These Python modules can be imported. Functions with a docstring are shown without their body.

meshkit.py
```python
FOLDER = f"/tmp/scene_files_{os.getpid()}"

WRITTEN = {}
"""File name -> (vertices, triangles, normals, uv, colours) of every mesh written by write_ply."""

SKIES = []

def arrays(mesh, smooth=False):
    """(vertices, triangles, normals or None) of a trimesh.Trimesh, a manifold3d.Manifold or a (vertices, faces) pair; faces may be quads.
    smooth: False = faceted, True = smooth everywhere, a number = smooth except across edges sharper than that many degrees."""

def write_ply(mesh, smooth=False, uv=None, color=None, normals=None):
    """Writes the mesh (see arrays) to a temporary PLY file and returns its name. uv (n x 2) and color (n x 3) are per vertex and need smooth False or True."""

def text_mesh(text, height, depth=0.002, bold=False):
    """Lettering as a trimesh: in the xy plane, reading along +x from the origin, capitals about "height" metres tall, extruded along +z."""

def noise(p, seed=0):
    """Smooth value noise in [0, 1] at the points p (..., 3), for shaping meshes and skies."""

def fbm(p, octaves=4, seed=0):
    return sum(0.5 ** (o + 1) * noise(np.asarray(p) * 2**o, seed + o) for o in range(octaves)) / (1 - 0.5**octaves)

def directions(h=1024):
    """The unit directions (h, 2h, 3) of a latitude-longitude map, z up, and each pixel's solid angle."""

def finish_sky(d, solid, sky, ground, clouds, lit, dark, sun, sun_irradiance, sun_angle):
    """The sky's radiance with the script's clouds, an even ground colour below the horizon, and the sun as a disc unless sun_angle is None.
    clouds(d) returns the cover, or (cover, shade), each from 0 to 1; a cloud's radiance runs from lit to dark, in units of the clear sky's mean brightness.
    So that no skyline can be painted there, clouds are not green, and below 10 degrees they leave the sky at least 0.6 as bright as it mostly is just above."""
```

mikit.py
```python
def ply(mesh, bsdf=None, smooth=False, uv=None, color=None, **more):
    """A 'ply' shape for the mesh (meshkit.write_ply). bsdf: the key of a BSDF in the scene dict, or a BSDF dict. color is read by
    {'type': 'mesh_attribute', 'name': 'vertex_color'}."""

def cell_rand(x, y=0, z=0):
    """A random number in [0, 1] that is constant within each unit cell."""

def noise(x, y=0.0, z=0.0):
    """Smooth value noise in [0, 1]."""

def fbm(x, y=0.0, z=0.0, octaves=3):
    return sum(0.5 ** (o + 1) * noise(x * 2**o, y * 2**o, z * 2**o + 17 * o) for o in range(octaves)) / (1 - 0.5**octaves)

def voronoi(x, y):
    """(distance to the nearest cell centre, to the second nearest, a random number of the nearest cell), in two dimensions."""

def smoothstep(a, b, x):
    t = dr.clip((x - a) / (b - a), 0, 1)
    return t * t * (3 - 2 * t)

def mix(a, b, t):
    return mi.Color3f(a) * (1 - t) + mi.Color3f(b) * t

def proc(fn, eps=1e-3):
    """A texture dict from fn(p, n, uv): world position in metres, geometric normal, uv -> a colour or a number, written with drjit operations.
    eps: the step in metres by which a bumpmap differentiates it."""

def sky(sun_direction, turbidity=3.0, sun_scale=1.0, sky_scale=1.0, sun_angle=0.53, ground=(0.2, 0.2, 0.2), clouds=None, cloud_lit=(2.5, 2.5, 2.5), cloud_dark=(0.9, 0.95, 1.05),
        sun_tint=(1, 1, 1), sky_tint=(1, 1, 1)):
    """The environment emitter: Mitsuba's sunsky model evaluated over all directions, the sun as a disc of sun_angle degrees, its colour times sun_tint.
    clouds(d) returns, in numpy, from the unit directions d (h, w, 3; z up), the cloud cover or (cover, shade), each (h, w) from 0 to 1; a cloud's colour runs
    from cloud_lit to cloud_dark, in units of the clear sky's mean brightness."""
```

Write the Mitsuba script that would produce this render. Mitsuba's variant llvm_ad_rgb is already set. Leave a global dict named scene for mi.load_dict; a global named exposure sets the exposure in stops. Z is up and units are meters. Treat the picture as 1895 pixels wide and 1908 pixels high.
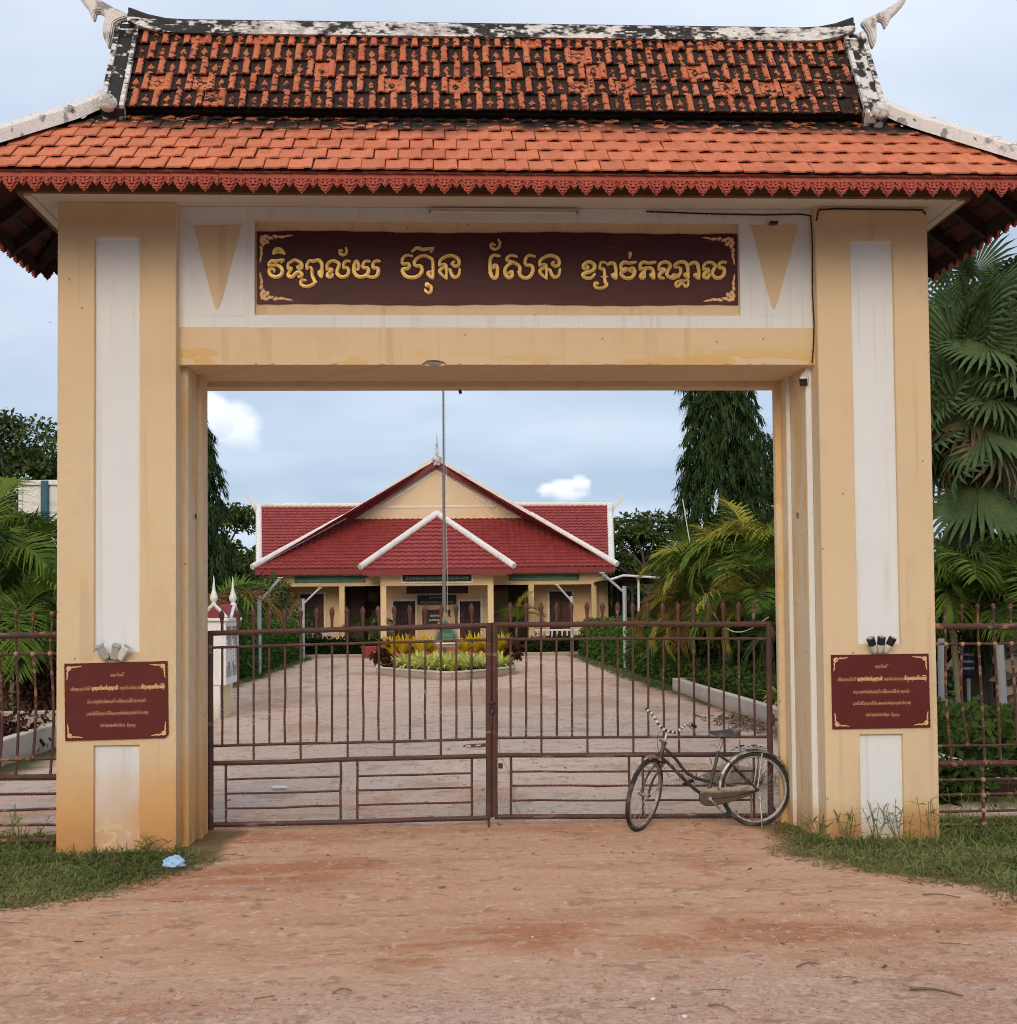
import math, random
import numpy as np
import trimesh, manifold3d
import mitsuba as mi, drjit as dr
import mikit, meshkit
from mikit import proc, noise, fbm, smoothstep, mix, cell_rand, voronoi
from shapely.geometry import Polygon, LineString, Point, MultiPolygon, box as sbox
from shapely.ops import unary_union
from shapely import affinity

# ------------------------------------------------------------------ camera, sky, exposure
PW, PH, PF = 1895.0, 1908.0, 2500.0           # the photograph's pixels and focal length
YAW, PITCH, ROLL, PPY = .0522, .0367, .0094, 87.6
CAM = np.array([-.5429, -11.3, 1.9888])
_f = np.array([math.sin(YAW)*math.cos(PITCH), math.cos(YAW)*math.cos(PITCH), math.sin(PITCH)])
_r = np.array([math.cos(YAW), -math.sin(YAW), 0.]); _d = np.cross(_f, _r)
ROT = np.array([math.cos(ROLL)*_r+math.sin(ROLL)*_d, -math.sin(ROLL)*_r+math.cos(ROLL)*_d, _f])
T = mi.ScalarTransform4f
scene, labels = {}, {}
scene['camera'] = {'type': 'perspective', 'fov': math.degrees(2*math.atan(PW/2/PF)), 'fov_axis': 'x', 'near_clip': .05, 'far_clip': 3000.,
    'principal_point_offset_y': -PPY/PH,
    'to_world': T().look_at(origin=CAM.tolist(), target=(CAM+_f).tolist(), up=(-ROT[1]).tolist())}
exposure = 2.27

def ray(u, v):
    d = ROT.T@np.array([(u-PW/2)/PF, (v-PH/2-PPY)/PF, 1.]); return d/np.linalg.norm(d)
def at(u, v, Y):
    """the place in metres of a measured picture point that lies at depth Y"""
    d = ray(u, v); return CAM+(Y-CAM[1])/d[1]*d
def ground_at(u, v, z=0.):
    d = ray(u, v); return CAM+(z-CAM[2])/d[2]*d

SUN = np.array([-.18, -1., .42])
def clouds(d):
    q = d/np.maximum(d[..., 2:3]+.25, .05)
    n = meshkit.fbm(np.stack([q[..., 0]*1.1+3, q[..., 1]*1.1, q[..., 2]*0], -1), 5, seed=5)
    n2 = meshkit.fbm(np.stack([q[..., 0]*2.2+13, q[..., 1]*3.1+4, q[..., 2]*0], -1), 5, seed=9)
    cover = .80+.20*np.clip((n-.40)*2.2, 0, 1)
    shade = np.clip(.88+(.5-n2)*.85+(n-.5)*.5-.42*np.clip((d[..., 2]-.16)/.25, 0, 1), 0, 1)
    w = meshkit.fbm(d*26., 4, seed=3)-.5
    w2 = meshkit.fbm(d*70., 3, seed=4)-.5
    def puff(u, v, ru, rv, amount=1.):
        nonlocal cover, shade
        c = ray(u, v); right = np.cross(c, [0, 0, 1.]); right /= np.linalg.norm(right); up = np.cross(right, c)
        a, b = d@right*PF/ru, d@up*PF/rv
        b = np.where(b < 0, b*1.9, b)
        k = np.clip((1-(a*a+b*b)+w*1.0+w2*1.1)*2.4, 0, 1)*(d@c > .9)*amount
        cover = np.maximum(cover, k)
        shade = shade*(1-k)+k*np.clip(.30-b*.38-w2*.7, 0, 1)
    puff(432, 812, 62, 62); puff(395, 790, 40, 55); puff(1055, 918, 46, 26); puff(1080, 905, 22, 20); puff(1022, 916, 22, 14); puff(1172, 990, 34, 30, .7)
    return np.clip(cover, 0, 1), shade
scene['sky'] = mikit.sky(SUN.tolist(), turbidity=4, sun_scale=.29, sun_angle=30, ground=(.26, .19, .14), clouds=clouds,
    cloud_lit=(2.2, 2.30, 2.48), cloud_dark=(.86, 1.10, 1.46), sun_tint=(1, 1.03, 1.12), sky_tint=(1.25, 1.25, 1.3))

# ------------------------------------------------------------------ helpers
def key_for(name, parent=None):
    base = f'{parent}__{name}' if parent else name
    if base not in USED: USED[base] = 0; return base
    while True:
        USED[base] += 1; k = f'{base}_{USED[base]:03d}'
        if k not in USED: USED[k] = 0; return k
USED = {}
def thing(name, label, cat, group=None):
    k = key_for(name); labels[k] = {'label': label, 'category': cat}
    if group: labels[k]['group'] = group
    return k
def tag(k, label=None, cat=None, group=None, kind=None):
    d = labels.setdefault(k, {})
    for a, b in (('label', label), ('category', cat), ('group', group), ('kind', kind)):
        if b: d[a] = b
    return k
def obj(name, mesh, bsdf, parent=None, smooth=False, uv=None, color=None, tw=None, label=None, kind=None):
    k = key_for(name, parent)
    s = dict(mesh) if isinstance(mesh, dict) else mikit.ply(mesh, bsdf, smooth, uv=uv, color=color)
    if tw is not None: s['to_world'] = tw
    scene[k] = s
    if label or kind: tag(k, label, kind=kind)
    return k

class MB:
    """collects vertices and triangles of one mesh"""
    def __init__(s): s.v, s.f, s.n, s.c, s.u = [], [], 0, [], []
    def add(s, v, f, c=None, uv=None):
        v = np.asarray(v, float); f = np.asarray(f, int)
        if len(v) == 0: return s
        if f.shape[1] == 4: f = np.vstack([f[:, [0, 1, 2]], f[:, [0, 2, 3]]])
        s.v.append(v); s.f.append(f+s.n); s.n += len(v)
        if c is not None: s.c.append(np.broadcast_to(np.asarray(c, float), (len(v), 3)))
        if uv is not None: s.u.append(np.asarray(uv, float))
        return s
    def mesh(s, m, c=None): return s.add(np.asarray(m.vertices), np.asarray(m.faces), c)
    def get(s): return np.vstack(s.v), np.vstack(s.f)
    def obj(s, name, bsdf, parent=None, smooth=False, **k):
        if s.n == 0: return None
        return obj(name, s.get(), bsdf, parent, smooth, uv=np.vstack(s.u) if s.u else None, color=np.vstack(s.c) if s.c else None, **k)
    def box(s, x0, x1, y0, y1, z0, z1, b=0., c=None):
        v, f = boxm(x0, x1, y0, y1, z0, z1, b); return s.add(v, f, c)
    def tube(s, pts, r, n=8, c=None, cap=True):
        v, f = tubem(pts, r, n, cap); return s.add(v, f, c)

_BF = np.array([[0, 1, 3, 2], [4, 6, 7, 5], [0, 4, 5, 1], [2, 3, 7, 6], [0, 2, 6, 4], [1, 5, 7, 3]])
def boxm(x0, x1, y0, y1, z0, z1, b=0.):
    if b <= 0:
        v = np.array([[x, y, z] for x in (x0, x1) for y in (y0, y1) for z in (z0, z1)], float)
        return v, np.vstack([_BF[:, [0, 1, 2]], _BF[:, [0, 2, 3]]])
    b = min(b, .45*min(x1-x0, y1-y0, z1-z0)); p = []
    for x, sx in ((x0, 1), (x1, -1)):
        for y, sy in ((y0, 1), (y1, -1)):
            for z, sz in ((z0, 1), (z1, -1)):
                p += [(x, y+sy*b, z+sz*b), (x+sx*b, y, z+sz*b), (x+sx*b, y+sy*b, z)]
    m = manifold3d.Manifold.hull_points(np.array(p, float)).to_mesh()
    return np.array(m.vert_properties[:, :3]), np.array(m.tri_verts)
def tubem(pts, r, n=8, cap=True):
    p = np.asarray(pts, float); k = len(p); r = np.broadcast_to(np.asarray(r, float), (k,))
    t = np.gradient(p, axis=0); t /= np.maximum(np.linalg.norm(t, axis=1, keepdims=True), 1e-9)
    a = np.array([0, 0, 1.]) if abs(t[0][2]) < .9 else np.array([0, 1., 0])
    u = np.cross(t[0], a); u /= np.linalg.norm(u); V = []
    th = np.arange(n)*2*np.pi/n
    for i in range(k):
        u = u-t[i]*(u@t[i]); u /= max(np.linalg.norm(u), 1e-9); w = np.cross(t[i], u)
        V.append(p[i]+r[i]*(np.cos(th)[:, None]*u+np.sin(th)[:, None]*w))
    V = np.vstack(V); F = []
    for i in range(k-1):
        for j in range(n):
            a0, a1 = i*n+j, i*n+(j+1) % n
            F += [(a0, a1, a1+n), (a0, a1+n, a0+n)]
    if cap:
        V = np.vstack([V, p[0], p[-1]])
        for j in range(n): F += [(k*n, (j+1) % n, j), (k*n+1, (k-1)*n+j, (k-1)*n+(j+1) % n)]
    return V, np.array(F)
def lathem(prof, n=20, at_=(0, 0, 0)):
    prof = np.asarray(prof, float); th = np.arange(n)*2*np.pi/n; k = len(prof)
    V = np.concatenate([np.stack([r*np.cos(th), r*np.sin(th), np.full(n, z)], 1) for r, z in prof])
    F = []
    for i in range(k-1):
        for j in range(n):
            a0, a1 = i*n+j, i*n+(j+1) % n
            F += [(a0, a1, a1+n), (a0, a1+n, a0+n)]
    return V+np.asarray(at_, float), np.array(F)
def prismm(poly, y0, y1, inset=0., lift=0.):
    """a shapely shape (x, z) standing in the wall plane, thick from y0 (front) to y1 (back); inset bevels the front edge"""
    V, F, n = [], [], 0
    for g in getattr(poly, 'geoms', [poly]):
        if g.is_empty or g.area < 1e-9: continue
        m = trimesh.creation.extrude_polygon(g, abs(y1-y0), engine='earcut')
        v = np.asarray(m.vertices); v = np.stack([v[:, 0], y1-v[:, 2], v[:, 1]], 1)
        V.append(v); F.append(np.asarray(m.faces)+n); n += len(v)
    if not V: return np.zeros((0, 3)), np.zeros((0, 3), int)
    return np.vstack(V), np.vstack(F)
def flatm(poly, z, thick=.004):
    V, F, n = [], [], 0
    for g in getattr(poly, 'geoms', [poly]):
        m = trimesh.creation.extrude_polygon(g, thick, engine='earcut'); v = np.asarray(m.vertices)+[0, 0, z]
        V.append(v); F.append(np.asarray(m.faces)+n); n += len(v)
    return np.vstack(V), np.vstack(F)
def chaikin(p, it=2, closed=False):
    p = np.asarray(p, float)
    for _ in range(it):
        a, b = (p, np.roll(p, -1, 0)) if closed else (p[:-1], p[1:])
        q = np.empty((2*len(a), p.shape[1])); q[0::2] = .75*a+.25*b; q[1::2] = .25*a+.75*b
        p = q if closed else np.vstack([p[:1], q, p[-1:]])
    return p
def curve(p, it=2): return chaikin(p, it)
def rotz(v, a):
    c, s = math.cos(a), math.sin(a); return np.asarray(v)@np.array([[c, s, 0], [-s, c, 0], [0, 0, 1]])

# ------------------------------------------------------------------ materials
def mat(name, color, rough=.8, bump=None, scale=1., eps=1e-3, metallic=0., spec=.3, two=True, **kw):
    c = proc(color) if callable(color) else ({'type': 'mesh_attribute', 'name': 'vertex_color'} if color == 'vertex' else {'type': 'rgb', 'value': list(color)})
    b = {'type': 'principled', 'base_color': c, 'roughness': proc(rough) if callable(rough) else float(rough), 'metallic': float(metallic), 'specular': float(spec), **kw}
    if bump: b = {'type': 'bumpmap', 'arbitrary': proc(bump, eps), 'scale': float(scale), 'bsdf': b}
    scene[name] = {'type': 'twosided', 'bsdf': b} if two else b
    return name

def plaster_wear(p):
    return fbm(p.x*2.1+p.y*1.3, p.y*1.7, p.z*1.6, 4)
def cream(p, n, uv):
    c = mix((.595, .458, .295), (.645, .508, .338), fbm(p.x*1.1+7, p.y*1.1, p.z*.7, 3))
    spot = smoothstep(.60, .68, fbm(p.x*5.+p.y*5, p.z*4., p.y*3.+31, 4))*smoothstep(.50, .62, noise(p.x*.9+p.y*1.3+4, p.z*.8+3, 2.))
    c = mix(c, (.62, .43, .20), spot*.30)                                     # older coat showing where the paint peels
    d = fbm(p.x*1.6+p.y*2, p.z*1.2, p.y*2.+3, 4)
    left = smoothstep(1.0, -1.0, p.x)
    low = smoothstep(.38+.72*left, .03+.22*left, p.z-(d-.5)*.60)
    c = mix(c, mix((.56, .29, .095), (.44, .20, .065), smoothstep(.4, .0, p.z)), low*.86)                                      # red dust splashed up from the road
    streak = smoothstep(.62, .8, fbm(p.x*14.+p.y*14., p.z*.6, 5., 3))
    c = mix(c, (.40, .29, .18), streak*.28)
    vd = voronoi(p.x*2.3+p.y*2.1, p.z*2.1)
    dots = smoothstep(.030, .012, vd[0])*(vd[2] > .55)
    grime = smoothstep(.58, .74, fbm(p.x*4.+p.y*4., p.z*3., 4., 5))
    c = mix(c, (.48, .35, .22), grime*.16)
    lip = smoothstep(4.30, 4.10, p.z+.16*(noise(p.x*1.1, 2.)-.5))*dr.select((p.z > 4.06) & (dr.abs(p.x) < 2.724) & (p.y < .103), 1., 0.)*smoothstep(.50, .56, fbm(p.x*3.2+2., p.z*11., 3., 4)+.17*smoothstep(-.4, 1.9, p.x)-.11)
    c = mix(c, (.60, .40, .16), lip*.85)
    inner = dr.select((p.y > .215) & (p.z < 4.0), 1., 0.)*smoothstep(.55, .60, fbm(p.y*9.+p.x*9., p.z*2.2, 7., 4))
    c = mix(c, (.60, .38, .14), inner*.55)
    return mix(c, (.20, .14, .09), dots*.7)
def plaster_bump(p, n, uv): return fbm(p.x*6.+p.y*6., p.z*6., p.y*5., 3)+.25*noise(p.x*45.+p.y*45., p.z*45., 1.)
mat('cream_plaster', cream, .85, plaster_bump, .006, eps=4e-3, spec=.2)
def white(p, n, uv):
    c = mix((.625, .655, .685), (.685, .715, .745), fbm(p.x*1.3+p.y, p.z*.8, 2., 3))
    d = fbm(p.x*2.2+p.y*2.2, p.z*1.6, 9., 4)
    low = smoothstep(.30+.50*smoothstep(1.0, -1.0, p.x), .04+.10*smoothstep(1.0, -1.0, p.x), p.z-(d-.5)*.8)
    c = mix(c, (.56, .31, .12), low*.85)
    chip = smoothstep(.56, .60, fbm(p.x*17.+p.y*6, p.z*19., 3., 4))*smoothstep(.42, .15, p.z)
    c = mix(c, (.66, .56, .38), chip*.55)
    streak = smoothstep(.60, .85, fbm(p.x*22.+p.y*22., p.z*.9, 1., 3))
    return mix(c, (.50, .44, .38), streak*.30)
mat('white_plaster', white, .85, plaster_bump, .006, eps=4e-3, spec=.2)
def soffit(p, n, uv): return mix((.58, .54, .48), (.66, .62, .56), fbm(p.x*1.5, p.y*3., p.z*2., 3))
mat('soffit_paint', soffit, .85)
def old_white(p, n, uv):
    f = fbm(p.x*9.+p.y*3., p.z*13., p.y*9., 5); g = noise(p.x*1.6, p.z*2., p.y*3.)
    f = f*.6+.4*fbm(p.x*26., p.z*60., p.y*30., 3)
    dark = smoothstep(.49, .60, f+.30*(g-.5)+.45*smoothstep(7.13, 7.165, p.z))
    return mix(mix((.66, .65, .64), (.40, .39, .38), smoothstep(.42, .52, f)), (.035, .034, .036), dark)
mat('mouldy_white_paint', old_white, .85, lambda p, n, uv: fbm(p.x*20., p.z*20., p.y*20., 3), .01, eps=3e-3)
def verge_black(p, n, uv):
    f = fbm(p.x*16., p.z*14., p.y*14., 5); return mix((.62, .61, .60), (.030, .029, .031), smoothstep(.40, .52, f+.10*smoothstep(.0, -.5, p.x)))
mat('blackened_verge_paint', verge_black, .85)
def hip_white(p, n, uv):
    f = fbm(p.x*7.+p.y*5., p.z*9., p.y*11., 5)
    return mix((.66, .65, .64), (.16, .155, .15), smoothstep(.56, .66, f)*.8)
mat('weathered_white_paint', hip_white, .85, lambda p, n, uv: fbm(p.x*14., p.z*14., p.y*14., 3), .012, eps=3e-3)
def finial_white(p, n, uv): return mix((.62, .61, .61), (.26, .25, .25), smoothstep(.5, .68, fbm(p.x*13., p.z*11., p.y*9., 4)))
mat('finial_paint', finial_white, .7)

def tile_orange(p, uvx):
    r = cell_rand(dr.floor(p.x/.18+.5), dr.floor(p.z/.12), 3.)
    c = mix((.45, .130, .062), (.55, .185, .098), r)
    c = mix(c, (.34, .075, .045), smoothstep(.80, .92, cell_rand(dr.floor(p.x/.37), dr.floor(p.z/.13), 8.))*.6)
    return mix(c, (.42, .12, .06), fbm(p.x*9., p.y*9., p.z*9., 3)*.4)
def new_tile(p, n, uv):
    c = tile_orange(p, uv.x)
    c = mix((.50, .165, .085), c, .55)
    c = c*(.84+.30*uv.x)
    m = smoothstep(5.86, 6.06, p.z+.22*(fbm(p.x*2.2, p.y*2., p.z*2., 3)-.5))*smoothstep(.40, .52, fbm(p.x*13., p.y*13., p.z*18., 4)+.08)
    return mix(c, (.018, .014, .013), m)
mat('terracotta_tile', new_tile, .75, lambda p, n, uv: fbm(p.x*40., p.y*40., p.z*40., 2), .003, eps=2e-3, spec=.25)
def old_tile(p, n, uv):
    c = tile_orange(p, uv.x)
    f = fbm(p.x*24., p.y*30., p.z*36., 4); g = noise(p.x*.9, p.z*1.6, 4.)
    raised = uv.y                                                    # 1 on the rib, the diamond and the lip, 0 in the pan
    amount = .22+.12*(g-.5)+.24*smoothstep(2.5, 3.3, p.x)*smoothstep(7.0, 6.3, p.z)
    m = smoothstep(-.05, .05, amount+.13-.44*raised+(f-.5)*.75)
    return mix(c, mix((.018, .013, .012), (.055, .030, .022), fbm(p.x*7., p.y*7., p.z*7., 3)), m)
mat('mouldy_terracotta_tile', old_tile, .85, lambda p, n, uv: fbm(p.x*40., p.y*40., p.z*40., 2), .004, eps=2e-3, spec=.2)
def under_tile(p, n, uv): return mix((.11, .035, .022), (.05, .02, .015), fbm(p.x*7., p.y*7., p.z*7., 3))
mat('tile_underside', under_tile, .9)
def fascia(p, n, uv): return mix((.30, .060, .042), (.40, .090, .062), fbm(p.x*6., p.z*12., p.y*6., 3))
mat('maroon_fascia', fascia, .7)
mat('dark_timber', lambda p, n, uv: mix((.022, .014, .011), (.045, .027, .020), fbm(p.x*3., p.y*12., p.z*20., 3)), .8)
mat('brown_timber', lambda p, n, uv: mix((.12, .062, .035), (.17, .09, .05), fbm(p.x*2., p.y*12., p.z*24., 3)), .8)
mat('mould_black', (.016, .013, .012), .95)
def maroon(p, n, uv):
    c = mix((.048, .009, .013), (.070, .014, .019), fbm(p.x*2., p.z*3., 1., 4))
    return mix(c, (.13, .06, .05), smoothstep(.66, .8, fbm(p.x*1.8, p.z*26., 7., 4))*.2)
mat('maroon_board', maroon, .5, spec=.25)
mat('plaque_stone', lambda p, n, uv: mix((.085, .013, .012), (.105, .018, .016), fbm(p.x*9., p.z*9., 1., 3)), .5, spec=.18)
mat('gold_paint', lambda p, n, uv: mix((.58, .36, .085), (.72, .52, .20), fbm(p.x*15., p.z*15., 1., 3)), .38, metallic=.35, spec=.5)
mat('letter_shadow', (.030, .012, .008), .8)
mat('gold_print', (.66, .42, .21), .5)
mat('copper_print', (.50, .235, .14), .5)
def rust(p, n, uv):
    c = mix((.066, .030, .024), (.108, .044, .033), fbm(p.x*5.+p.y*3, p.z*5., p.y*5., 4))
    c = mix(c, (.055, .034, .028), smoothstep(.52, .68, fbm(p.x*11., p.z*7., p.y*9.+4, 4)))
    return mix(c, (.26, .19, .165), smoothstep(.61, .72, fbm(p.x*4.5+3, p.z*21., p.y*6., 4))*.75)
mat('rusty_maroon_steel', rust, .6, lambda p, n, uv: fbm(p.x*30., p.z*30., p.y*30., 3), .004, eps=2e-3, spec=.35)
mat('fence_rust', lambda p, n, uv: mix(rust(p, n, uv), (.36, .17, .09), smoothstep(.58, .70, fbm(p.x*16., p.z*16., p.y*9., 3))*.7), .65)
mat('pale_weld', lambda p, n, uv: mix((.42, .30, .20), (.28, .13, .07), fbm(p.x*60., p.z*60., 1., 2)), .8)
mat('black_plastic', (.018, .018, .02), .4, spec=.5)
mat('black_rubber', lambda p, n, uv: mix((.020, .019, .019), (.10, .075, .055), smoothstep(.5, .75, fbm(p.x*9., p.y*9., p.z*9., 3))*.5), .75)
mat('grey_plastic', (.30, .30, .31), .45, spec=.5)
mat('pale_plastic', (.62, .60, .57), .4, spec=.5)
mat('lamp_glass', (.30, .32, .34), .12, spec=.8)
mat('concrete', lambda p, n, uv: mix(mix((.36, .30, .25), (.46, .39, .33), fbm(p.x*3., p.y*3., p.z*5., 4)), (.30, .17, .10), smoothstep(.15, .0, p.z)*.5), .9, lambda p, n, uv: fbm(p.x*14., p.y*14., p.z*14., 3), .012, eps=3e-3)
mat('grey_post', lambda p, n, uv: mix((.20, .215, .24), (.29, .30, .33), fbm(p.x*6., p.y*6., p.z*2., 3)), .7)
mat('galvanised_steel', lambda p, n, uv: mix((.42, .43, .45), (.56, .57, .59), fbm(p.x*7., p.y*7., p.z*2., 3)), .45, metallic=.4)
mat('flagpole_paint', (.17, .155, .15), .5)
# ------------------------------------------------------------------ ground: one sheet to the horizon
def grid_axis(parts):
    a = np.concatenate([np.linspace(x0, x1, n, endpoint=False) for x0, x1, n in parts]+[[parts[-1][1]]]); return a
gx = grid_axis([(-900, -60, 8), (-60, -12, 24), (-12, 12, 240), (12, 60, 24), (60, 900, 8)])
gy = grid_axis([(-60, -8, 14), (-8, 3, 200), (3, 40, 130), (40, 90, 30), (90, 1200, 12)])
GX, GY = np.meshgrid(gx, gy)
def ground_height(x, y):
    x, y = np.asarray(x, float), np.asarray(y, float)
    P = np.stack([x, y, 0*x], -1)
    near = np.clip((14-np.abs(x))/6, 0, 1)*np.clip((y+9)/2, 0, 1)*np.clip((45-y)/10, 0, 1)
    h = .050*(meshkit.fbm(P*[.55, .9, 1], 3, 1)-.5)+.030*(meshkit.fbm(P*[3.2, 6.5, 1], 4, 2)-.5)
    h += .020*(meshkit.fbm(np.stack([(x+.35*y)*1.1, (y-.12*x)*7.5, 0*x], -1), 3, 4)-.5)
    keep = np.clip((np.abs(x)-2.3)/.3, 0, 1)*np.clip((.6-np.abs(y-.5))/.3, 0, 1)
    return h*near*(1-.6*keep)
verts = np.stack([GX.ravel(), GY.ravel(), ground_height(GX, GY).ravel()], 1)
nx_, ny_ = len(gx), len(gy)
i_, j_ = np.meshgrid(np.arange(nx_-1), np.arange(ny_-1)); a_ = (j_*nx_+i_).ravel()
gf = np.stack([a_, a_+1, a_+nx_+1, a_+nx_], 1)
def verge(p):
    """1 under the grass verges beside the pillars"""
    q = p.x+.18*(noise(p.x*2.3, p.y*2.3)-.5)*2; w = p.y+.18*(noise(p.x*2.1+5., p.y*2.1)-.5)*2
    l = dr.minimum(1.78*(-q-2.42)+.6, .29*(-q-3.4)+2.28); r = dr.minimum(dr.minimum(1.3*(q-2.15)+.55, .75*(q-2.75)+1.45), .35*(q-3.3)+2.5)
    m = smoothstep(-.05, .15, w+l)*smoothstep(-2.35, -2.5, q)+smoothstep(-.05, .15, w+r)*smoothstep(2.2, 2.4, q)
    return dr.clip(m, 0, 1)*smoothstep(1.2, .9, p.y)*smoothstep(-4.5, -4.0, p.y)
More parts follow.
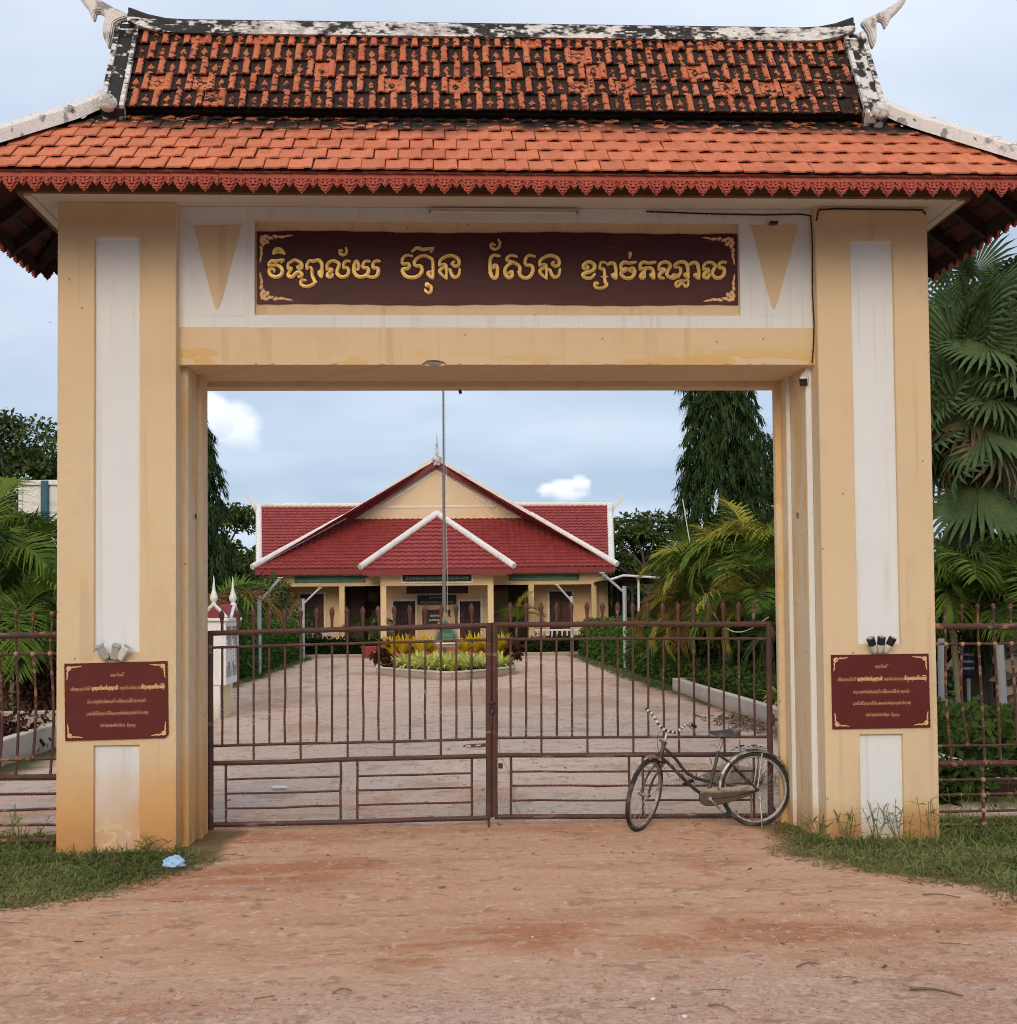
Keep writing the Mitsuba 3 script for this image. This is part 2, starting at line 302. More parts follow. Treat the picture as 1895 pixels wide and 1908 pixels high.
def dirt(p, n, uv):
    big = fbm(p.x*.45+3, p.y*.6, 1., 4); mid = fbm(p.x*1.3, p.y*2.0, 4., 5); fine = fbm(p.x*30., p.y*36., 3., 3); grain = noise(p.x*130., p.y*130., 2.)
    rad = dr.sqrt(dr.square(p.x-.6)+dr.square(p.y+14.)); ang = dr.atan2(p.x-.6, p.y+14.)*9.
    c = mix((.420, .235, .145), (.485, .298, .198), big)
    arc = fbm(rad*3.2, ang*.9, 8., 4); arc2 = fbm(rad*8., ang*1.3, 5., 3)
    red = smoothstep(.45, .63, mid*.45+.55*fbm(p.x*.50+9, p.y*.9+2, 8., 3)+.22*(arc-.5))*smoothstep(2.0, .3, p.y)
    c = mix(c, (.330, .138, .066), red*.78)
    c = mix(c, (.50, .345, .255), smoothstep(.50, .66, arc)*.38*smoothstep(1.5, -.5, p.y))
    c = mix(c, (.30, .165, .105), smoothstep(.56, .70, arc2)*.26*smoothstep(1.0, -.8, p.y))
    band = smoothstep(-3.2, -4.9, p.y+.9*(mid-.5)-.10*p.x)                        # worn gravel along the road
    c = mix(c, mix((.31, .19, .15), (.52, .40, .335), noise(p.x*46., p.y*58., 2.)), band*.55)
    inner = smoothstep(.9, 1.5, p.y+.2*(mid-.5))                                  # dusty concrete of the drive
    dr_c = mix((.430, .310, .245), (.515, .395, .325), fbm(p.x*.5, p.y*.22, 2., 4))
    dr_c = mix(dr_c, (.33, .205, .140), smoothstep(.52, .7, fbm(p.x*.7+4, p.y*.35, 5., 4))*.6)
    dr_c = mix(dr_c, (.41, .37, .345), smoothstep(.48, .64, fbm(p.x*.8+14, p.y*1.4, 6., 3))*.6*smoothstep(9., 2., p.y))
    dr_c = mix(dr_c, (.29, .19, .14), smoothstep(.60, .74, fbm(p.x*2.2, p.y*3.2, 6., 4))*.5)
    joint = smoothstep(.02, .006, dr.abs(p.x-.20+.06*(noise(p.y*.8, 3.)-.5)-.012*p.y))
    dr_c = mix(dr_c, (.24, .16, .12), joint*.55)
    c = mix(c, dr_c, inner)
    pit = smoothstep(.62, .76, fbm(p.x*9., p.y*12., 1., 4))
    c = mix(c, (.22, .125, .085), pit*.50)
    c = mix(c, (.56, .44, .36), smoothstep(.64, .78, fbm(p.x*17.+3., p.y*21., 5., 3))*.38)
    c = c*(.80+.26*fine+.14*grain)
    edge = .7*(fbm(p.x*1.2, p.y*1.2, 3., 3)-.5)
    side = smoothstep(5.0, 5.5, dr.abs(p.x+.5)+edge*.8)*smoothstep(1.2, 2.2, p.y)
    side = dr.maximum(side, smoothstep(47., 52., p.y))
    soil = mix((.085, .062, .038), (.055, .070, .025), fbm(p.x*2., p.y*2., 1., 3))
    c = mix(c, mix((.055, .050, .022), (.10, .085, .040), fbm(p.x*8., p.y*8., 1., 3)), verge(p)*.80)
    return mix(c, soil, side)
def dirt_bump(p, n, uv):
    rad = dr.sqrt(dr.square(p.x-.6)+dr.square(p.y+14.))
    return fbm(p.x*8., p.y*12., 1., 4)+.40*fbm(p.x*46., p.y*60., 2., 2)+.30*fbm(rad*5., p.x*.8, 3., 3)
mat('red_dirt', dirt, .95, dirt_bump, .036, eps=4e-3, spec=.10)
tag(obj('ground', (verts, gf), 'red_dirt', smooth=True), 'reddish dirt forecourt and dusty drive running through the gate', 'ground', kind='structure')

# ------------------------------------------------------------------ gateway
G = thing('gateway', 'cream and white school gateway with two broad pillars under a double tiled roof', 'gateway')
PI0, PI1 = 2.727, 3.703
ZS = 5.425
def pillar(s):
    P = obj('pillar', framed_face(s), 'cream_plaster', G)
    # white recessed panels
    for z0, z1 in ((.0, .880), (1.654, 5.138)):
        x0, x1 = sorted((s*3.027, s*3.400))
        m = MB().box(x0+.001, x1-.001, .0365, .0395, z0, z1-.001); m.obj('recessed_panel', 'white_plaster', P)
def framed_face(s):
    """the pillar body with the two panel recesses cut 40 mm into its face"""
    x0, x1 = sorted((s*PI0, s*PI1))
    m = manifold3d.Manifold.cube((x1-x0, .215, ZS+.05)).translate((x0, 0, -.05))
    # blunt worn edges
    for z0, z1 in ((-.1, .884), (1.654, 5.138)):
        xa, xb = sorted((s*3.027, s*3.400))
        m = m-manifold3d.Manifold.cube((xb-xa, .04, z1-z0)).translate((xa, -.001, z0))
        k = .006
        w = manifold3d.Manifold.hull_points(np.array([[xa-k, -.002, z0-k], [xb+k, -.002, z0-k], [xb+k, -.002, z1+k], [xa-k, -.002, z1+k], [xa, k, z0], [xb, k, z0], [xb, k, z1], [xa, k, z1]]))
        m = m-w
    for xe, sx in ((x0, 1), (x1, -1)):
        k = .012
        m = m-manifold3d.Manifold.hull_points(np.array([[xe-sx*.01, -.01, -.1], [xe+sx*k, -.01, -.1], [xe-sx*.01, k, -.1], [xe-sx*.01, -.01, 6], [xe+sx*k, -.01, 6], [xe-sx*.01, k, 6]]))
    return m
for s in (-1, 1): pillar(s)
# the reveals step inwards behind the pillars
def rev(name, x0, x1, y0, y1, mt, z1=4.075, b=.008):
    x0, x1 = sorted((x0, x1)); return MB().box(x0, x1, y0, y1, -.05, z1, b).obj(name, mt, G)
rev('pilaster', -3.69, -2.665, .216, .60, 'cream_plaster'); rev('pilaster', -3.68, -2.622, .601, .93, 'cream_plaster')
rev('pilaster', 3.69, 2.672, .226, .74, 'cream_plaster'); rev('pilaster', 3.68, 2.634, .741, .93, 'cream_plaster'); rev('pilaster', 3.67, 2.578, .931, 1.02, 'cream_plaster')
rev('pilaster_strip', 2.727, 2.6745, .2165, .2255, 'white_plaster'); rev('pilaster_strip', 2.672, 2.636, .7325, .7395, 'white_plaster')
# lintel: wall under the slab with the sign's recess
lin = manifold3d.Manifold.cube((2*2.735, .85, ZS-4.072)).translate((-2.735, .1, 4.072))
lin = lin-manifold3d.Manifold.cube((4.17, .06, .815)).translate((-2.087, .09, 4.498))
lower = lin.trim_by_plane((0, 0, -1), -4.392)
upper = lin.trim_by_plane((0, 0, 1), 4.392)
# broken lower edge with bare cement
rng = np.random.default_rng(3)
chips = [(-.565, .10, .055)]+[(rng.uniform(-2.5, 2.5), rng.uniform(.012, .03), rng.uniform(.008, .016)) for _ in range(16)]
for cx, w, h in chips:
    ang = np.linspace(0, 2*np.pi, 9)[:-1]
    q = np.array([[cx+w*np.cos(t)*rng.uniform(.7, 1.2), y, 4.072+h*np.sin(t)*rng.uniform(.6, 1.1)] for t in ang for y in (.08, .1+.5*h+.01)])
    lower = lower-manifold3d.Manifold.hull_points(q)
L = obj('lintel', lower, 'cream_plaster', G)
obj('lintel_band', upper, 'white_plaster', G)
obj('lintel_back', boxm(-2.70, 2.62, .951, 1.16, 4.02, ZS, .008), 'cream_plaster', G)
obj('sign_recess', boxm(-2.085, 2.081, .145, .152, 4.4985, 5.3125), 'cream_plaster', G)
mat('bare_cement', (.27, .26, .25), .95, lambda p, n, uv: fbm(p.x*30., p.z*30., p.y*30., 3), .02, eps=3e-3)
q = rng.normal(size=(26, 3))*[.036, .008, .012]+[-.565, .125, 4.088]
obj('broken_plaster', manifold3d.Manifold.hull_points(q), 'bare_cement', G)
# the long yellow triangles in grooved panels on each side of the sign
for s, pts, fr in ((-1, [(361, 421), (450, 419), (413, 560), (405, 578), (398, 566)], (355, 411, 455, 588)), (1, [(1399, 420), (1487, 420), (1449, 562), (1442, 578), (1436, 566)], (1396, 411, 1491, 588))):
    pl = Polygon([tuple(at(u, v, .1)[[0, 2]]) for u, v in pts])
    v, f = prismm(pl, .090, .101); obj('triangle_panel', (v, f), 'cream_plaster', G)
    a, b = at(fr[0], fr[1], .1), at(fr[2], fr[3], .1)
    m = MB()
    for x0, x1, z0, z1 in ((a[0], a[0]+.006, b[2], a[2]), (b[0]-.006, b[0], b[2], a[2]), (a[0], b[0], b[2]-.006, b[2]), (a[0], b[0], a[2], a[2]+.006)): m.box(x0, x1, .096, .101, z0, z1, .002)
    m.obj('panel_moulding', 'white_plaster', G)
# crown slab under the roof
obj('soffit_slab', boxm(-3.93, 3.965, -.20, 1.25, ZS+.004, ZS+.05, .004), 'soffit_paint', G)
m = MB()
for s in (-1, 1):
    x = -3.93 if s < 0 else 3.965
    m = MB().box(min(x, x-s*.07), max(x, x-s*.07), -.199, 1.25, ZS-.012, ZS+.004, .003); m.obj('soffit_trim', 'soffit_paint', G)
m = MB(); m.box(-3.97, 4.0, -.26, -.202, ZS+.006, ZS+.24, .004); m.box(-3.97, 4.0, 1.252, 1.31, ZS+.006, ZS+.24, .004)
m.box(-3.99, -3.932, -.2, 1.25, ZS+.008, ZS+.24, .004); m.box(3.967, 4.02, -.2, 1.25, ZS+.008, ZS+.24, .004)
m.obj('wall_plate', 'brown_timber', G)
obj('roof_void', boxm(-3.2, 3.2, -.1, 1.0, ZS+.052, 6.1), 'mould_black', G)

# ---- lower hipped roof
EX, EY0, EY1, EZ = 4.43, -1.02, 1.82, 5.385
SL = .777
TOPY = 1.09                                                    # plan distance from eave to the upper roof
def tile_mesh(w, l, old, seed=0, seed_u=0.):
    """one interlocking clay tile lying in the xy plane: x across, y up the slope; its raised rib at the right, a diamond boss in the pan"""
    r = np.random.default_rng(seed); V, F, U = [], [], []
    if old: prof = [(0, .006, .35), (.06*w, .0, 0), (.62*w, .0, 0), (.66*w, .010, .8), (.70*w, .024, 1), (.82*w, .028, 1), (.92*w, .024, 1), (.99*w, .006, .55)]
    else:   prof = [(.010*w, .000, 0), (.025*w, .004, 0), (.54*w, .003, 0), (.64*w, .009, 0), (.70*w, .014, 0), (.83*w, .016, 0), (.965*w, .014, 0), (.985*w, .004, 0)]
    rows = [(0., .020, .0), (.0, .020, .013), (.14*l, .017, .013), (1.06*l, .004, .011)]
    if old: rows = [(0., .024, .0), (.0, .024, .016), (.10*l, .021, .016), (.16*l, .019, .013), (1.06*l, .004, .011)]
    n = len(prof)
    for k, (y, lift, th) in enumerate(rows):
        for x, h, u in prof:
            dy = (-.020 if old else -.010) if (h > .008 and k < 3) else 0.
            V.append((x, y+dy, lift+th-.013+h)); U.append((x/w, max(u, seed_u, .22 if (old and k in (1, 2)) else 0)))
    for k in range(len(rows)-1):
        for i in range(n-1):
            a = k*n+i; F += [(a, a+1, a+1+n), (a, a+1+n, a+n)]
    if old:
        cx, b0 = .33*w, len(V); hz = .012
        d = [(cx, .17*l), (cx+.17*w, .42*l), (cx, .80*l), (cx-.17*w, .42*l)]
        for x, y in d: V.append((x, y, hz+.019-.013*y/l-.006)); U.append((x/w, .72))
        V.append((cx, .45*l, hz+.028)); U.append((cx/w, 1.))
        for i in range(4): F.append((b0+i, b0+(i+1) % 4, b0+4))
        b0 = len(V)                                                # small rounded tongue at the lip
        d = [(cx-.14*w, .0), (cx+.14*w, .0), (cx+.09*w, .11*l), (cx, .15*l), (cx-.09*w, .11*l)]
        for x, y in d: V.append((x, y-.004, .029)); U.append((x/w, .8))
        V.append((cx, .05*l, .036)); U.append((cx/w, 1.))
        for i in range(5): F.append((b0+i, b0+(i+1) % 5, b0+5))
    V = np.array(V); V[:, 2] += r.uniform(-.002, .002)
    return V, np.array(F), np.array(U)
def frame_of(o, ex, ey):
    ex, ey = np.asarray(ex, float), np.asarray(ey, float); ez = np.cross(ex, ey); M = np.eye(4)
    M[:3, 0], M[:3, 1], M[:3, 2], M[:3, 3] = ex, ey, ez, o; return M
def jitter(r):
    a, b = r.normal(0, .012), r.normal(0, .010); M = np.eye(4)
    M[0, 1], M[1, 0], M[1, 2], M[2, 1] = -a, a, -b, b; M[:3, 3] = r.normal(0, [.002, .0035, .0008]); return M
RL = obj('lower_roof', None or boxm(-3.25, 3.25, -.02, .82, 6.02, 6.06), 'mould_black', G)
TW, NT, NR = .1865, 46, 5
new_tiles = [tile_mesh(TW*1.0, .233, False, k) for k in range(8)]
new_plys = [mikit.ply((v, f), 'terracotta_tile', False, uv=np.stack([np.full(len(v), (.5, .62, .40, .70, .2, .55, .9, .48)[k]), np.zeros(len(v))], 1)) for k, (v, f, u) in enumerate(new_tiles)]
cs = 1/math.hypot(1, SL); up_front = np.array([0, cs, SL*cs])
rt = np.random.default_rng(11)
RW = .2335
rest = MB()
for r in range(6):
    s0 = r*RW; y = EY0+s0*cs; inset = s0*cs
    off = (r % 2)*.5*TW
    for c in range(-26, 27):
        x = c*TW+off
        if x < -EX+inset-.02 or x+TW > EX-inset+.06: continue
        o = np.array([x, y, EZ+s0*SL*cs-.012])
        M = frame_of(o, (1, 0, 0), up_front)@jitter(rt)
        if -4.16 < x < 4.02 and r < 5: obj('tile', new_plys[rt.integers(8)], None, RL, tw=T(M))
        else:
            v, f, u = new_tiles[0]; rest.add(v@M[:3, :3].T+M[:3, 3], f, uv=np.full((len(v), 2), .5))
for s in (-1, 1):                                                  # hip ends, and the rear slope
    for r in range(6):
        s0 = r*RW; inset = s0*cs
        for c in range(16):
            yy = EY0+inset+c*TW+(r % 2)*.5*TW
            if yy+TW > EY1-inset: continue
            if s < 0: M = frame_of((-EX+s0*cs, yy+TW, EZ+s0*SL*cs-.012), (0, -1, 0), (cs, 0, SL*cs))
            else: M = frame_of((EX-s0*cs, yy, EZ+s0*SL*cs-.012), (0, 1, 0), (-cs, 0, SL*cs))
            v, f, u = new_tiles[0]; rest.add(v@M[:3, :3].T+M[:3, 3], f, uv=np.full((len(v), 2), .5))
for r in range(6):
    s0 = r*RW
    for c in range(-24, 24):
        x = c*TW+(r % 2)*.5*TW
        if x < -EX+s0*cs or x+TW > EX-s0*cs: continue
        M = frame_of((x+TW, EY1-s0*cs, EZ+s0*SL*cs-.012), (-1, 0, 0), (0, -cs, SL*cs))
        v, f, u = new_tiles[0]; rest.add(v@M[:3, :3].T+M[:3, 3], f, uv=np.full((len(v), 2), .5))
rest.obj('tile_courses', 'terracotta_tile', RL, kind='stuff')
# deck seen from below: tile undersides in overlapping courses, battens, rafters
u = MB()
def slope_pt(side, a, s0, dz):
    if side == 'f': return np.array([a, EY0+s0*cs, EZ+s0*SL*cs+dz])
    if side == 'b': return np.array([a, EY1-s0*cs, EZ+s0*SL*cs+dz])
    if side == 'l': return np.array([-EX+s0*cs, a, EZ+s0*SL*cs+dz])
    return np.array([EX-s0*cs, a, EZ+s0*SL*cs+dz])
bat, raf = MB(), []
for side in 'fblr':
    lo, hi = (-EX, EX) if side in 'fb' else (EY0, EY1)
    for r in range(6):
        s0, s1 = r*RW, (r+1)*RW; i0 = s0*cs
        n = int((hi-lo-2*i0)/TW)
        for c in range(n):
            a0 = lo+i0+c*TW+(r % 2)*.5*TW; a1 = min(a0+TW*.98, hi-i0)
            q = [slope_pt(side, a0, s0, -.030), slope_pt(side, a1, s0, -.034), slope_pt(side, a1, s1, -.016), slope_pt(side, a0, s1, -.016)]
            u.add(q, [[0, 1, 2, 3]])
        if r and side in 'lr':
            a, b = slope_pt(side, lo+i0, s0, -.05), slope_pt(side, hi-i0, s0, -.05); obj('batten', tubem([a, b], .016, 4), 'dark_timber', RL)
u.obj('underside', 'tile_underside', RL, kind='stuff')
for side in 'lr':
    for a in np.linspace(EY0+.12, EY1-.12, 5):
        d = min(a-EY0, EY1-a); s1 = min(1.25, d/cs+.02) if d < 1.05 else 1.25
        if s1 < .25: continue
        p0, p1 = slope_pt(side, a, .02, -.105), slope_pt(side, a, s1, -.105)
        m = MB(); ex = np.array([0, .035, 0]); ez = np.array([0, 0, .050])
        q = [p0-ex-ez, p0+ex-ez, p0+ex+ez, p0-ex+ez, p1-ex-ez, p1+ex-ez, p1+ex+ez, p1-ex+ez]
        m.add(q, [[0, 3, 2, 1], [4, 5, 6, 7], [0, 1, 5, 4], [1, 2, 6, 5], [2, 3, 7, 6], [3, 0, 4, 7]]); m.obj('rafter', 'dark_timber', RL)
for sx in (-1, 1):                                                # hip rafters and ridge caps
    for y0, sy in ((EY0, 1), (EY1, -1)):
        p0 = np.array([sx*(EX-.05), y0+sy*.05, EZ-.08]); p1 = p0+np.array([-sx, sy, SL])*1.0
        MB().tube([p0, p1], .055, 4).obj('hip_rafter', 'dark_timber', RL)
        t = np.linspace(-.02, 1.12, 14); z = EZ+SL*t+.050+.05*np.clip((t-.8)/.3, 0, 1)**2
        path = np.stack([sx*(EX-t), y0+sy*t, z], 1)
        V, F = [], []
        side = np.array([1, sx*sy, 0.])/math.sqrt(2); prof = [(-.125, -.065), (-.115, .045), (-.06, .095), (.06, .095), (.115, .045), (.125, -.065)]
        for pt in path:
            for a, b in prof: V.append(pt+side*a+np.array([0, 0, b+.0]))
        k = len(prof)
        for i in range(len(path)-1):
            for j in range(k-1): F.append((i*k+j, i*k+j+1, (i+1)*k+j+1, (i+1)*k+j))
        b_ = MB().add(V, F); b_.add([V[j] for j in range(k)], [(0, 1, 2), (0, 2, 3), (0, 3, 4), (0, 4, 5)]); b_.obj('hip_cap', 'weathered_white_paint', RL)
# ---- carved eave boards
def pendant(w, h, s=1.):
    return [(-.5*w, .0), (-.52*w, -.25*h), (-.44*w, -.40*h), (-.46*w, -.48*h), (-.30*w, -.60*h), (-.27*w, -.74*h), (-.14*w, -.82*h), (0, -h), (.14*w, -.82*h), (.27*w, -.74*h), (.30*w, -.60*h), (.46*w, -.48*h), (.44*w, -.40*h), (.52*w, -.25*h), (.5*w, 0)]
def eave_board(L, seed):
    """a pressed board of three big and three small pendants with raised faces and leaves, x along, z down from 0, front at y = 0"""
    m = MB(); shapes = [sbox(0, -.052, L*.994, 0)]; relief = []
    n = 3; pit = L/n
    for k in range(n):
        c = pit*(k+.42)
        shapes.append(affinity.translate(Polygon(pendant(.118, .118)), c, -.05)); shapes.append(affinity.translate(Polygon(pendant(.068, .070)), c+pit*.5, -.05))
        def el(dx, dz, rx, rz, a=0, base=c): return affinity.translate(affinity.rotate(affinity.scale(Point(0, 0).buffer(1, 3), rx, rz), a), base+dx, -.05+dz)
        relief += [(Polygon([(c-.009, -.072), (c-.005, -.060), (c+.005, -.060), (c+.009, -.072), (c+.012, -.108), (c-.012, -.108)]), .012), (el(0, -.078, .026, .0065), .010), (el(0, -.095, .014, .006), .009)]
        for s in (-1, 1):
            relief += [(el(s*.028, -.022, .017, .010, s*25), .010), (el(s*.030, -.046, .020, .008, s*35), .011), (el(s*.044, -.008, .010, .009), .008), (el(s*.018, -.006, .007, .006), .007), (el(s*.020, -.066, .010, .006, s*40), .008)]
        q = c+pit*.5
        relief += [(el(0, -.024, .012, .016, 0, q), .010), (el(-.020, -.014, .010, .008, 30, q), .008), (el(.020, -.014, .010, .008, -30, q), .008), (el(0, -.048, .010, .010, 0, q), .008)]
    relief += [(sbox(0, -.0585, L*.994, -.049), .010)]
    v, f = prismm(unary_union(shapes).buffer(.0005), 0, .018); m.add(v, f)
    for g, h in relief: m.add(*prismm(g, -h*1.9, .001))
    v, f = m.get(); return v, f
BL = .555
boards = [eave_board(BL, k) for k in range(1)]
back_sil = []
for k in range(3):
    c = BL/3*(k+.42); back_sil += [affinity.translate(Polygon(pendant(.112, .112)), c, -.05), affinity.translate(Polygon(pendant(.062, .064)), c+BL/6, -.05)]
backing_ply = mikit.ply(prismm(unary_union([sbox(0, -.052, BL*.994, 0)]+back_sil), .0185, .030), 'dark_timber', False)
board_ply = mikit.ply(boards[0], 'maroon_fascia', False)
def eave_run(p0, p1):
    p0, p1 = np.asarray(p0, float), np.asarray(p1, float); L = np.linalg.norm(p1-p0); n = int(round(L/BL)); e = (p1-p0)/L; sc = L/n/BL
    out = np.cross(e, [0, 0, 1.])
    for k in range(n):
        M = np.eye(4); M[:3, 0] = e*sc; M[:3, 1] = -out; M[:3, 2] = (0, 0, 1); M[:3, 3] = p0+e*k*BL*sc+[0, 0, rt.normal(0, .003)]
        obj('eave_board', board_ply, None, RL, tw=T(M)); obj('eave_backing', backing_ply, None, RL, tw=T(M))
zb = 5.372
eave_run((-EX+.02, EY0+.02, zb), (EX-.02, EY0+.02, zb)); eave_run((EX-.02, EY1-.02, zb), (-EX+.02, EY1-.02, zb))
eave_run((-EX+.02, EY1-.02, zb), (-EX+.02, EY0+.02, zb)); eave_run((EX-.02, EY0+.02, zb), (EX-.02, EY1-.02, zb))
m = MB(); m.box(-EX+.04, EX-.04, EY0+.035, EY0+.06, 5.30, 5.385); m.box(-EX+.04, EX-.04, EY1-.06, EY1-.035, 5.30, 5.385)
m.box(-EX+.035, -EX+.06, EY0+.061, EY1-.061, 5.30, 5.385); m.box(EX-.06, EX-.035, EY0+.061, EY1-.061, 5.30, 5.385); m.obj('eave_batten', 'dark_timber', RL)

# ---- upper gabled roof
UX, UY, UZ, RYC, RZ = 3.235, -.155, 6.165, .40, 7.06
obj_u = obj('upper_roof', prismm(Polygon([(0, 0)]+[(.01, 0)]+[(.01, .01)]), 0, .01), 'mould_black', G) if False else None
v = np.array([(x, y, z) for x in (-3.18, 3.18) for y, z in ((UY+.03, UZ-.005), (2*RYC-UY-.03, UZ-.005), (RYC, RZ-.02))])
RU = obj('upper_roof', (v, [(0, 1, 2), (3, 5, 4), (0, 3, 4), (0, 4, 1), (1, 4, 5), (1, 5, 2), (2, 5, 3), (2, 3, 0)]), 'mould_black', G)
du = np.array([0, RYC-UY, RZ-UZ]); SLEN = np.linalg.norm(du); du /= SLEN; RU_W = SLEN/5; TU = .1795
old_tiles = [tile_mesh(TU, RU_W, True, 20+k, (0, 0, .12, 0, .28, 0, 1.)[k]) for k in range(7)]
old_plys = [mikit.ply((v, f), 'mouldy_terracotta_tile', False, uv=u_) for v, f, u_ in old_tiles]
back = MB()
for r in range(5):
    n = 36; off = (r % 2)*.5*TU
    for c in range(n):
        x = -3.19+c*TU+off*.8
        if x+TU > 3.20: continue
        M = frame_of(np.array([x, UY, UZ])+du*(r*RU_W)+[0, -.008, .004], (1, 0, 0), du)@jitter(rt); obj('tile', old_plys[rt.integers(7)], None, RU, tw=T(M))
        db = np.array([0, -du[1], du[2]])
        M = frame_of(np.array([x+TU, 2*RYC-UY, UZ])+db*(r*RU_W)+[0, .008, .004], (-1, 0, 0), db); v, f, u_ = old_tiles[0]; back.add(v@M[:3, :3].T+M[:3, 3], f, uv=u_)
back.obj('tile_courses', 'mouldy_terracotta_tile', RU, kind='stuff')
# ridge cap that lifts towards its ends
xs = np.linspace(-3.20, 3.20, 41); zr = RZ+.015+.10*np.clip((np.abs(xs)-2.75)/.45, 0, 1)**2
def swept(xs, zs, prof):
    V, F = [], []; k = len(prof)
    for x, z in zip(xs, zs):
        for a, b in prof: V.append((x, RYC+a, z+b))
    for i in range(len(xs)-1):
        for j in range(k): F.append((i*k+j, i*k+(j+1) % k, (i+1)*k+(j+1) % k, (i+1)*k+j))
    V = np.array(V); n0 = len(V); V = np.vstack([V, V[:k].mean(0), V[-k:].mean(0)]); F3 = []
    for a, b, c, d in F: F3 += [(a, b, c), (a, c, d)]
    e = (len(xs)-1)*k
    for j in range(k): F3 += [(n0, (j+1) % k, j), (n0+1, e+j, e+(j+1) % k)]
    return V, F3
obj('ridge_cap', swept(xs, zr, [(-.12, -.075), (-.10, .0), (-.072, .012), (-.072, .055), (-.045, .078), (.045, .078), (.072, .055), (.072, .012), (.10, 0), (.12, -.075)]), 'mouldy_white_paint', RU)
for s in (-1, 1):                                                  # verge boards and their raised rolls on the gable ends
    for yb in (UY, 2*RYC-UY):
        t = np.linspace(-.06, 1.03, 12); q = []
        y = yb+(RYC-yb)*t; z = UZ+(RZ-UZ)*t-.10*np.sin(np.pi*np.clip(t, 0, 1))*.15
        out = np.array([0, -(RZ-UZ), RYC-UY])*-1/SLEN if yb < RYC else np.array([0, (RZ-UZ), RYC-UY])/SLEN
        if yb < RYC: out = np.array([0, -(RZ-UZ), (RYC-UY)])/SLEN
        for name, xa, xb, h0, h1 in (('verge_board', 3.115, 3.300, -.16, .050), ('verge_roll', 3.105, 3.140, .0505, .085), ('verge_roll', 3.265, 3.305, .0505, .075)):
            V = []
            for yy, zz in zip(y, z):
                for x_, h in ((xa, h0), (xb, h0), (xb, h1), (xa, h1)): V.append(np.array([s*x_, yy, zz])+out*h)
            F = []
            for i in range(len(t)-1):
                for j in range(4): F.append((i*4+j, i*4+(j+1) % 4, (i+1)*4+(j+1) % 4, (i+1)*4+j))
            V = np.array(V); F = [x for a, b, c, d in F for x in ((a, b, c), (a, c, d))]+[(0, 1, 2), (0, 2, 3), (len(V)-4, len(V)-2, len(V)-3), (len(V)-4, len(V)-1, len(V)-2)]
            obj(name, (V, F), 'blackened_verge_paint' if name == 'verge_board' else 'mouldy_white_paint', RU)
    # rosette at the foot of the verge
    c = np.array([s*3.235, UY-.085, UZ+.02]); v, f = lathem([(0, .05), (.045, .045), (.07, .02), (.075, -.03), (.06, -.05), (0, -.05)], 12)
    v = v[:, [0, 2, 1]]*[1, -1, 1]+c; obj('verge_foot', (v, f), 'mouldy_white_paint', RU, smooth=40)
    # horned finial
    if s < 0: o = [(247, 34), (222, 22), (205, 20), (190, 13), (176, 12), (166, 15), (172, 24), (178, 33), (173, 37), (168, 30), (166, 22), (158, 12), (148, -2), (140, -22), (150, -14), (164, 0), (182, 7), (200, 14), (212, 23), (216, 45), (214, 68), (208, 92), (199, 84), (192, 68), (193, 52), (199, 38), (195, 30)]
    else: o = [(1600, 42), (1620, 33), (1640, 24), (1655, 16), (1670, 6), (1680, -6), (1686, -22), (1692, -24), (1690, -4), (1682, 12), (1668, 27), (1658, 36), (1654, 46), (1648, 56), (1645, 46), (1641, 40), (1632, 40), (1632, 56), (1632, 76), (1626, 94), (1620, 80), (1616, 60)]
    if s < 0: o = [(247, 36), (232, 24), (216, 18), (205, 12), (192, 4), (176, -2), (160, -8), (146, -24), (140, -26), (146, -6), (156, 8), (166, 20), (170, 32), (176, 42), (180, 32), (180, 26), (190, 26), (198, 34), (193, 48), (192, 64), (196, 78), (204, 94), (211, 76), (214, 56), (216, 44)]
    pts = chaikin([at(u, v, RYC)[[0, 2]] for u, v in o], 2, True)
    pl = Polygon(pts).buffer(0)
    m = MB(); m.add(*prismm(pl, RYC-.022, RYC+.022)); m.add(*prismm(pl.buffer(-.010), RYC-.042, RYC+.042)); m.add(*prismm(pl.buffer(-.022), RYC-.052, RYC+.052)); m.obj('finial', 'finial_paint', RU)
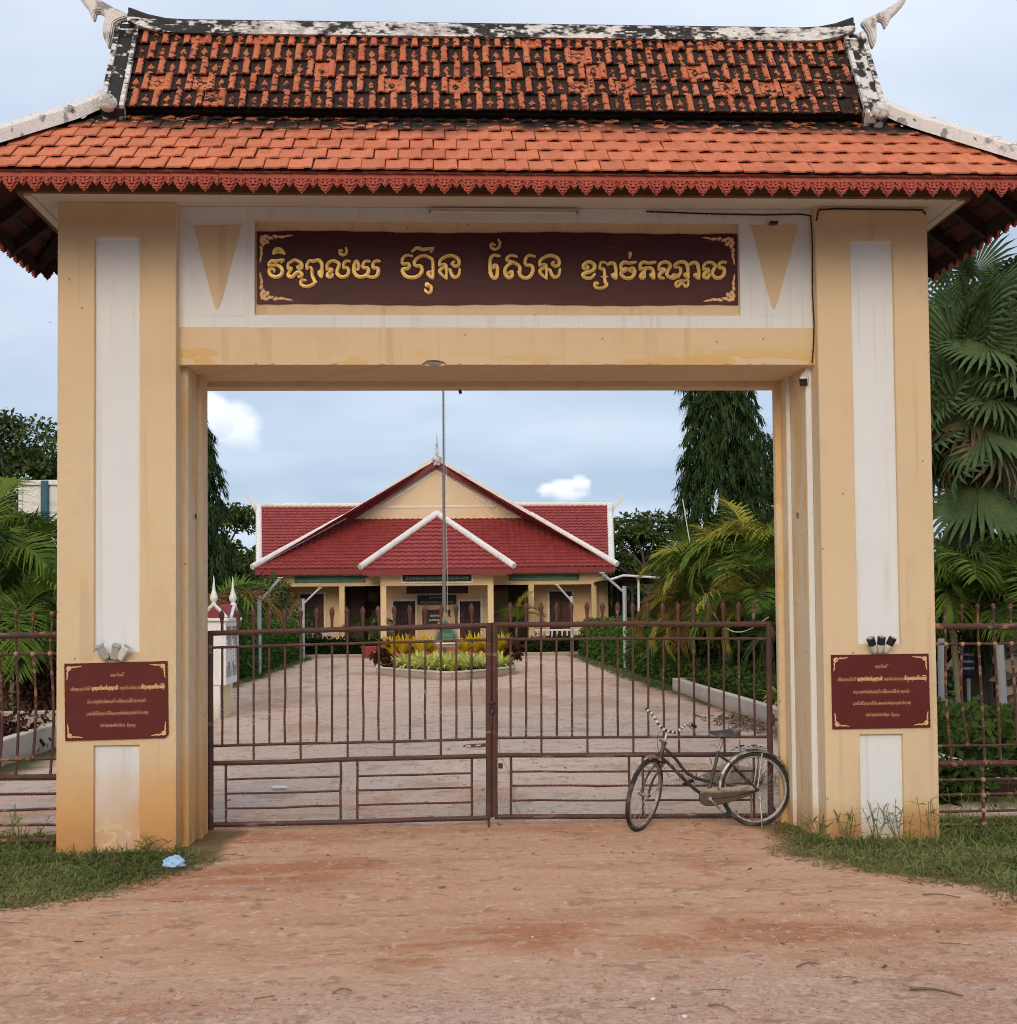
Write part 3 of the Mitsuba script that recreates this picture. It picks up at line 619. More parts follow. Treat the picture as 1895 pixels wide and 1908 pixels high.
# ------------------------------------------------------------------ lettering traced as brush strokes
def strokes_poly(strokes, w, ox, oz, sx, flipz=True):
    """strokes: lists of (x, y) points, y down; each may end with a number that scales the pen"""
    out = []
    for st in strokes:
        ww = w
        if not isinstance(st[-1], (tuple, list)): ww = w*st[-1]; st = st[:-1]
        p = chaikin(st, 2)
        q = np.stack([ox+p[:, 0]*sx, oz-p[:, 1]*sx], 1)
        n = len(q); g = []
        for i in range(n-1):                                        # the pen swells in the middle of a stroke
            t = (i+.5)/(n-1); r = ww*sx*.5*(.74+.26*math.sin(math.pi*min(1, t*1.05)))
            g.append(LineString(q[i:i+2]).buffer(r, 4))
        out.append(unary_union(g))
    return unary_union(out)
GL = {   # glyph outlines by row: the origin is the sign picture's corner, units are photograph pixels
'word1': [(.1372, 470, 420), [
  [[(228,555),(226,515),(272,474),(318,494),(368,474),(425,468)], [(228,552),(300,536),(372,548),(412,600),(408,652),(370,694),(308,702),(246,676),(226,630),(230,595)], [(228,600),(268,586),(306,604),(296,632),.7], [(395,505),(428,468),.6]],
  [[(290,382),(302,334),(352,310),(404,334),(436,384)], [(290,384),(352,360),(436,386),.6]],
  [[(486,590),(484,522),(525,492),(575,464),(640,490),(680,532),(672,584),(634,592),(612,562),(642,545),.9], [(486,588),(540,574),(515,625),(484,660),(498,696),(550,702),(592,642),(640,632),(680,655),(672,700),(628,694)]],
  [[(742,590),(740,525),(785,472),(815,492),(860,476),(905,468),(950,515),(950,640),(942,698)], [(948,604),(892,640),(938,700),.9], [(742,588),(795,560),(812,600),(812,692),(858,762),(826,806),(745,836),(680,818),(652,775),(675,738),(724,744),.9], [(830,795),(872,765),.7]],
  [[(1015,600),(1013,525),(1090,472),(1165,500),(1190,530),(1138,642),(1190,694),(1240,704),(1292,682),(1314,630),(1300,572),(1240,576)], [(1240,580),(1238,520),(1268,484),(1326,486),.9], [(1015,600),(1078,588),(1082,622),(1018,658),(1028,698),(1078,706),(1092,662)]],
  [[(1222,342),(1186,334),(1184,376),(1222,402),(1268,394),(1288,350),(1270,305),.85]],
  [[(1405,588),(1440,604),(1452,540),(1415,470),(1382,530),(1374,600),(1400,672),(1460,704),(1530,694),(1582,640),(1576,570),(1505,582),(1503,520),(1538,480),(1592,488)], [(1555,690),(1630,708),(1690,692),(1718,630),(1706,574),(1640,582),(1638,520),(1668,480),(1728,486)]]]],
'word2': [(.2005, 700, 420), [
  [[(338,285),(285,272),(246,308),(246,366),(300,348),(320,376),(300,402),(252,402),(246,428),(275,474),(332,488),(392,478),(434,430),(426,372),(360,380),(358,322),(440,272),(508,300),(534,322),(532,484)], [(530,428),(470,440),(526,492),.9]],
  [[(340,240),(386,200),(430,226),(480,218),(534,212)], [(512,248),(536,214),.7]],
  [[(500,552),(472,532),(466,566),(518,556),(518,610),(495,634),(464,612),(458,596),.8]],
  [[(594,372),(594,320),(685,272),(752,294),(778,332),(772,372),(735,384),(704,355),(728,338)], [(594,370),(646,358),(658,386),(594,410),(592,440),(658,494),.9], [(658,380),(656,492),.7], [(656,418),(692,404),(700,452),(735,492),(776,462),(782,405),.9]],
  [[(1148,285),(1095,272),(1062,305),(1062,452),(1100,498),(1132,472),(1132,372),(1098,366),(1094,396)]],
  [[(1108,182),(1074,164),(1066,200),(1105,228),(1148,206),(1158,160),(1140,132),.85]],
  [[(1308,288),(1250,272),(1202,322),(1290,344),(1348,385),(1328,452),(1380,494),(1432,482),(1464,430),(1456,368),(1390,374),(1388,310),(1424,272),(1478,288)], [(1282,344),(1218,370),(1192,430),(1225,488),(1268,482),(1272,420),(1236,442)]],
  [[(1524,372),(1524,320),(1615,272),(1682,294),(1708,332),(1702,372),(1665,384),(1634,355),(1658,338)], [(1524,370),(1576,358),(1588,386),(1524,410),(1522,440),(1588,494),.9], [(1588,380),(1586,492),.7], [(1586,418),(1622,404),(1630,452),(1665,492),(1706,462),(1712,405),.9]]]],
'word3': [(.1794, 1060, 420), [
  [[(190,424),(206,440),(176,460),(148,440),(150,408),(205,372),(252,394),(272,420),(260,462),(200,490),(140,500),(148,532),(190,552),(240,546),(268,505)]],
  [[(385,388),(336,376),(320,412),(320,456),(360,444),(371,480),(371,592),(402,608),(376,642),(320,658),(272,642),(262,602),(290,588),(302,608),.85], [(338,532),(402,530),.5], [(400,408),(440,384),(486,404),(490,550)], [(488,504),(440,512),(486,556),.9]],
  [[(540,458),(538,405),(575,376),(620,396),(694,380)], [(540,458),(602,440),(590,472),(542,482),(538,512),(580,548),(640,554),(682,510),(684,450),(640,440),(618,466),(652,482)]],
  [[(622,292),(642,282),(640,312),(630,336),.8]],
  [[(740,456),(738,400),(775,376),(820,396),(898,380)], [(740,456),(792,440),(786,482),(742,518),(748,550),(788,542),(782,470)], [(798,440),(874,444),(884,546)], [(882,500),(838,512),(880,552),.9]],
  [[(934,462),(934,400),(1000,372),(1052,400),(1056,430),(1018,480),(1018,522),(1060,550),(1094,500),(1136,538)], [(934,460),(986,448),(992,472),(938,500),(938,544),(986,548)], [(1100,436),(1104,400),(1170,372),(1232,394),(1240,546)], [(1238,500),(1190,508),(1236,552),.9], [(1108,434),(1162,440),(1162,500),(1100,550),(1060,548),.9], [(1240,572),(1120,576),(1104,622),(1130,642),(1152,610),(1172,600),(1196,610),(1206,642),(1236,632),(1242,582),.8]],
  [[(1246,408),(1300,378),(1346,404),(1350,550)], [(1348,504),(1296,512),(1346,556),.9]],
  [[(1400,462),(1398,405),(1460,376),(1512,400),(1526,420),(1478,500),(1520,548),(1576,548),(1618,500),(1612,440),(1560,446),(1558,400),(1586,378),(1630,384)], [(1400,460),(1448,448),(1452,476),(1400,500),(1404,544),(1448,548),(1456,510)]]]],
}
def bevelled(poly, y_back, y_edge, y_top, w):
    """a raised sign letter: upright sides up to y_edge, then faces sloping to a ridge, triangulated over the outline"""
    V, F, n = [], [], 0
    for g in getattr(poly, 'geoms', [poly]):
        g = g.simplify(.0012)
        v, f = prismm(g, y_edge, y_back); V.append(v); F.append(f+n); n += len(v)
        for k in range(5):                                    # roof of thin slices, each a step smaller
            q = g.buffer(-w*(k+1)/5.5)
            if q.is_empty: break
            a = y_edge-(y_edge-y_top)*(k+1)/5; v, f = prismm(q, a, a+(y_edge-y_top)/5+.0005)
            if len(v): V.append(v); F.append(f+n); n += len(v)
    return np.vstack(V), np.vstack(F)
_o, _sc = at(0, 0, .12), (at(1000, 500, .12)-at(0, 500, .12))[0]/1000
def to_wall(u, v): p = at(u, v, .12); return p[0], p[2]
def glyph_poly(row, strokes, pen=40):
    (sc, ou, ov), _ = GL[row]; out = []
    for st in strokes:
        ww = pen*(.1372/sc)
        if not isinstance(st[-1], tuple): ww *= st[-1]; st = st[:-1]
        p = chaikin(st, 2); q = np.array([to_wall(ou+x*sc, ov+y*sc) for x, y in p]); n = len(q)
        px = sc*_sc
        for i in range(n-1):
            t = (i+.5)/(n-1); r = ww*px*.5*(.72+.30*math.sin(math.pi*t)); out.append(LineString(q[i:i+2]).buffer(r, 4))
    return unary_union(out)
SB = thing('sign_board', 'long maroon board with gold raised letters over the gate opening', 'sign')
zt = [(u, 432+3*math.sin(u*.013)+1.2*math.sin(u*.07)) for u in np.linspace(478, 1376, 40)]; zl = [(u, 567+1.8*math.sin(u*.016+1)+.9*math.sin(u*.09)) for u in np.linspace(1376, 478, 40)]
def wallpt(u, v): return tuple(at(u, v, .12)[[0, 2]])
bz0, bz1 = 4.598, 5.222
top = [(x, bz1+.006*math.sin(x*3.1)+.003*math.sin(x*17)) for x in np.linspace(-2.07, 2.07, 50)]; bot = [(x, bz0+.005*math.sin(x*3.7+1)+.003*math.sin(x*21)) for x in np.linspace(2.07, -2.07, 50)]
obj('panel', prismm(Polygon(top+bot), .128, .143), 'maroon_board', SB)
NG = {'word1': 6, 'word2': 6, 'word3': 6}
GLYPHS = []
for row in ('word1', 'word2', 'word3'):
    for g in GL[row][1]:
        p = glyph_poly(row, g, 50); GLYPHS.append(p)
        m = MB(); m.add(*bevelled(p, .128, .119, .094, .0125)); L_ = m.obj('letter', 'gold_paint', SB)
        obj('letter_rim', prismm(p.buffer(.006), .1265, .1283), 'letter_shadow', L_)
def corner_ornament(L, H, seed=0):
    """curling leaves that fill a corner: arms along +x and -z (up to L and H), flowers where they meet"""
    r = np.random.default_rng(seed); g = []
    def leaf(x, z, a, l, w): g.append(affinity.translate(affinity.rotate(Polygon(chaikin([(0, -.1*w), (.35*l, -.5*w), (l, 0), (.35*l, .5*w), (0, .1*w)], 2, True)), a, origin=(0, 0)), x, z))
    s = L/10
    for x, z, a, l, w in [(.3,-.3,-45,2.6,1.5),(1.,-.3,-10,2.,1.2),(.3,-1.,-80,2.,1.2),(1.6,-1.5,-45,1.7,1.5),(1.2,-2.,-90,1.3,1.),(2.2,-1.,0,1.3,1.),(2.6,-.5,-30,1.8,.9),(3.6,-.3,-5,1.8,1.),(4.2,-.9,20,1.6,.8),(5.2,-.4,-12,2.2,1.1),(6.4,-.5,8,3.6,.7)]:
        leaf(x*s, z*s, a, l*s, w*s)
        if x > 1.7: leaf(-z*s*H/L*1., -x*s*H/L, -90-a, l*s*H/L, w*s)
    return unary_union(g)
orn = corner_ornament(.30, .26)
m = MB()
for sx, sz, x, z in ((1, 1, -2.045, bz1-.03), (-1, 1, 2.045, bz1-.03), (1, -1, -2.045, bz0+.03), (-1, -1, 2.045, bz0+.03)):
    g = affinity.translate(affinity.scale(orn, sx, sz, origin=(0, 0)), x, z); obj('corner_ornament', prismm(g, .1255, .129), 'gold_print', SB)
# ---- two plaques on the pillars
def plaque(s, x0, x1, z0, z1, tilt, label, chipped):
    P = thing('plaque', label, 'plaque')
    pl = sbox(x0, z0, x1, z1)
    if chipped: pl = pl-Polygon([(x1-.035, z0-.01), (x1+.01, z0-.01), (x1+.01, z0+.045)])
    cx, cz = (x0+x1)/2, (z0+z1)/2
    rot = lambda g: affinity.rotate(g, tilt, origin=(cx, cz))
    obj('slab', prismm(rot(pl), -.016, -.0015), 'plaque_stone', P)
    o = corner_ornament(.135, .125, 3)
    for sx, sz, x, z in ((1, 1, x0+.018, z1-.022), (-1, 1, x1-.018, z1-.022), (1, -1, x0+.018, z0+.022), (-1, -1, x1-.018, z0+.022)):
        g = rot(affinity.translate(affinity.scale(o, sx, sz, origin=(0, 0)), x, z)); obj('corner_ornament', prismm(g, -.0185, -.0158), 'gold_print', P)
    w, h = x1-x0, z1-z0; r = np.random.default_rng(5)
    def norm(i, h):
        g = GLYPHS[i]; g = affinity.translate(g, -g.bounds[0], -g.bounds[1]); return affinity.scale(g, h/g.bounds[3]*.80, h/g.bounds[3], origin=(0, 0))
    base = [norm(i, 1.) for i in (0, 2, 4, 6, 7, 10, 11, 13, 15, 17, 19, 22)]; over = [norm(i, .42) for i in (1, 5, 8, 12, 18)]; under = [norm(i, .42) for i in (9, 9)]
    def line(xa, xb, zc, gh, bold, seq):
        m = MB(); x = x0+xa*w; end = x0+xb*w; i = 0; z = z1-zc*h-gh*.5; xh = gh*.62; gs = []
        while x < end-.25*xh:
            g = affinity.scale(base[seq[i % len(seq)] % 12], xh*.80, xh, origin=(0, 0)); gw = g.bounds[2]; i += 1
            gs.append(affinity.translate(g, x, z+.25*xh))
            q = (i*5+seq[0]*3) % 7
            if q in (1, 4): gs.append(affinity.translate(affinity.scale(over[(i+seq[1]) % 5], xh, xh, origin=(0, 0)), x+.1*xh, z+1.33*xh))
            if q in (2, 5): gs.append(affinity.translate(affinity.scale(under[0], xh*.9, xh*.9, origin=(0, 0)), x+.25*xh, z-.20*xh))
            x += gw+.09*xh
        g = unary_union(gs).buffer(.0006 if bold else -.00015); m.add(*prismm(rot(g), -.0182, -.0158)); return m
    t = .037
    line(.445, .565, .165, t*.9, False, [3, 1, 7, 4]).obj('text_line', 'copper_print', P)
    line(.055, .25, .335, t, False, [5, 3, 9, 2, 8, 7, 1]).obj('text_line', 'copper_print', P)
    line(.262, .52, .33, t*1.18, True, [6, 1, 10, 4, 9, 11, 8]).obj('text_line', 'gold_print', P)
    line(.535, .725, .335, t, False, [10, 2, 5, 3, 6, 1]).obj('text_line', 'copper_print', P)
    line(.745, .955, .33, t*1.18, True, [9, 4, 1, 11, 2]).obj('text_line', 'gold_print', P)
    line(.22, .69, .505, t, False, [2, 7, 4, 9, 1, 3, 10, 5, 8, 11, 6]).obj('text_line', 'copper_print', P)
    line(.705, .79, .505, t, False, [10, 4]).obj('text_line', 'copper_print', P)
    line(.21, .80, .66, t, False, [7, 2, 5, 8, 3, 9, 10, 1, 4, 6, 11, 0]).obj('text_line', 'copper_print', P)
    line(.34, .58, .815, t, False, [8, 3, 5, 1, 9, 2]).obj('text_line', 'copper_print', P)
    line(.60, .68, .82, t, False, [9, 4]).obj('text_line', 'copper_print', P)
    for bx in (.46, .53):
        obj('screw', lathem([(0, .004), (.006, .003), (.008, 0), (0, 0)], 8)[0][:, [0, 2, 1]]*[1, -1, 1]+[x0+bx*w, -.016, z1-.012 if bx < .5 else z0+.012], 'galvanised_steel', P) if False else None
plaque(-1, -3.632, -2.79, .936, 1.572, .9, 'maroon stone plaque with gilt corners on the left pillar, its lower corner chipped', True)
plaque(1, 2.79, 3.635, .937, 1.567, .2, 'maroon stone plaque with gilt corners on the right pillar, its corners whole', False)
# ---- lamp clusters over the plaques
def spot(key, c, az, el, L, r, body, rim):
    d = np.array([math.sin(az)*math.cos(el), -math.cos(az)*math.cos(el)*.55, math.sin(el)]); d /= np.linalg.norm(d); c = np.asarray(c, float)
    H = MB().tube([c, c+d*L*.1, c+d*L*.72, c+d*L*.74, c+d*L], [r*.72, r*.9, r*.95, r*1.12, r*1.12], 12).obj('lamp_head', body, key, smooth=35)
    obj('lamp_rim', tubem([c+d*L*.93, c+d*L*1.03], [r*1.2, r*1.2], 12), rim, H, smooth=35)
    obj('lamp_lens', tubem([c+d*L*1.031, c+d*L*1.036], [r*1.0, r*1.0], 12), 'lamp_glass', H)
def box_lamp(key, c, lean, L, w, body, rim):
    d = np.array([math.sin(lean), -.35, math.cos(lean)]); d /= np.linalg.norm(d); sd = np.array([math.cos(lean), 0, -math.sin(lean)]); up = np.cross(sd, d); c = np.asarray(c, float)
    def bar(x0, x1, y0, y1, z0, z1, mt, nm, par):
        v, f = boxm(x0, x1, y0, y1, z0, z1, .006); v = c+v[:, :1]*sd+v[:, 1:2]*up+v[:, 2:]*d; return obj(nm, (v, f), mt, par)
    H = bar(-w/2, w/2, -.030, .030, 0, L, body, 'lamp_head', key)
    bar(-w/2-.006, w/2+.006, -.034, .034, L*.86, L*1.02, rim, 'lamp_rim', H); bar(-w*.4, w*.4, -.026, .026, L*1.021, L*1.03, 'lamp_glass', 'lamp_lens', H)
k = thing('spotlight_cluster', 'three silvery box spotlights fanned out above the left plaque', 'spotlight')
obj('bracket', boxm(-3.305, -3.165, -.035, -.001, 1.60, 1.625, .004), 'black_plastic', k)
for dx, ln, bd in ((-.055, -.42, 'galvanised_steel'), (.012, .28, 'galvanised_steel'), (.055, .62, 'pale_plastic')): box_lamp(k, (-3.235+dx, -.045, 1.605), ln, .125, .062, bd, 'grey_plastic' if bd[0] == 'g' else 'pale_plastic')
k = thing('spotlight_cluster', 'three cream spotlights with dark fronts fanned out above the right plaque', 'spotlight')
obj('bracket', boxm(3.13, 3.27, -.035, -.001, 1.585, 1.605, .004), 'pale_plastic', k)
for dx, az, el in ((-.045, -.9, 1.05), (.0, 0., 1.25), (.045, .9, 1.05)):
    c = np.array([3.2+dx, -.05, 1.585]); d = np.array([math.sin(az)*.55, -.40, 1.]); d /= np.linalg.norm(d)
    H = MB().tube([c, c+d*.03, c+d*.075], [.016, .028, .034], 12).obj('lamp_head', 'pale_plastic', k, smooth=35)
    obj('lamp_hood', tubem([c+d*.076, c+d*.14, c+d*.146], [.033, .035, .030], 12), 'black_plastic', H, smooth=35)
    obj('lamp_lens', tubem([c+d*.147, c+d*.149], [.026, .026], 12), 'lamp_glass', H)
# ---- cameras, tube lamp, cable, hooks
def camera_unit(c, d, label, L=.15):
    k = thing('security_camera', label, 'security camera'); c = np.asarray(c, float); d = np.asarray(d, float); d /= np.linalg.norm(d)
    sd = np.cross(d, [0, 0, 1.]); sd /= np.linalg.norm(sd); up = np.cross(sd, d)
    def part(nm, a, b, w, h, mt, bev=.008):
        v, f = boxm(-w/2, w/2, -h/2, h/2, a, b, bev); v = c+v[:, :1]*sd+v[:, 1:2]*up+v[:, 2:]*d; obj(nm, (v, f), mt, k)
    part('housing', -L, 0, .075, .078, 'pale_plastic', .018); part('hood', -L*.9, .018, .088, .014, 'pale_plastic', .005) if False else None
    part('lens_face', 0.001, .006, .068, .070, 'black_plastic', .003)
    obj('bracket', tubem([c-d*L*.7, c-d*L*.7-up*0+np.array([0, 0, .05]), c-d*L*.75+np.array([.0, .07, .075])], .013, 8), 'pale_plastic', k)
p = at(1497, 712, .16); camera_unit(p, (-.30, -.62, -.42), 'cream security camera on the right reveal under the lintel')
k = thing('ceiling_lamp', 'long pale fluorescent tube lamp fixed high on the lintel wall', 'lamp')
a, b = at(798, 385, .07), at(1078, 386, .07)
obj('tray', boxm(a[0], b[0], .055, .099, 5.386, 5.414, .004), 'soffit_paint', k); obj('tube', tubem([(a[0]+.03, .045, 5.375), (b[0]-.03, .045, 5.375)], .014, 10), 'pale_plastic', k, smooth=40)
for x in (a[0]+.012, b[0]-.012): obj('end_cap', boxm(x-.012, x+.012, .03, .06, 5.362, 5.392, .004), 'grey_plastic', k)
k = thing('cable', 'dark cable clipped along the soffit and down beside the right pillar', 'cable')
m = MB(); m.tube([(1.27, .085, 5.40), (1.8, .09, 5.385), (2.3, .09, 5.378), (2.62, .092, 5.388), (2.70, .05, 5.36)], .007, 6); m.tube([(2.70, .05, 5.36), (2.712, .06, 5.1), (2.706, .062, 4.7), (2.714, .06, 4.4), (2.705, .06, 4.22), (2.69, .05, 4.08)], .0065, 6)
m.obj('cable_run', 'dark_timber', k)
obj('upper_run', tubem([(2.73, -.012, 5.30), (2.75, -.014, 5.395), (2.9, -.012, 5.405), (3.66, -.012, 5.40), (3.69, -.012, 5.36)], .008, 6), 'dark_timber', k)
k = thing('floodlight', 'small black floodlight over the right yellow triangle', 'floodlight')
p = at(1441, 416, .06); obj('lamp_head', boxm(p[0]-.035, p[0]+.035, .03, .085, p[2]-.012, p[2]+.012, .004), 'black_plastic', k); obj('lamp_bracket', tubem([(p[0], .08, p[2]), (p[0], .1, p[2])], .006, 6), 'black_plastic', k)
for s, u, v, lab in ((-1, 366, 963, 'small iron ring set in the left reveal'), (1, 1474, 961, 'small iron ring set in the right reveal')):
    p = at(u, v, .55); x = -2.661 if s < 0 else 2.668; c = np.array([x-s*.0, .5, p[2]]); th = np.linspace(0, 5.2, 14)
    q = c+np.stack([-s*np.full(14, .010), .022*np.cos(th), .022*np.sin(th)], 1); kk = tag(obj('wall_ring', tubem(q, .005, 6), 'rusty_maroon_steel', smooth=40), lab, 'ring')

# ------------------------------------------------------------------ the gate leaves
GY = 1.075
def leaf(tl, tr, bl, br, label, nbars, xa, xb, hinge_left):
    k = thing('gate_leaf', label, 'gate', 'leaves of the closed gate') if False else thing('gate_leaf', label, 'gate')
    tl, tr, bl, br = [np.asarray(p, float) for p in (tl, tr, bl, br)]
    def P(s, t): return (tl*(1-s)+tr*s)*(1-t)+(bl*(1-s)+br*s)*t           # s along, t down
    def bar(nm, a, b, r, n=8, mt='rusty_maroon_steel'):
        q = np.linspace(0, 1, 5)[:, None]; pts = np.asarray(a)*(1-q)+np.asarray(b)*q; pts[1:-1] += rg.normal(0, .0022, (3, 3)); return obj(nm, tubem(pts, r, n), mt, k, smooth=40)
    W_ = np.linalg.norm(tr-tl)
    rails = {'t': 0., 's': .0755, 'l': .590, 'm': .680, 'b': 1.}
    for nm, t, r in (('top_rail', 0., .0245), ('thin_rail', rails['s'], .0125), ('thin_rail', rails['l'], .0130), ('mid_rail', rails['m'], .0225), ('bottom_rail', 1., .0235)): bar(nm, P(0, t), P(1, t), r)
    bar('stile', P(0, -.012), P(0, 1.03 if hinge_left else 1.0), .028); bar('stile', P(1, -.012), P(1, 1.0 if hinge_left else 1.03), .028)
    for i in range(nbars):
        s = xa+(xb-xa)*i/(nbars-1); long = i % 3 == 2
        bar('long_bar' if long else 'bar', P(s, .014 if long else rails['s']+.007), P(s, rails['m']-.012 if long else rails['l']-.007), .0105, 6)
        base = P(s, -.012); h = .176; lean = rg.normal(0, .004, 3)*[1, .5, 0]
        S = MB(); c = base; prof = [(.013, -.004), (.013, .065), (.018, .105), (.024, .140), (.024, .152), (.015, .170), (.006, .184), (0, .188)]
        v, f = lathem(prof, 8); v = v*[1, .62, 1]; v = v+np.outer(v[:, 2]/.18, lean)+c; S.add(v, f); S.obj('spike', 'rusty_maroon_steel', k, smooth=40)
    # lower panels of horizontal bars
    v1 = (.055, .465, .525, .938) if hinge_left else (.058, .485, .535, .940)
    for s in v1: bar('lower_upright', P(s, rails['m']+.012), P(s, .988), .0115, 6)
    for a, b in ((v1[0], v1[1]), (v1[2], v1[3])):
        for q in (.27, .50, .74):
            t = rails['m']+(1-rails['m'])*q; bar('lower_bar', P(a+.003, t), P(b-.003, t), .0105, 6)
    s = 0 if hinge_left else 1
    for t in (.045, .50, .985):
        c = P(s, t); d = -1 if hinge_left else 1
        obj('hinge', tubem([c+[d*.030, 0, -.055], c+[d*.030, 0, -.02], c+[d*.034, 0, 0], c+[d*.030, 0, .02], c+[d*.030, 0, .055]], [.012, .022, .024, .022, .012], 8), 'rusty_maroon_steel', k, smooth=40)
        obj('hinge_strap', boxm(*sorted((c[0]+d*.03, c[0]+d*.075)), GY-.014, GY+.014, c[2]-.014, c[2]+.014, .003), 'rusty_maroon_steel', k)
    return k, P
rg = np.random.default_rng(17)
lf, PL = leaf(at(392, 1180, GY), at(911, 1165, GY), at(392, 1537, GY), at(911, 1524, GY), 'left leaf of the rusty maroon steel gate', 17, .042, .938, True)
rf, PR = leaf(at(922, 1164, GY), at(1432, 1163, GY), at(922, 1522, GY), at(1436, 1520, GY), 'right leaf of the rusty maroon steel gate, bicycle before it', 17, .057, .945, False)
obj('drop_bolt', tubem([PL(1, .97)+[0, -.0, 0], PL(1, 1.09)], .011, 6), 'rusty_maroon_steel', lf)
c = PL(1, .625)
pl = Polygon(chaikin([(-.25, .0), (-.215, .018), (-.10, .020), (0, .018), (0, -.012), (-.10, -.014), (-.2, -.012)], 2, True))-sbox(-.215, -.005, -.165, .011)-sbox(-.125, -.003, -.075, .011)
v, f = prismm(affinity.translate(affinity.rotate(pl, 2), c[0], c[2]), GY-.03, GY-.022); obj('latch_hasp', (v, f), 'rusty_maroon_steel', lf)
k = thing('padlock', 'dark padlock and chain joining the two gate leaves', 'padlock')
c = at(917, 1322, GY-.045)
obj('lock_body', boxm(c[0]-.018, c[0]+.018, GY-.060, GY-.036, c[2]-.035, c[2]+.012, .005), 'black_plastic', k); th = np.linspace(0, np.pi, 9)
obj('shackle', tubem(np.stack([c[0]+.012*np.cos(th), np.full(9, GY-.048), c[2]+.012+.025*np.sin(th)], 1), .004, 6), 'black_plastic', k)
obj('chain', tubem([(c[0]-.03, GY-.03, c[2]+.09), (c[0]-.01, GY-.04, c[2]+.05), (c[0]+.015, GY-.035, c[2]+.07), (c[0]+.03, GY-.02, c[2]+.045)], .009, 6), 'black_plastic', k)
c = PR(.012, .735); obj('lock_box', boxm(c[0], c[0]+.042, GY-.03, GY+.0, c[2]-.024, c[2]+.024, .004), 'black_plastic', rf)

# ------------------------------------------------------------------ side fences
def fence(s, label):
    k = thing('railing_fence', label, 'fence'); Y = .42
    if s > 0: us = [1762, 1793, 1823, 1853, 1884]; rails = [(1168, .027), (1200, .011), (1390, .011), (1423, .027), (1453, .012), (1482, .012), (1511, .012), (1536, .012)]; xe = 3.70
    else: us = [94, 62, 30, -2]; rails = [(1184, .027), (1218, .011), (1415, .011), (1448, .027), (1479, .012), (1508, .012), (1537, .012), (1567, .022)]; xe = -3.70
    zs = [(at(us[1], v, Y)[2], r) for v, r in rails]; step = .142
    xs = [at(u, 1200, Y)[0] for u in us]
    while abs(xs[-1]) < 9.5: xs.append(xs[-1]+s*step)
    for i, (z, r) in enumerate(zs):
        for x0 in range(1):
            q = np.stack([np.linspace(xe, s*9.6, 9), np.full(9, Y), z+rg.normal(0, .004, 9)], 1); obj('rail' if r > .02 else 'thin_rail', tubem(q, r, 8), 'fence_rust', k, smooth=40)
    for i, x in enumerate(xs):
        bow = rg.uniform(.010, .028)*rg.choice([-1, 1], p=[.3, .7]); z1, z0 = zs[1][0], (zs[3][0] if i % 3 != 1 else zs[2][0])
        t = np.linspace(0, 1, 9); q = np.stack([x+bow*np.sin(np.pi*t)+.035*s*t*(s > 0), np.full(9, Y)+.02*np.sin(np.pi*t), z1+(z0-z1)*t], 1); obj('bar', tubem(q, .0125, 7), 'fence_rust', k, smooth=40)
        if i % 3 != 1: obj('short_bar', tubem([(x, Y, z1), (x, Y, zs[0][0])], .010, 6), 'fence_rust', k, smooth=40)
        v, f = lathem([(.010, 0), (.010, .12), (.014, .15), (.023, .172), (.022, .185), (.010, .202), (0, .208)], 8); obj('spike', (v+[x+rg.normal(0, .004), Y, zs[0][0]], f), 'fence_rust', k, smooth=40)
        obj('weld_collar', trimesh.creation.icosphere(1, .021).apply_translation((x, Y-.008, z1)), 'pale_weld', k, smooth=True)
    xv = xe+s*.56 if s > 0 else xe-1.2
    while abs(xv) < 9.4:
        obj('lower_upright', tubem([(xv, Y, zs[3][0]), (xv, Y, zs[7][0]-.03)], .014, 6), 'fence_rust', k)
        for z, r in zs[4:]: obj('weld_collar', trimesh.creation.icosphere(1, .024).apply_translation((xv, Y-.008, z)), 'pale_weld', k, smooth=True)
        xv += s*1.35
    for x in (s*5.9, s*8.2): obj('post', tubem([(x, Y+.03, -.1), (x, Y+.03, zs[0][0]+.05)], .045, 8), 'fence_rust', k)
fence(-1, 'rusty steel railing fence left of the gateway'); fence(1, 'rusty steel railing fence right of the gateway, bars bowed and welded')
# ------------------------------------------------------------------ bicycle
BK = thing('bicycle', 'old black step-through bicycle with rusty chain case leaning before the closed gate', 'bicycle')
mat('bike_black', lambda p, n, uv: mix((.022, .022, .020), (.085, .065, .046), smoothstep(.50, .72, fbm(p.x*14., p.y*14., p.z*14., 4))*.8), .38, spec=.5)
mat('bike_chrome', lambda p, n, uv: mix((.50, .50, .49), (.22, .15, .10), smoothstep(.50, .68, fbm(p.x*18., p.y*9., p.z*18., 4))*.85), .36, metallic=.8)
mat('mudguard_metal', lambda p, n, uv: mix((.30, .29, .28), (.10, .085, .07), smoothstep(.44, .62, fbm(p.x*16., p.y*9., p.z*16., 4))), .42, metallic=.6)
mat('spoke_steel', (.46, .44, .42), .4, metallic=.6)
mat('chain_case', lambda p, n, uv: mix(mix((.34, .30, .25), (.085, .060, .042), smoothstep(.345, .315, p.z+.05*(fbm(p.x*11., p.y*7., p.z*14., 4)-.5))), (.10, .055, .032), smoothstep(.50, .68, fbm(p.x*22., p.y*9., p.z*26., 4))*.8), .6)
mat('mudguard_rust', lambda p, n, uv: mix((.16, .085, .055), (.26, .15, .10), fbm(p.x*20., p.y*20., p.z*20., 3)), .7)
mat('tyre_dusty', lambda p, n, uv: mix((.028, .027, .026), (.17, .125, .09), smoothstep(.45, .8, fbm(p.x*8., p.y*8., p.z*8., 3))*.8), .85)
mat('tape_white', (.62, .62, .60), .5); mat('tape_black', (.025, .025, .027), .5)
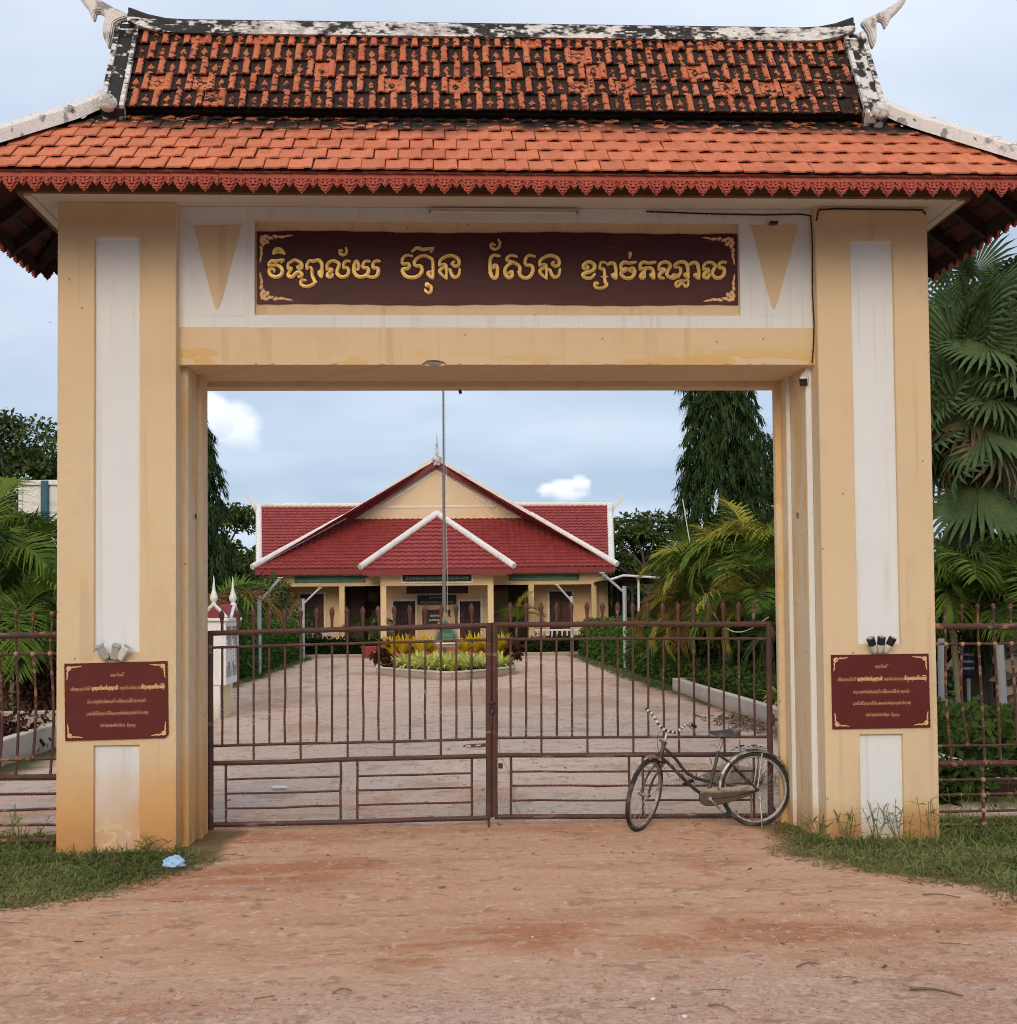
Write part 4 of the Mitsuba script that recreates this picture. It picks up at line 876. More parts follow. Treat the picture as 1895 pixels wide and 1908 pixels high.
mat('saddle_vinyl', lambda p, n, uv: mix((.045, .046, .05), (.16, .155, .15), smoothstep(.45, .75, fbm(p.x*16., p.y*16., p.z*16., 3))), .5)
P0 = np.array([2.314, .80, ground_height(2.314, .80)*1.0-.004]); YAWB = math.radians(9.0)
ex = np.array([-math.cos(YAWB), -math.sin(YAWB)*.85, 0]); ex /= np.linalg.norm(ex)      # forward
lean = np.array([.02, .055, 1.]); lean /= np.linalg.norm(lean)
ez = lean-ex*(lean@ex); ez /= np.linalg.norm(ez); ey = np.cross(ez, ex)                 # ey: towards the camera side
S_ = .000940
def B(zx, zy, side=0.): return P0+ex*((1420-zx)*S_)+ez*((1277-zy)*S_)-ey*0+(-ey if (ey[1] > 0) else ey)*side
near = -ey if ey[1] > 0 else ey
def bt(nm, pts, r, mt='bike_black', n=8, par=BK, it=2):
    return obj(nm, tubem(chaikin(pts, it) if len(pts) > 2 else pts, r, n), mt, par, smooth=40)
R0 = .335
def wheel(c, u, v, ax, label, nsp=28, seed=0):
    """c hub centre, u and v span the wheel's plane, ax its axle"""
    W = thing_part('wheel', label)
    th = np.linspace(0, 2*np.pi, 49)
    ring = lambda R: c+R*(np.cos(th)[:, None]*u+np.sin(th)[:, None]*v)
    obj('tyre', tubem(ring(R0-.018), .0185, 10, False), 'tyre_dusty', W, smooth=True)
    q = []
    m = MB()
    for R, a in ((R0-.036, -.013), (R0-.052, -.011), (R0-.052, .011), (R0-.036, .013)): q.append(ring(R)+ax*a)
    V = np.concatenate(q); k = len(th)
    for j in range(4):
        for i in range(k-1): a, b = j*k+i, ((j+1) % 4)*k+i; m.f.append(np.array([(a, a+1, b+1), (a, b+1, b)]))
    obj('rim', (V, np.vstack(m.f)), 'bike_chrome', W)
    H = obj('hub', tubem([c-ax*.045, c-ax*.04, c-ax*.028, c-ax*.026, c+ax*.026, c+ax*.028, c+ax*.04, c+ax*.045], [.010, .026, .026, .014, .014, .026, .026, .010], 12), 'bike_chrome', W, smooth=35)
    for i in range(nsp):
        a = 2*np.pi*i/nsp; s = 1 if i % 2 else -1; a2 = a+(.5 if (i//2) % 2 else -.5)
        p0 = c+.022*(math.cos(a2)*u+math.sin(a2)*v)+ax*s*.034; p1 = c+(R0-.05)*(math.cos(a)*u+math.sin(a)*v)
        obj('spoke', tubem([p0, p1], .0013, 4, False), 'spoke_steel', W)
    return W
def thing_part(nm, label):
    k = key_for(nm, BK)
    if label: labels[k] = {'label': label}
    return k
HUB = B(1420, 1277-(R0/S_))
wheel(HUB, ex, ez, ey, None)
# steering: the head axis leans back, the front wheel is turned towards the viewer
top, botm = B(522, 455), B(478, 606)
hax = (top-botm)/np.linalg.norm(top-botm); tilt = math.radians(17.2)
hax = ex*(-math.sin(tilt))+ez*math.cos(tilt)
phi = math.radians(49)
def steer(v):
    k = hax; s = -1 if np.cross(k, ex)@near < 0 else 1
    a = s*phi; return v*math.cos(a)+np.cross(k, v)*math.sin(a)+k*(k@v)*(1-math.cos(a))
fx = steer(ex-hax*(ex@hax)); fx /= np.linalg.norm(fx); fy = np.cross(hax, fx)
crown = botm-hax*.02
FH = crown-hax*.375+fx*.068-ex*-.012
drop = FH[2]-R0*math.sqrt(max(0, 1-(fy[2])**2))-ground_height(FH[0], FH[1])
FH = FH-np.array([0, 0, drop])
wheel(FH, fx, hax, fy, None, 28)
bt('head_tube', [botm-hax*.005, top+hax*.01], .019); bt('head_lug', [top-hax*.018, top+hax*.012], .023); bt('head_lug', [botm-hax*.01, botm+hax*.018], .023)
seat_top, bb = B(1062, 548), B(936, 975)
bt('top_tube', [B(522, 505), B(620, 592), B(690, 690), B(745, 752), B(830, 802), B(965, 832)], .0145)
bt('down_tube', [B(492, 590), B(600, 690), B(700, 800), B(840, 925), B(930, 980)], .0155)
bt('seat_tube', [bb, B(1000, 760), seat_top], .0155)
bt('bottom_bracket', [bb-near*.04, bb+near*.04], .024)
for sd in (-.042, .048):
    bt('chain_stay', [bb+near*sd*.6, B(1060, 978, sd*.8), B(1250, 955, sd), B(1418, 930, sd)], .0098); bt('seat_stay', [B(1072, 590, sd*.35), B(1200, 680, sd*.7), B(1416, 922, sd)], .0080)
for sd in (-.05, .05):
    c = HUB+near*sd*.0; bt('carrier_stay', [B(1486, 575, sd), B(1424, 920, sd)], .0052, 'bike_chrome'); bt('carrier_stay', [B(1448, 600, sd*1.1), B(1412, 905, sd)], .0045, 'bike_black')
# fork
fb = crown+fx*.0
for sd in (-1, 1):
    o = fy*sd*.034
    bt('fork_blade', [fb+o*.8+hax*.01, fb+o-hax*.06, FH+o+hax*.16-fx*.012, FH+o], [.0125]*0 or .0105, n=8)
bt('fork_crown', [fb-fy*.05+hax*.0, fb+fy*.05], .016)
# seat post, saddle
bt('seat_post', [B(1058, 560), B(1108, 428)], .0128, 'bike_chrome')
def saddle():
    V, F = [], []; n = 14
    L = [(985, 350, .022, 22), (1020, 352, .028, 40), (1070, 350, .040, 55), (1120, 345, .062, 66), (1170, 338, .085, 76), (1215, 330, .100, 76), (1240, 335, .098, 66), (1250, 345, .085, 40)]
    for zx, zt, hw, dep in L:
        for j in range(n):
            a = np.pi*j/(n-1); y = hw*math.cos(a); top_ = zt+6*abs(math.cos(a))**3; d = dep*(abs(math.cos(a))**2.5)
            V.append(B(zx, top_+d*(.9 if abs(y) > .8*hw else .8), y))
    for i in range(len(L)-1):
        for j in range(n-1): a = i*n+j; F.append((a, a+1, a+n+1, a+n))
    m = MB().add(V, F)
    m.add(V[:n], [(0, j, j+1) for j in range(1, n-1)]); m.add(V[-n:], [(0, j, j+1) for j in range(1, n-1)])
    b = [B(zx, zt+dep*.62, 0) for zx, zt, hw, dep in L]
    q = []
    for (zx, zt, hw, dep) in L: q += [B(zx, zt+dep*.72, hw*.8), B(zx, zt+dep*.72, -hw*.8)]
    m.add(q, [(2*i, 2*i+1, 2*i+3, 2*i+2) for i in range(len(L)-1)]); return m.get()
SD = obj('saddle', saddle(), 'saddle_vinyl', BK, smooth=50)
for sd in (-.02, .02): obj('saddle_rail', tubem([B(1010, 385, sd), B(1090, 425, sd), B(1160, 425, sd), B(1225, 395, sd*2)], .0035, 6), 'bike_chrome', SD)
for sd in (-.045, .045): obj('saddle_spring', tubem(np.stack([B(1205+8*math.cos(t*2.2), 392+3.2*t, sd+.010*math.sin(t*2.2)) for t in np.linspace(0, 12, 40)]), .0028, 5), 'bike_chrome', SD)
obj('saddle_clamp', tubem([B(1112, 425, -.03), B(1112, 425, .03)], .014, 8), 'bike_black', SD)
# handlebar with its black and white tape
stem_top = top+hax*.085
bt('stem', [top, stem_top], .0115, 'bike_chrome')
st2 = stem_top+fx*.02
def hb(zx, zy, off): return B(zx, zy, off)
bar = chaikin([hb(400, 128, -.16), hb(425, 165, -.10), hb(450, 225, -.03), hb(470, 290, .02), hb(520, 335, .05), hb(590, 356, .05), hb(650, 350, .03), hb(705, 312, .0), hb(760, 284, -.04), hb(822, 287, -.09)], 3)
seg = np.linspace(0, len(bar)-1, 32).astype(int)
HBK = obj('handlebar', tubem(bar, .0118, 8), 'bike_chrome', BK, smooth=40)
for i in range(2, 31): obj('tape_band', tubem(bar[seg[i]-1:seg[i+1]+1] if seg[i+1]-seg[i] > 0 else bar[seg[i]-1:seg[i]+2], .0140, 8), 'tape_white' if i % 2 else 'tape_black', HBK, smooth=40)
g0, g1 = bar[-1], hb(890, 314, -.14)
obj('grip', tubem([g0, g0*.7+g1*.3, g0*.3+g1*.7, g1], [.0165, .018, .018, .015], 10), 'black_rubber', HBK, smooth=40)
obj('grip_end', tubem([bar[0], hb(392, 118, -.18)], .0135, 8), 'bike_chrome', HBK)
obj('brake_lever', tubem(chaikin([hb(772, 292, -.03), hb(800, 325, .0), hb(832, 348, -.01), hb(850, 392, -.03)], 2), .0060, 6), 'mudguard_rust', HBK, smooth=40)
obj('brake_lever', tubem(chaikin([hb(418, 150, -.08), hb(398, 172, -.06), hb(390, 232, -.05)], 2), .0050, 6), 'mudguard_rust', HBK, smooth=40)
bt('brake_cable', [hb(492, 335, .02), hb(448, 362, .05), hb(432, 430, .06), hb(440, 510, .05), hb(476, 560, .03)], .0026, 'black_rubber', 5)
obj('bell_bracket', boxm(-.03, .03, -.012, .012, -.01, .01, .003)[0]+B(492, 432, .02), 'mudguard_rust', BK) if False else None
bt('lamp_bracket', [B(520, 450, .0), B(472, 424, .02)], .011, 'mudguard_rust')
# mudguards
def guard(c, u, v, ax, a0, a1, R, w, mt, nm, sag=0):
    th = np.linspace(a0, a1, 26); prof = [(-1., -.016), (-.8, .002), (0, .010), (.8, .002), (1., -.016)]; V, F = [], []
    for t in th:
        d = math.cos(t)*u+math.sin(t)*v
        for a, h in prof: V.append(c+d*(R+h)+ax*w*a)
    k = len(prof)
    for i in range(len(th)-1):
        for j in range(k-1): F.append((i*k+j, i*k+j+1, (i+1)*k+j+1, (i+1)*k+j))
    V = np.array(V); n0 = len(V); m = MB().add(V, F); m.add(V-np.repeat(np.array([math.cos(t)*u+math.sin(t)*v for t in th]), k, 0)*.0015, [f[::-1] for f in F]); return obj(nm, m.get(), mt, BK, smooth=50)
guard(HUB, ex, ez, ey, math.radians(-8), math.radians(172), R0+.018, .029, 'mudguard_metal', 'rear_mudguard')
guard(FH, fx, hax, fy, math.radians(62), math.radians(112), R0+.018, .029, 'mudguard_rust', 'front_mudguard')
obj('mud_flap', trimesh.convex.convex_hull(np.array([B(452, 900, .03), B(470, 905, .03), B(462, 985, .035), B(445, 985, .035), B(452, 900, .026), B(470, 905, .026), B(462, 985, .031), B(445, 985, .031)])), 'black_rubber', BK) if False else None
bt('front_brake', [fb+fx*.035-fy*.03+hax*.005, fb+fx*.05+hax*.02, fb+fx*.035+fy*.03+hax*.005], .012, 'mudguard_rust')
c = HUB+(R0+.045)*(ez*math.sin(math.radians(142))+ex*math.cos(math.radians(142)))
obj('reflector', trimesh.convex.convex_hull(np.array([B(1640, 640, .02), B(1690, 672, .02), B(1684, 612, .02), B(1640, 640, -.02), B(1690, 672, -.02), B(1684, 612, -.02)])), 'mudguard_rust', BK)
# carrier with a coil of black and white cord
for sd in (-.05, .05): bt('carrier_rail', [B(1200, 545, sd*.6), B(1240, 536, sd), B(1400, 532, sd), B(1535, 524, sd)], .0048, 'bike_chrome')
for zx in (1270, 1350, 1430, 1530): bt('carrier_crossbar', [B(zx, 533, -.05), B(zx, 533, .05)], .004, 'bike_chrome')
CC = tag(key_for('elastic_cord'), 'black and white elastic cord wound along the bicycle carrier', 'cord')
tt = np.linspace(0, 1, 19)
hel = [B(1235+295*t, 512-6*math.sin(3*t)+8*math.sin(t*44)*.9, .052*math.cos(t*44)) for t in np.linspace(0, 1, 150)]
for i in range(18): obj('cord_band', tubem(hel[i*8:i*8+10], .0052, 6), 'tape_white' if i % 2 else 'tape_black', CC, smooth=40)
# chain case, cranks, pedals, stand
cc = np.array([(838, 985), (848, 930), (885, 905), (960, 897), (1150, 888), (1320, 874), (1370, 885), (1385, 912), (1385, 950), (1350, 975), (1260, 1000), (1120, 1038), (980, 1060), (900, 1060), (856, 1035)])
o3 = np.array([B(x, y, .060) for x, y in cc]); i3 = np.array([B(x, y, .030) for x, y in cc]); n = len(cc)
inn = np.array([B(x*.94+1080*.06, y*.90+965*.10, .068) for x, y in cc])
m = MB().add(np.vstack([o3, i3, inn, [inn.mean(0)], [i3.mean(0)]]), [(i, (i+1) % n, n+(i+1) % n, n+i) for i in range(n)]+[(i, 2*n+i, 2*n+(i+1) % n, (i+1) % n) for i in range(n)])
m.add(np.vstack([inn, [inn.mean(0)]]), [(i, (i+1) % n, n) for i in range(n)]); m.add(np.vstack([i3, [i3.mean(0)]]), [((i+1) % n, i, n) for i in range(n)])
obj('chain_case', m.get(), 'chain_case', BK, smooth=30)
bt('case_stay', [B(930, 985, .072), B(1100, 975, .074), B(1300, 950, .074), B(1418, 930, .062)], .0095)
ca = B(932, 990, .085); cb = B(932, 980, -.075)
bt('crank', [ca, B(1058, 1128, .095)], .0085, 'bike_chrome'); bt('crank', [cb, B(812, 862, -.085)], .0085, 'bike_chrome'); bt('crank_bolt', [B(930, 988, .06), B(930, 988, .098)], .017, 'bike_chrome')
def pedal(zx, zy, sd):
    v, f = boxm(-.048, .048, -.036, .036, -.011, .011, .004); v = B(zx, zy, sd)+v[:, :1]*(ex*.9-ez*.42)+v[:, 1:2]*near+v[:, 2:]*(ez*.9+ex*.42); obj('pedal', (v, f), 'black_rubber', BK)
pedal(1062, 1140, .135); pedal(792, 846, -.125)
bt('kick_stand', [B(1446, 985, .055), B(1440, 1120, .085), B(1437, 1277, .10)], .0070, 'bike_chrome'); bt('stand_leg', [B(1400, 985, -.05), B(1400, 1150, -.06), B(1400, 1288, -.065)], .0095, 'mudguard_rust')
bt('axle_nut', [HUB+near*.04, HUB+near*.075], .013, 'bike_black'); bt('axle_nut', [FH-fy*.06, FH+fy*.06], .009, 'bike_black')
# ------------------------------------------------------------------ school building
mat('wall_yellow', lambda p, n, uv: mix((.66, .50, .29), (.70, .545, .33), fbm(p.x*.6, p.z*.8, p.y*.5, 3)), .85)
mat('gable_cream', (.72, .58, .40), .85)
mat('trim_white', lambda p, n, uv: mix((.72, .70, .68), (.55, .53, .50), smoothstep(.55, .75, fbm(p.x*1.5, p.z*2.5, p.y*1.5, 4))*.7), .7)
mat('maroon_paint', (.20, .032, .036), .6)
mat('red_roof_tile', lambda p, n, uv: mix((.225, .034, .034), (.30, .054, .052), cell_rand(dr.floor(p.x/.27), dr.floor(p.z/.16), 2.)*.6+.4*fbm(p.x*.5, p.z*.5, 3., 3)), .55, spec=.35)
mat('door_dark', (.022, .015, .015), .6); mat('door_wood', (.075, .022, .018), .6)
mat('window_grille', (.10, .05, .045), .6)
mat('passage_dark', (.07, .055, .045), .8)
mat('sign_green', (.035, .15, .085), .5); mat('sign_dark', (.012, .022, .022), .4); mat('sign_print', (.22, .36, .30), .6); mat('sign_print_pale', (.30, .29, .24), .6)
mat('floor_tile_red', (.35, .12, .07), .6)
BD = thing('school_building', 'cream school building with red tiled roofs and a white finial, seen through the gate', 'building')
def plane_tiles(name, o, e, up, poly, par=BD, h=.300, w=.285, mt='red_roof_tile'):
    """courses of interlocking tiles over a roof plane: o origin, e along the eave, up the slope, poly the outline in (e, up) metres"""
    o, e, up = [np.asarray(q, float) for q in (o, e, up)]; nrm = np.cross(e, up)
    if nrm[2] < 0: nrm = -nrm
    pl = Polygon(poly); x0, y0, x1, y1 = pl.bounds; m = MB()
    def span(b):
        g = pl.intersection(LineString([(x0-1, b), (x1+1, b)]))
        return None if g.is_empty else g.bounds[0::2]
    k = y0
    while k < y1-.02:
        t = min(k+h*1.05, y1-.002); A, Bn = span(k+.002), span(t)
        if A and Bn:
            n = max(2, int((max(A[1], Bn[1])-min(A[0], Bn[0]))/(w/4)))
            V = []; gxs = np.linspace(min(A[0], Bn[0]), max(A[1], Bn[1]), n)
            wave = .020*np.cos(gxs/w*2*np.pi+(0))
            a = np.clip(gxs, A[0], A[1]); b = np.clip(gxs, Bn[0], Bn[1])
            for q, lift, bb in ((a, .0, k), (a, .075, k), (b, .012, t)):
                V.append(o+np.outer(q, e)+up*(bb+(0 if bb == t else 0))+np.outer(lift+wave*(1 if lift else 1), nrm)-np.outer(wave*0, up))
            V = np.vstack(V); F = []
            for r_ in range(2):
                i = np.arange(n-1)+r_*n; F.append(np.stack([i, i+1, i+1+n, i+n], 1))
            m.add(V, np.vstack(F))
        k += h
    return m.obj(name, mt, par)
def cap(pts, r=.15, mt='trim_white', par=BD, nm='ridge_cap'):
    p = np.asarray(pts, float); return obj(nm, tubem(p, [r*.88]*len(p), 8), mt, par, smooth=50)
PYD, ZE = 51.0, 3.77
AP = at(812, 858, PYD); cxB = AP[0]
hl, hr = at(470, 1058, 47), at(1150, 1053, 47); wl, wr = at(643, 966, PYD), at(988, 962, PYD)
def sl(p, q): d = np.asarray(q, float)-np.asarray(p, float); L = np.linalg.norm(d); return d/L, L
E_ = np.array([1., 0, 0])
# front skirt
zb = (wl[2]+wr[2])/2-.06; upv, Ls = sl((0, 47, ZE), (0, PYD, zb))
RF = obj('roof', (np.array([(hl[0]+.3, 47.5, 3.55), (hr[0]-.3, 47.5, 3.55), (hr[0]-.3, 58, 3.55), (hl[0]+.3, 58, 3.55)]), [(0, 1, 2, 3)]), 'gable_cream', BD)
plane_tiles('roof_slope', (hl[0], 47, ZE), E_, upv, [(0, 0), (hr[0]-hl[0], 0), (wr[0]-hl[0], Ls), (wl[0]-hl[0], Ls)], RF)
# main gable: side planes behind the pediment
for s, w_, hcorner in ((-1, wl, hl), (1, wr, hr)):
    foot = np.array([hcorner[0], 47., ZE]); top_ = np.array([AP[0], PYD, AP[2]])
    back_ = 12.; q = [foot, [foot[0], PYD+back_, ZE], [AP[0], PYD+back_, AP[2]], [AP[0], PYD-.25, AP[2]], [w_[0], PYD-.25, w_[2]]]
    obj('roof_side', (np.array(q), [(0, 1, 2), (0, 2, 3), (0, 3, 4)]), 'red_roof_tile', RF)
    cap([foot+[0, -.05, .10], [w_[0]+s*-.0, PYD-.3, w_[2]+.06]], .16, par=RF, nm='hip_cap')
    d = np.array([w_[0]-AP[0], 0, w_[2]-AP[2]]); d /= np.linalg.norm(d); nn = np.array([-d[2], 0, d[0]]); nn = nn if nn[2] > 0 else -nn
    end = np.array([w_[0], PYD-.3, w_[2]])+d*.2
    st = np.array([AP[0], PYD-.3, AP[2]])
    for nm, a, b, mt, yy in (('verge_cap', -.02, .15, 'trim_white', (-.12, .25)), ('barge_board', -.27, -.022, 'maroon_paint', (-.06, .10))):
        v = [st+nn*a, st+nn*b, end+nn*b, end+nn*a]; v = np.vstack([np.array(v)+[0, yy[0], 0], np.array(v)+[0, yy[1], 0]])
        obj(nm, (v, [(0, 1, 2, 3), (4, 7, 6, 5), (0, 4, 5, 1), (1, 5, 6, 2), (2, 6, 7, 3), (3, 7, 4, 0)]), mt, RF)
    # wings with their own ridge
    rx, r0 = at(483 if s < 0 else 1135, 944 if s < 0 else 941, 54), None
    ft = at(484 if s < 0 else 1139, 1052 if s < 0 else 1045, 48.3); ft[2] = 3.66; xin = AP[0]+s*2.5
    upw, Lw = sl((0, 48.3, ft[2]), (0, 54, rx[2]))
    plane_tiles('wing_slope', (0, 48.3, ft[2]), E_, upw, [(min(xin, ft[0]), 0), (max(xin, ft[0]), 0), (max(xin, rx[0]), Lw), (min(xin, rx[0]), Lw)], RF)
    obj('wing_back', (np.array([(xin, 54, rx[2]), (rx[0], 54, rx[2]), (rx[0], 60, 3.6), (xin, 60, 3.6)]), [(0, 1, 2, 3)]), 'red_roof_tile', RF)
    cap([(xin, 54, rx[2]+.05), (rx[0], 54, rx[2]+.05)], .14, par=RF); cap([(rx[0]+s*.02, 54, rx[2]), (ft[0]+s*.02, 48.3, ft[2]+.02)], .17, par=RF, nm='verge_cap')
    obj('gable_end', (np.array([(rx[0]-s*.2, 54, rx[2]-.05), (ft[0]-s*.3, 48.3, 3.3), (ft[0]-s*.3, 60, 3.3)]), [(0, 1, 2)]), 'gable_cream', BD)
    o = [(478, 946), (470, 942), (464, 936), (459, 926), (456, 918), (462, 926), (466, 934), (474, 939), (484, 942)] if s < 0 else [(1140, 944), (1147, 940), (1153, 935), (1158, 926), (1160, 918), (1161, 926), (1158, 936), (1151, 942), (1143, 950), (1142, 962), (1139, 950)]
    if s < 0: o = o[:1]+[(477, 958), (474, 950)]+o[1:] 
    pl = Polygon([at(u, v_, 54)[[0, 2]] for u, v_ in o]).buffer(.015); obj('finial', prismm(pl, 53.95, 54.05), 'trim_white', RF)
# pediment
tri = Polygon([(AP[0], AP[2]-.25), (wl[0]+.25, wl[2]-.1), (wr[0]-.25, wr[2]-.1)])
obj('pediment', prismm(tri, PYD+.02, PYD+.12), 'gable_cream', BD)
q = [at(813, 874, PYD)[[0, 2]], at(703, 947, PYD)[[0, 2]], at(924, 945, PYD)[[0, 2]]]; t3 = Polygon(q)
obj('pediment_moulding', prismm(t3-t3.buffer(-.11), PYD-.02, PYD+.019), 'trim_white', BD)
q = at(814, 856, PYD-.4); SPN = obj('spire', lathem([(.0, -.30), (.16, -.28), (.16, -.16), (.22, -.10), (.24, .03), (.20, .14), (.10, .22), (.085, .34), (.055, .62), (.025, .95), (.035, 1.0), (.012, 1.06), (.010, 1.30), (0, 1.32)], 12, q), 'finial_paint', RF, smooth=40)
# porch roof
pl_, pr_ = at(671, 1063, 44), at(958, 1057, 44); zp = (pl_[2]+pr_[2])/2; ap = at(814, 960, 47.2)
upp, Lp = sl((0, 44, zp), (0, 47.2, ap[2]))
plane_tiles('porch_slope', (pl_[0], 44, zp), E_, upp, [(0, 0), (pr_[0]-pl_[0], 0), (ap[0]-pl_[0], Lp)], RF)
for s, c in ((-1, pl_), (1, pr_)):
    c = np.array([c[0], 44, zp]); obj('porch_side', (np.array([c, [c[0], 47.6, zp], [ap[0], 51., ap[2]], [ap[0], 47.2, ap[2]]]), [(0, 1, 2, 3)]), 'red_roof_tile', RF)
    cap([c+[0, -.05, .10], [ap[0], 47.15, ap[2]+.08]], .16, par=RF, nm='hip_cap')
# eave boards and soffits
def bxb(nm, x0, x1, y0, y1, z0, z1, mt, par=BD, b=0, **k): return obj(nm, boxm(x0, x1, y0, y1, z0, z1, b), mt, par, **k)
bxb('eave_fascia', hl[0]+.12, pl_[0]+.3, 46.98, 47.04, 3.52, ZE-.01, 'maroon_paint'); bxb('eave_fascia', pr_[0]-.3, hr[0]-.12, 46.98, 47.04, 3.52, ZE-.01, 'maroon_paint')
bxb('eave_fascia', pl_[0]+.1, pr_[0]-.1, 43.98, 44.04, zp-.24, zp-.005, 'maroon_paint'); bxb('eave_fascia', pl_[0]+.10, pl_[0]+.16, 44.05, 47.5, zp-.24, zp-.01, 'maroon_paint'); bxb('eave_fascia', pr_[0]-.16, pr_[0]-.10, 44.05, 47.5, zp-.24, zp-.01, 'maroon_paint')
bxb('soffit', hl[0]+.13, pl_[0]+.2, 47.05, 49.5, 3.55, 3.58, 'gable_cream'); bxb('soffit', pr_[0]-.2, hr[0]-.13, 47.05, 49.5, 3.55, 3.58, 'gable_cream'); bxb('soffit', pl_[0]+.17, pr_[0]-.17, 44.05, 48, 3.43, 3.46, 'gable_cream')
# colonnade: columns and beams
YC, YP, YW, YPW = 47.7, 44.7, 49.6, 48.2
def X(u, Y, v=1110): return at(u, v, Y)[0]
zbm = at(560, 1093, YC)[2]
for a, b in ((511, 521.7), (632, 642)): bxb('column', X(a, YC), X(b, YC), YC, YC+.26, .3, zbm, 'wall_yellow')
for a, b in ((985, 995), (1102.7, 1111.7)): bxb('column', X(a, YC), X(b, YC), YC, YC+.26, .3, zbm, 'wall_yellow')
bxb('beam', X(497, YC), X(712, YC), YC, YC+.26, zbm+.002, 3.548, 'wall_yellow'); bxb('beam', X(916, YC), X(1126, YC), YC, YC+.26, zbm+.002, 3.548, 'wall_yellow')
zpb = at(810, 1091, YP)[2]
for a, b in ((709, 719.5), (909, 919.5)): bxb('porch_column', X(a, YP), X(b, YP), YP, YP+.24, .3, zpb, 'wall_yellow')
bxb('porch_beam', X(709, YP), X(919.5, YP), YP, YP+.24, zpb+.002, 3.428, 'wall_yellow')
# rear walls and side walls
bxb('wall', X(493, YW), X(640, YW), YW, YW+.2, .2, 3.54, 'wall_yellow'); bxb('wall', X(984, YW), X(1132, YW), YW, YW+.2, .2, 3.54, 'wall_yellow')
bxb('wall', X(719, YPW), X(910, YPW), YPW, YPW+.2, .2, 3.42, 'wall_yellow')
bxb('side_wall', X(493, YC+.6)-.05, X(493, YC+.6)+.15, YC+.6, 59, .2, 3.54, 'wall_yellow'); bxb('side_wall', X(1131, YC+.6)-.15, X(1131, YC+.6)+.05, YC+.6, 59, .2, 3.54, 'wall_yellow')
bxb('side_return', X(493, YC+.6)+.151, X(513, YC+.6), YC+.6, YC+.8, .2, 3.54, 'wall_yellow'); bxb('side_return', X(1111, YC+.6), X(1131, YC+.6)-.151, YC+.6, YC+.8, .2, 3.54, 'wall_yellow')
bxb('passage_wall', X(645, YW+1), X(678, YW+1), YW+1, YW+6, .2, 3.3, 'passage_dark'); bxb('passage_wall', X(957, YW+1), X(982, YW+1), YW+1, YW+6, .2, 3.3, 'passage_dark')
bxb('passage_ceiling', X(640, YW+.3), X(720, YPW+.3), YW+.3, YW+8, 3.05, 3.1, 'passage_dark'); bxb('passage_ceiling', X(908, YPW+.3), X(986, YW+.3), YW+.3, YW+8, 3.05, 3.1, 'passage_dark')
bxb('plinth', hl[0]+.5, hr[0]-.5, 46.9, 60, .0, .30, 'floor_tile_red'); bxb('plinth', pl_[0]+.4, pr_[0]-.4, 43.9, 46.899, .0, .30, 'floor_tile_red')
# doors with grilles, each a frame, a leaf and bars
def door(u0, u1, v0, Y, leafs):
    a, b, zt = X(u0, Y), X(u1, Y), at((u0+u1)/2, v0, Y)[2]
    D = obj('door', boxm(a+.07, b-.07, Y-.010, Y-.001, .32, zt-.08), 'door_dark', BD)
    for x0, x1 in ((a, a+.085), (b-.085, b)): bxb('frame', x0, x1, Y-.05, Y-.002, .32, zt-.086, 'trim_white', D)
    bxb('frame', a, b, Y-.05, Y-.002, zt-.085, zt, 'trim_white', D); bxb('transom', a+.086, b-.086, Y-.03, Y-.011, zt-.62, zt-.57, 'door_wood', D)
    for x0, x1 in leafs: bxb('leaf', a+.09+(b-a-.18)*x0, a+.09+(b-a-.18)*x1, Y-.028, Y-.012, .33, zt-.63, 'door_wood', D)
    for i in range(1, 7): x = a+.085+(b-a-.17)*i/7; bxb('bar', x-.008, x+.008, Y-.046, Y-.032, .33, zt-.09, 'window_grille', D)
    for z in (zt-.95, zt-1.35): bxb('bar', a+.09, b-.09, Y-.0465, Y-.033, z-.008, z+.008, 'window_grille', D)
door(556.5, 607, 1103.5, YW, ((.62, 1.),)); door(1020, 1069, 1098.6, YW, ((.6, 1.),)); door(729, 777, 1116.5, YPW, ((.7, 1.),)); door(853, 898.6, 1116.5, YPW, ((0, .2),))
# boards and signs on the building
def board(u0, u1, v0, v1, Y, mt, nm, frame=None, lines=(), pr='sign_print'):
    p, q = at(u0, v1, Y), at(u1, v0, Y); Bk = obj(nm, boxm(p[0], q[0], Y-.05, Y-.002, p[2], q[2]), mt, BD)
    if frame:
        t = .07
        for x0, x1, z0, z1 in ((p[0]-t, p[0], p[2]-t, q[2]+t), (q[0], q[0]+t, p[2]-t, q[2]+t), (p[0], q[0], p[2]-t, p[2]), (p[0], q[0], q[2], q[2]+t)): bxb('frame', x0, x1, Y-.06, Y-.003, z0, z1, frame, Bk)
    for (a, b, zc, h) in lines:
        gs = []; x = p[0]+(q[0]-p[0])*a; i = int(7*zc*10) % 5; hh = (q[2]-p[2])*h
        while x < p[0]+(q[0]-p[0])*b:
            g = GLYPHS[(0, 2, 4, 6, 10, 13, 15, 17, 19, 22)[i % 10]]; i += 3; g = affinity.translate(g, -g.bounds[0], -g.bounds[1]); k = hh/g.bounds[3]; g = affinity.scale(g, k, k, origin=(0, 0)); gs.append(affinity.translate(g, x, p[2]+(q[2]-p[2])*(1-zc)-hh/2)); x += g.bounds[2]+.12*hh
        obj('lettering', prismm(unary_union(gs), Y-.054, Y-.049), pr, Bk)
board(549, 681, 1073, 1086, YC-.001, 'sign_green', 'green_board', None, ((.24, .76, .3, .20), (.05, .95, .62, .20), (.05, .95, .85, .12)))
